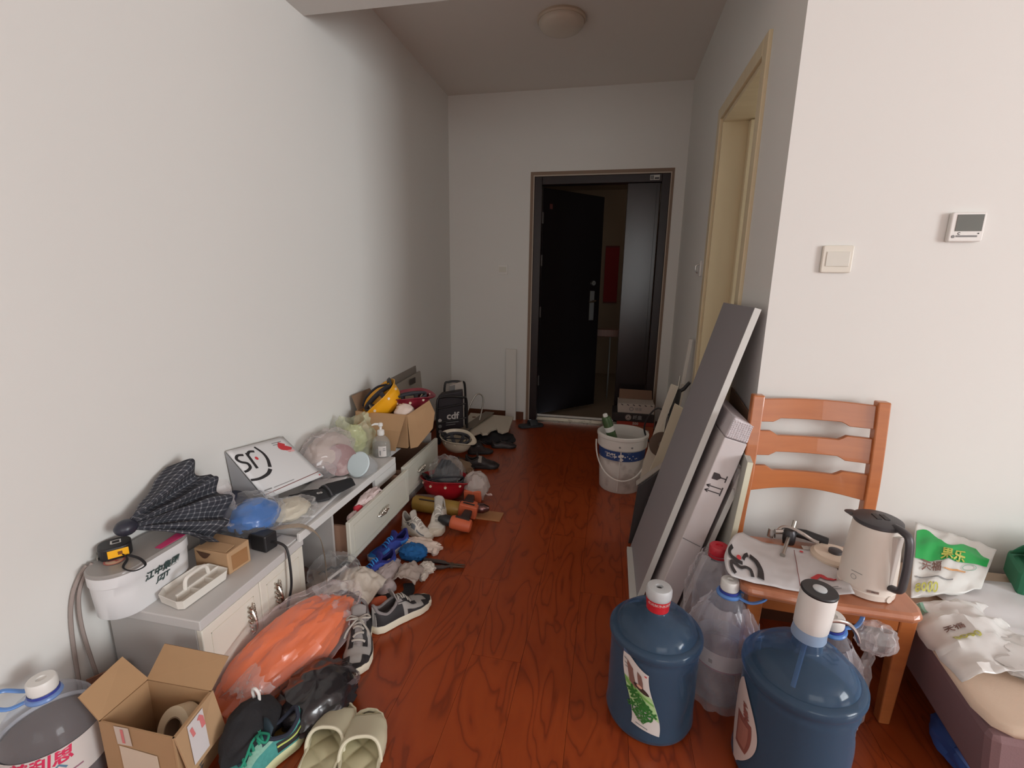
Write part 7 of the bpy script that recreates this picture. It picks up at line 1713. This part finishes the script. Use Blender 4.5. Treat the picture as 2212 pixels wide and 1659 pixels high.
# bags in and on the red helmet
t = thing('glove_bag', 'smoky clear bag of dark grey gloves stuffed in the red helmet', 'bag', (-0.850, 2.345, 0.04))
bm = newbm(); blob(bm, (0.01, 0.0, 0.100), (0.062, 0.055, 0.062), 0.16, 1.8, 6, 30, 18); obj('gloves', bm, mat('charcoal_gloves', (66, 68, 72), 0.85), t, smooth=True)
bm = newbm(); blob(bm, (0.0, 0.01, 0.115), (0.080, 0.078, 0.075), 0.2, 2.0, 3, 34, 20); obj('bag_skin', bm, M_clear, t, smooth=True, ang=25)
for k in range(3):
    bm = newbm(); tube(bm, smoothpath([(-0.02+0.02*k, -0.05, 0.12), (-0.015+0.022*k, -0.055, 0.16), (0.0+0.018*k, -0.03, 0.195)], 4), 0.012, 8); obj('glove_finger', bm, MATS['charcoal_gloves'], t, smooth=True)
t = thing('tied_bag', 'milky tied plastic bag hanging over the right side of the red helmet', 'bag', (-0.685, 2.375, 0.0))
bm = newbm(); blob(bm, (0.01, -0.02, 0.080), (0.062, 0.055, 0.075), 0.2, 1.9, 9, 32, 20, floor=0.001); obj('bag_skin', bm, film('milky_bag', (206, 196, 190), 0.55, 0.3), t, smooth=True, ang=28)
bm = newbm(); tube(bm, smoothpath([(0.065, -0.04, 0.055), (0.085, -0.045, 0.048), (0.105, -0.05, 0.055)], 4), [0.006]*4+[0.010]*5, 7, 0.5); obj('knot', bm, mat('pinkish_knot', (220, 196, 190), 0.5), t, smooth=True)
t = thing('beige_bag', 'beige crinkled plastic bag behind the glove bag beside the drawer', 'bag', (-0.86, 2.52, 0))
bm = newbm(); blob(bm, (-0.01, -0.03, 0.075), (0.075, 0.06, 0.085), 0.2, 1.9, 11, 34, 20, floor=0.001); obj('bag_skin', bm, film('beige_bag_film', (170, 154, 142), 0.5, 0.25), t, smooth=True, ang=28)
t = thing('tan_gloves', 'tan work gloves lying under the dirty white hard hat', 'gloves', (-0.91, 2.70, 0))
bm = newbm(); blob(bm, (0, 0, 0.035), (0.09, 0.06, 0.04), 0.22, 2.2, 5, 30, 18, floor=0.0); obj('palm', bm, mat('tan_glove_cloth', (136, 112, 90), 0.9), t, smooth=True)
for k in range(3):
    bm = newbm(); tube(bm, smoothpath([(0.06, -0.03+0.025*k, 0.04), (0.09, -0.045+0.028*k, 0.03), (0.115, -0.055+0.03*k, 0.014)], 4), 0.011, 8); obj('finger', bm, MATS['tan_glove_cloth'], t, smooth=True)

# folding cart with black bag, boards on the floor, strip at the far wall
t = thing('folding_cart', 'black tubular folding cart standing by the left wall beyond the cabinet', 'cart', (0, 0, 0))
M_tube = mat('black_tube', (34, 33, 34), 0.4)
def cart_frame(x0, x1, y, z1, dx):
    bm = newbm(); tube(bm, smoothpath([(x0, y, 0.02), (x0, y, z1-0.06), (x0+0.03, y+dx*0.3, z1-0.012), (x1-0.03, y+dx*0.7, z1-0.012), (x1, y+dx, z1-0.06), (x1, y+dx, 0.02)], 6), 0.009, 8); return bm
obj('side_frame', cart_frame(-1.20, -1.005, 3.15, 0.375, 0.10), M_tube, t, smooth=True)
obj('side_frame', cart_frame(-1.205, -1.06, 3.33, 0.455, 0.06), M_tube, t, smooth=True)
for z, a, b in ((0.31, (-1.20, 3.15), (-1.005, 3.25)), (0.20, (-1.20, 3.15), (-1.005, 3.25)), (0.10, (-1.20, 3.15), (-1.005, 3.25))):
    bm = newbm(); cyl(bm, (a[0], a[1], z-0.03), (b[0], b[1], z), 0.006, seg=8); obj('cross_bar', bm, M_tube, t, smooth=True)
for x, y in ((-1.20, 3.17), (-1.01, 3.25)):
    bm = newbm(); lathe(bm, [(0.018, -0.01), (0.020, -0.006), (0.020, 0.006), (0.018, 0.01)], 18, T(x, y, 0.020) @ RX(PI/2)); obj('wheel', bm, M_black, t, smooth=True)
t = thing('black_shopping_bag', 'black shopping bag with pale lettering held inside the folding cart', 'bag', (0, 0, 0))
bm = newbm(); hexa(bm, [(-1.215, 3.165, 0.03), (-1.035, 3.26, 0.03), (-1.065, 3.335, 0.03), (-1.225, 3.30, 0.03), (-1.20, 3.175, 0.375), (-1.035, 3.255, 0.405), (-1.055, 3.32, 0.405), (-1.215, 3.29, 0.375)]); bb = obj('bag_body', bm, mat('black_bag_card', (44, 38, 44), 0.5), t, bevel=0.008)
bA, bB = V((-1.2085, 3.160, 0)), V((-1.036, 3.2495, 0))
bdir = (bB-bA).normalized(); bn = V((bdir.y, -bdir.x, 0))
bmf = lambda x, y: bA.lerp(bB, 0.60)+bdir*x+bn*0.004+V((0.0, 0.004, 0.215+y))
lettering('cdf', 0.075, M_label, bb, lambda x, y: bmf(x, y), bold=0.002)
bm = newbm(); stroke(bm, [(-0.05, -0.050), (0.045, -0.045)], 0.007, bmf); stroke(bm, [(-0.05, -0.068), (0.02, -0.064)], 0.006, bmf); o = obj('small_print', bm, M_inkgrey, bb); o['kind'] = 'stuff'
for k, z in enumerate((-0.03, -0.075, -0.115)):
    bm = newbm(); disc2(bm, -0.095, z, 0.014, bmf, 12); obj('round_mark', bm, M_inkgrey if k else M_label, bb)
t = thing('white_box_slab', 'white flat box standing upright inside the folding cart beside the black bag', 'box', (0, 0, 0))
bm = newbm(); hexa(bm, [(-1.19, 3.335, 0.05), (-1.05, 3.355, 0.05), (-1.06, 3.385, 0.05), (-1.20, 3.365, 0.05), (-1.16, 3.315, 0.425), (-1.06, 3.335, 0.455), (-1.07, 3.365, 0.455), (-1.17, 3.345, 0.425)]); obj('slab', bm, mat('pale_box', (190, 182, 174), 0.6), t, bevel=0.004)
bm = newbm(); hexa(bm, [(-1.162, 3.312, 0.36), (-1.12, 3.318, 0.36), (-1.12, 3.320, 0.36), (-1.162, 3.314, 0.36), (-1.158, 3.311, 0.42), (-1.118, 3.317, 0.43), (-1.118, 3.319, 0.43), (-1.158, 3.313, 0.42)]); obj('label', bm, M_inkgrey, t)

t = thing('cut_out_board', 'cream board with a wavy cut edge lying on boards by the far wall', 'board', (0, 0, 0))
z = 0.085
wavy = [(-1.115, 3.72), (-0.735, 3.70), (-0.700, 3.33), (-0.735, 3.27), (-0.775, 3.30), (-0.800, 3.36), (-0.830, 3.31), (-0.835, 3.22), (-0.868, 3.20), (-0.895, 3.24), (-0.915, 3.20), (-0.945, 3.13), (-1.02, 3.15), (-1.06, 3.22)]
bm = newbm(); prism(bm, wavy, z, z+0.016, None); obj('panel', bm, mat('cream_board3', (196, 186, 168), 0.5), t, bevel=0.001)
for x, y in ((-1.05, 3.60), (-1.0, 3.25)):
    bm = newbm(); lathe(bm, [(0.017, z+0.0155), (0.017, z+0.0168)], 18, T(x, y, 0)); obj('hinge_hole', bm, mat('brown_hole', (110, 74, 56), 0.7), t)
bm = newbm(); box(bm, -1.09, -0.76, 3.45, 3.70, 0.0, z-0.0002); obj('support_board', bm, mat('grey_white_board'.replace('white', 'cream'), (176, 168, 156), 0.6), t)
t = thing('thin_board', 'brownish grey thin board lying diagonally across the cut-out cream board', 'board', (0, 0, 0))
bm = newbm(); board(bm, [(-0.985, 3.72, z+0.030), (-0.905, 3.71, z+0.030), (-0.985, 3.17, z+0.024), (-1.055, 3.19, z+0.024)], 0.008, -1); obj('panel', bm, mat('grey_brown_slat', (120, 108, 94), 0.6), t)
bm = newbm(); box(bm, -0.975, -0.965, 3.17, 3.26, z+0.032, z+0.034); obj('edge_line', bm, M_drb, t)
t = thing('white_plank', 'tall narrow white plank standing against the far wall left of the door', 'plank', (0, 0, 0))
bm = newbm(); hexa(bm, [(-0.855, 3.925, 0), (-0.762, 3.925, 0), (-0.762, 3.940, 0), (-0.855, 3.940, 0), (-0.862, 3.940, 0.632), (-0.770, 3.940, 0.632), (-0.770, 3.955, 0.632), (-0.862, 3.955, 0.632)]); obj('plank', bm, M_wmat, t, bevel=0.002)
t = thing('leaning_frame', 'thin metal wire frame leaning behind the folding cart', 'frame', (0, 0, 0))
bm = newbm(); tube(bm, smoothpath([(-0.985, 3.42, 0.01), (-0.955, 3.52, 0.22), (-0.965, 3.55, 0.30), (-1.01, 3.53, 0.31), (-1.06, 3.48, 0.20), (-1.10, 3.42, 0.02)], 6), 0.006, 8); obj('wire', bm, M_steel, t, smooth=True)
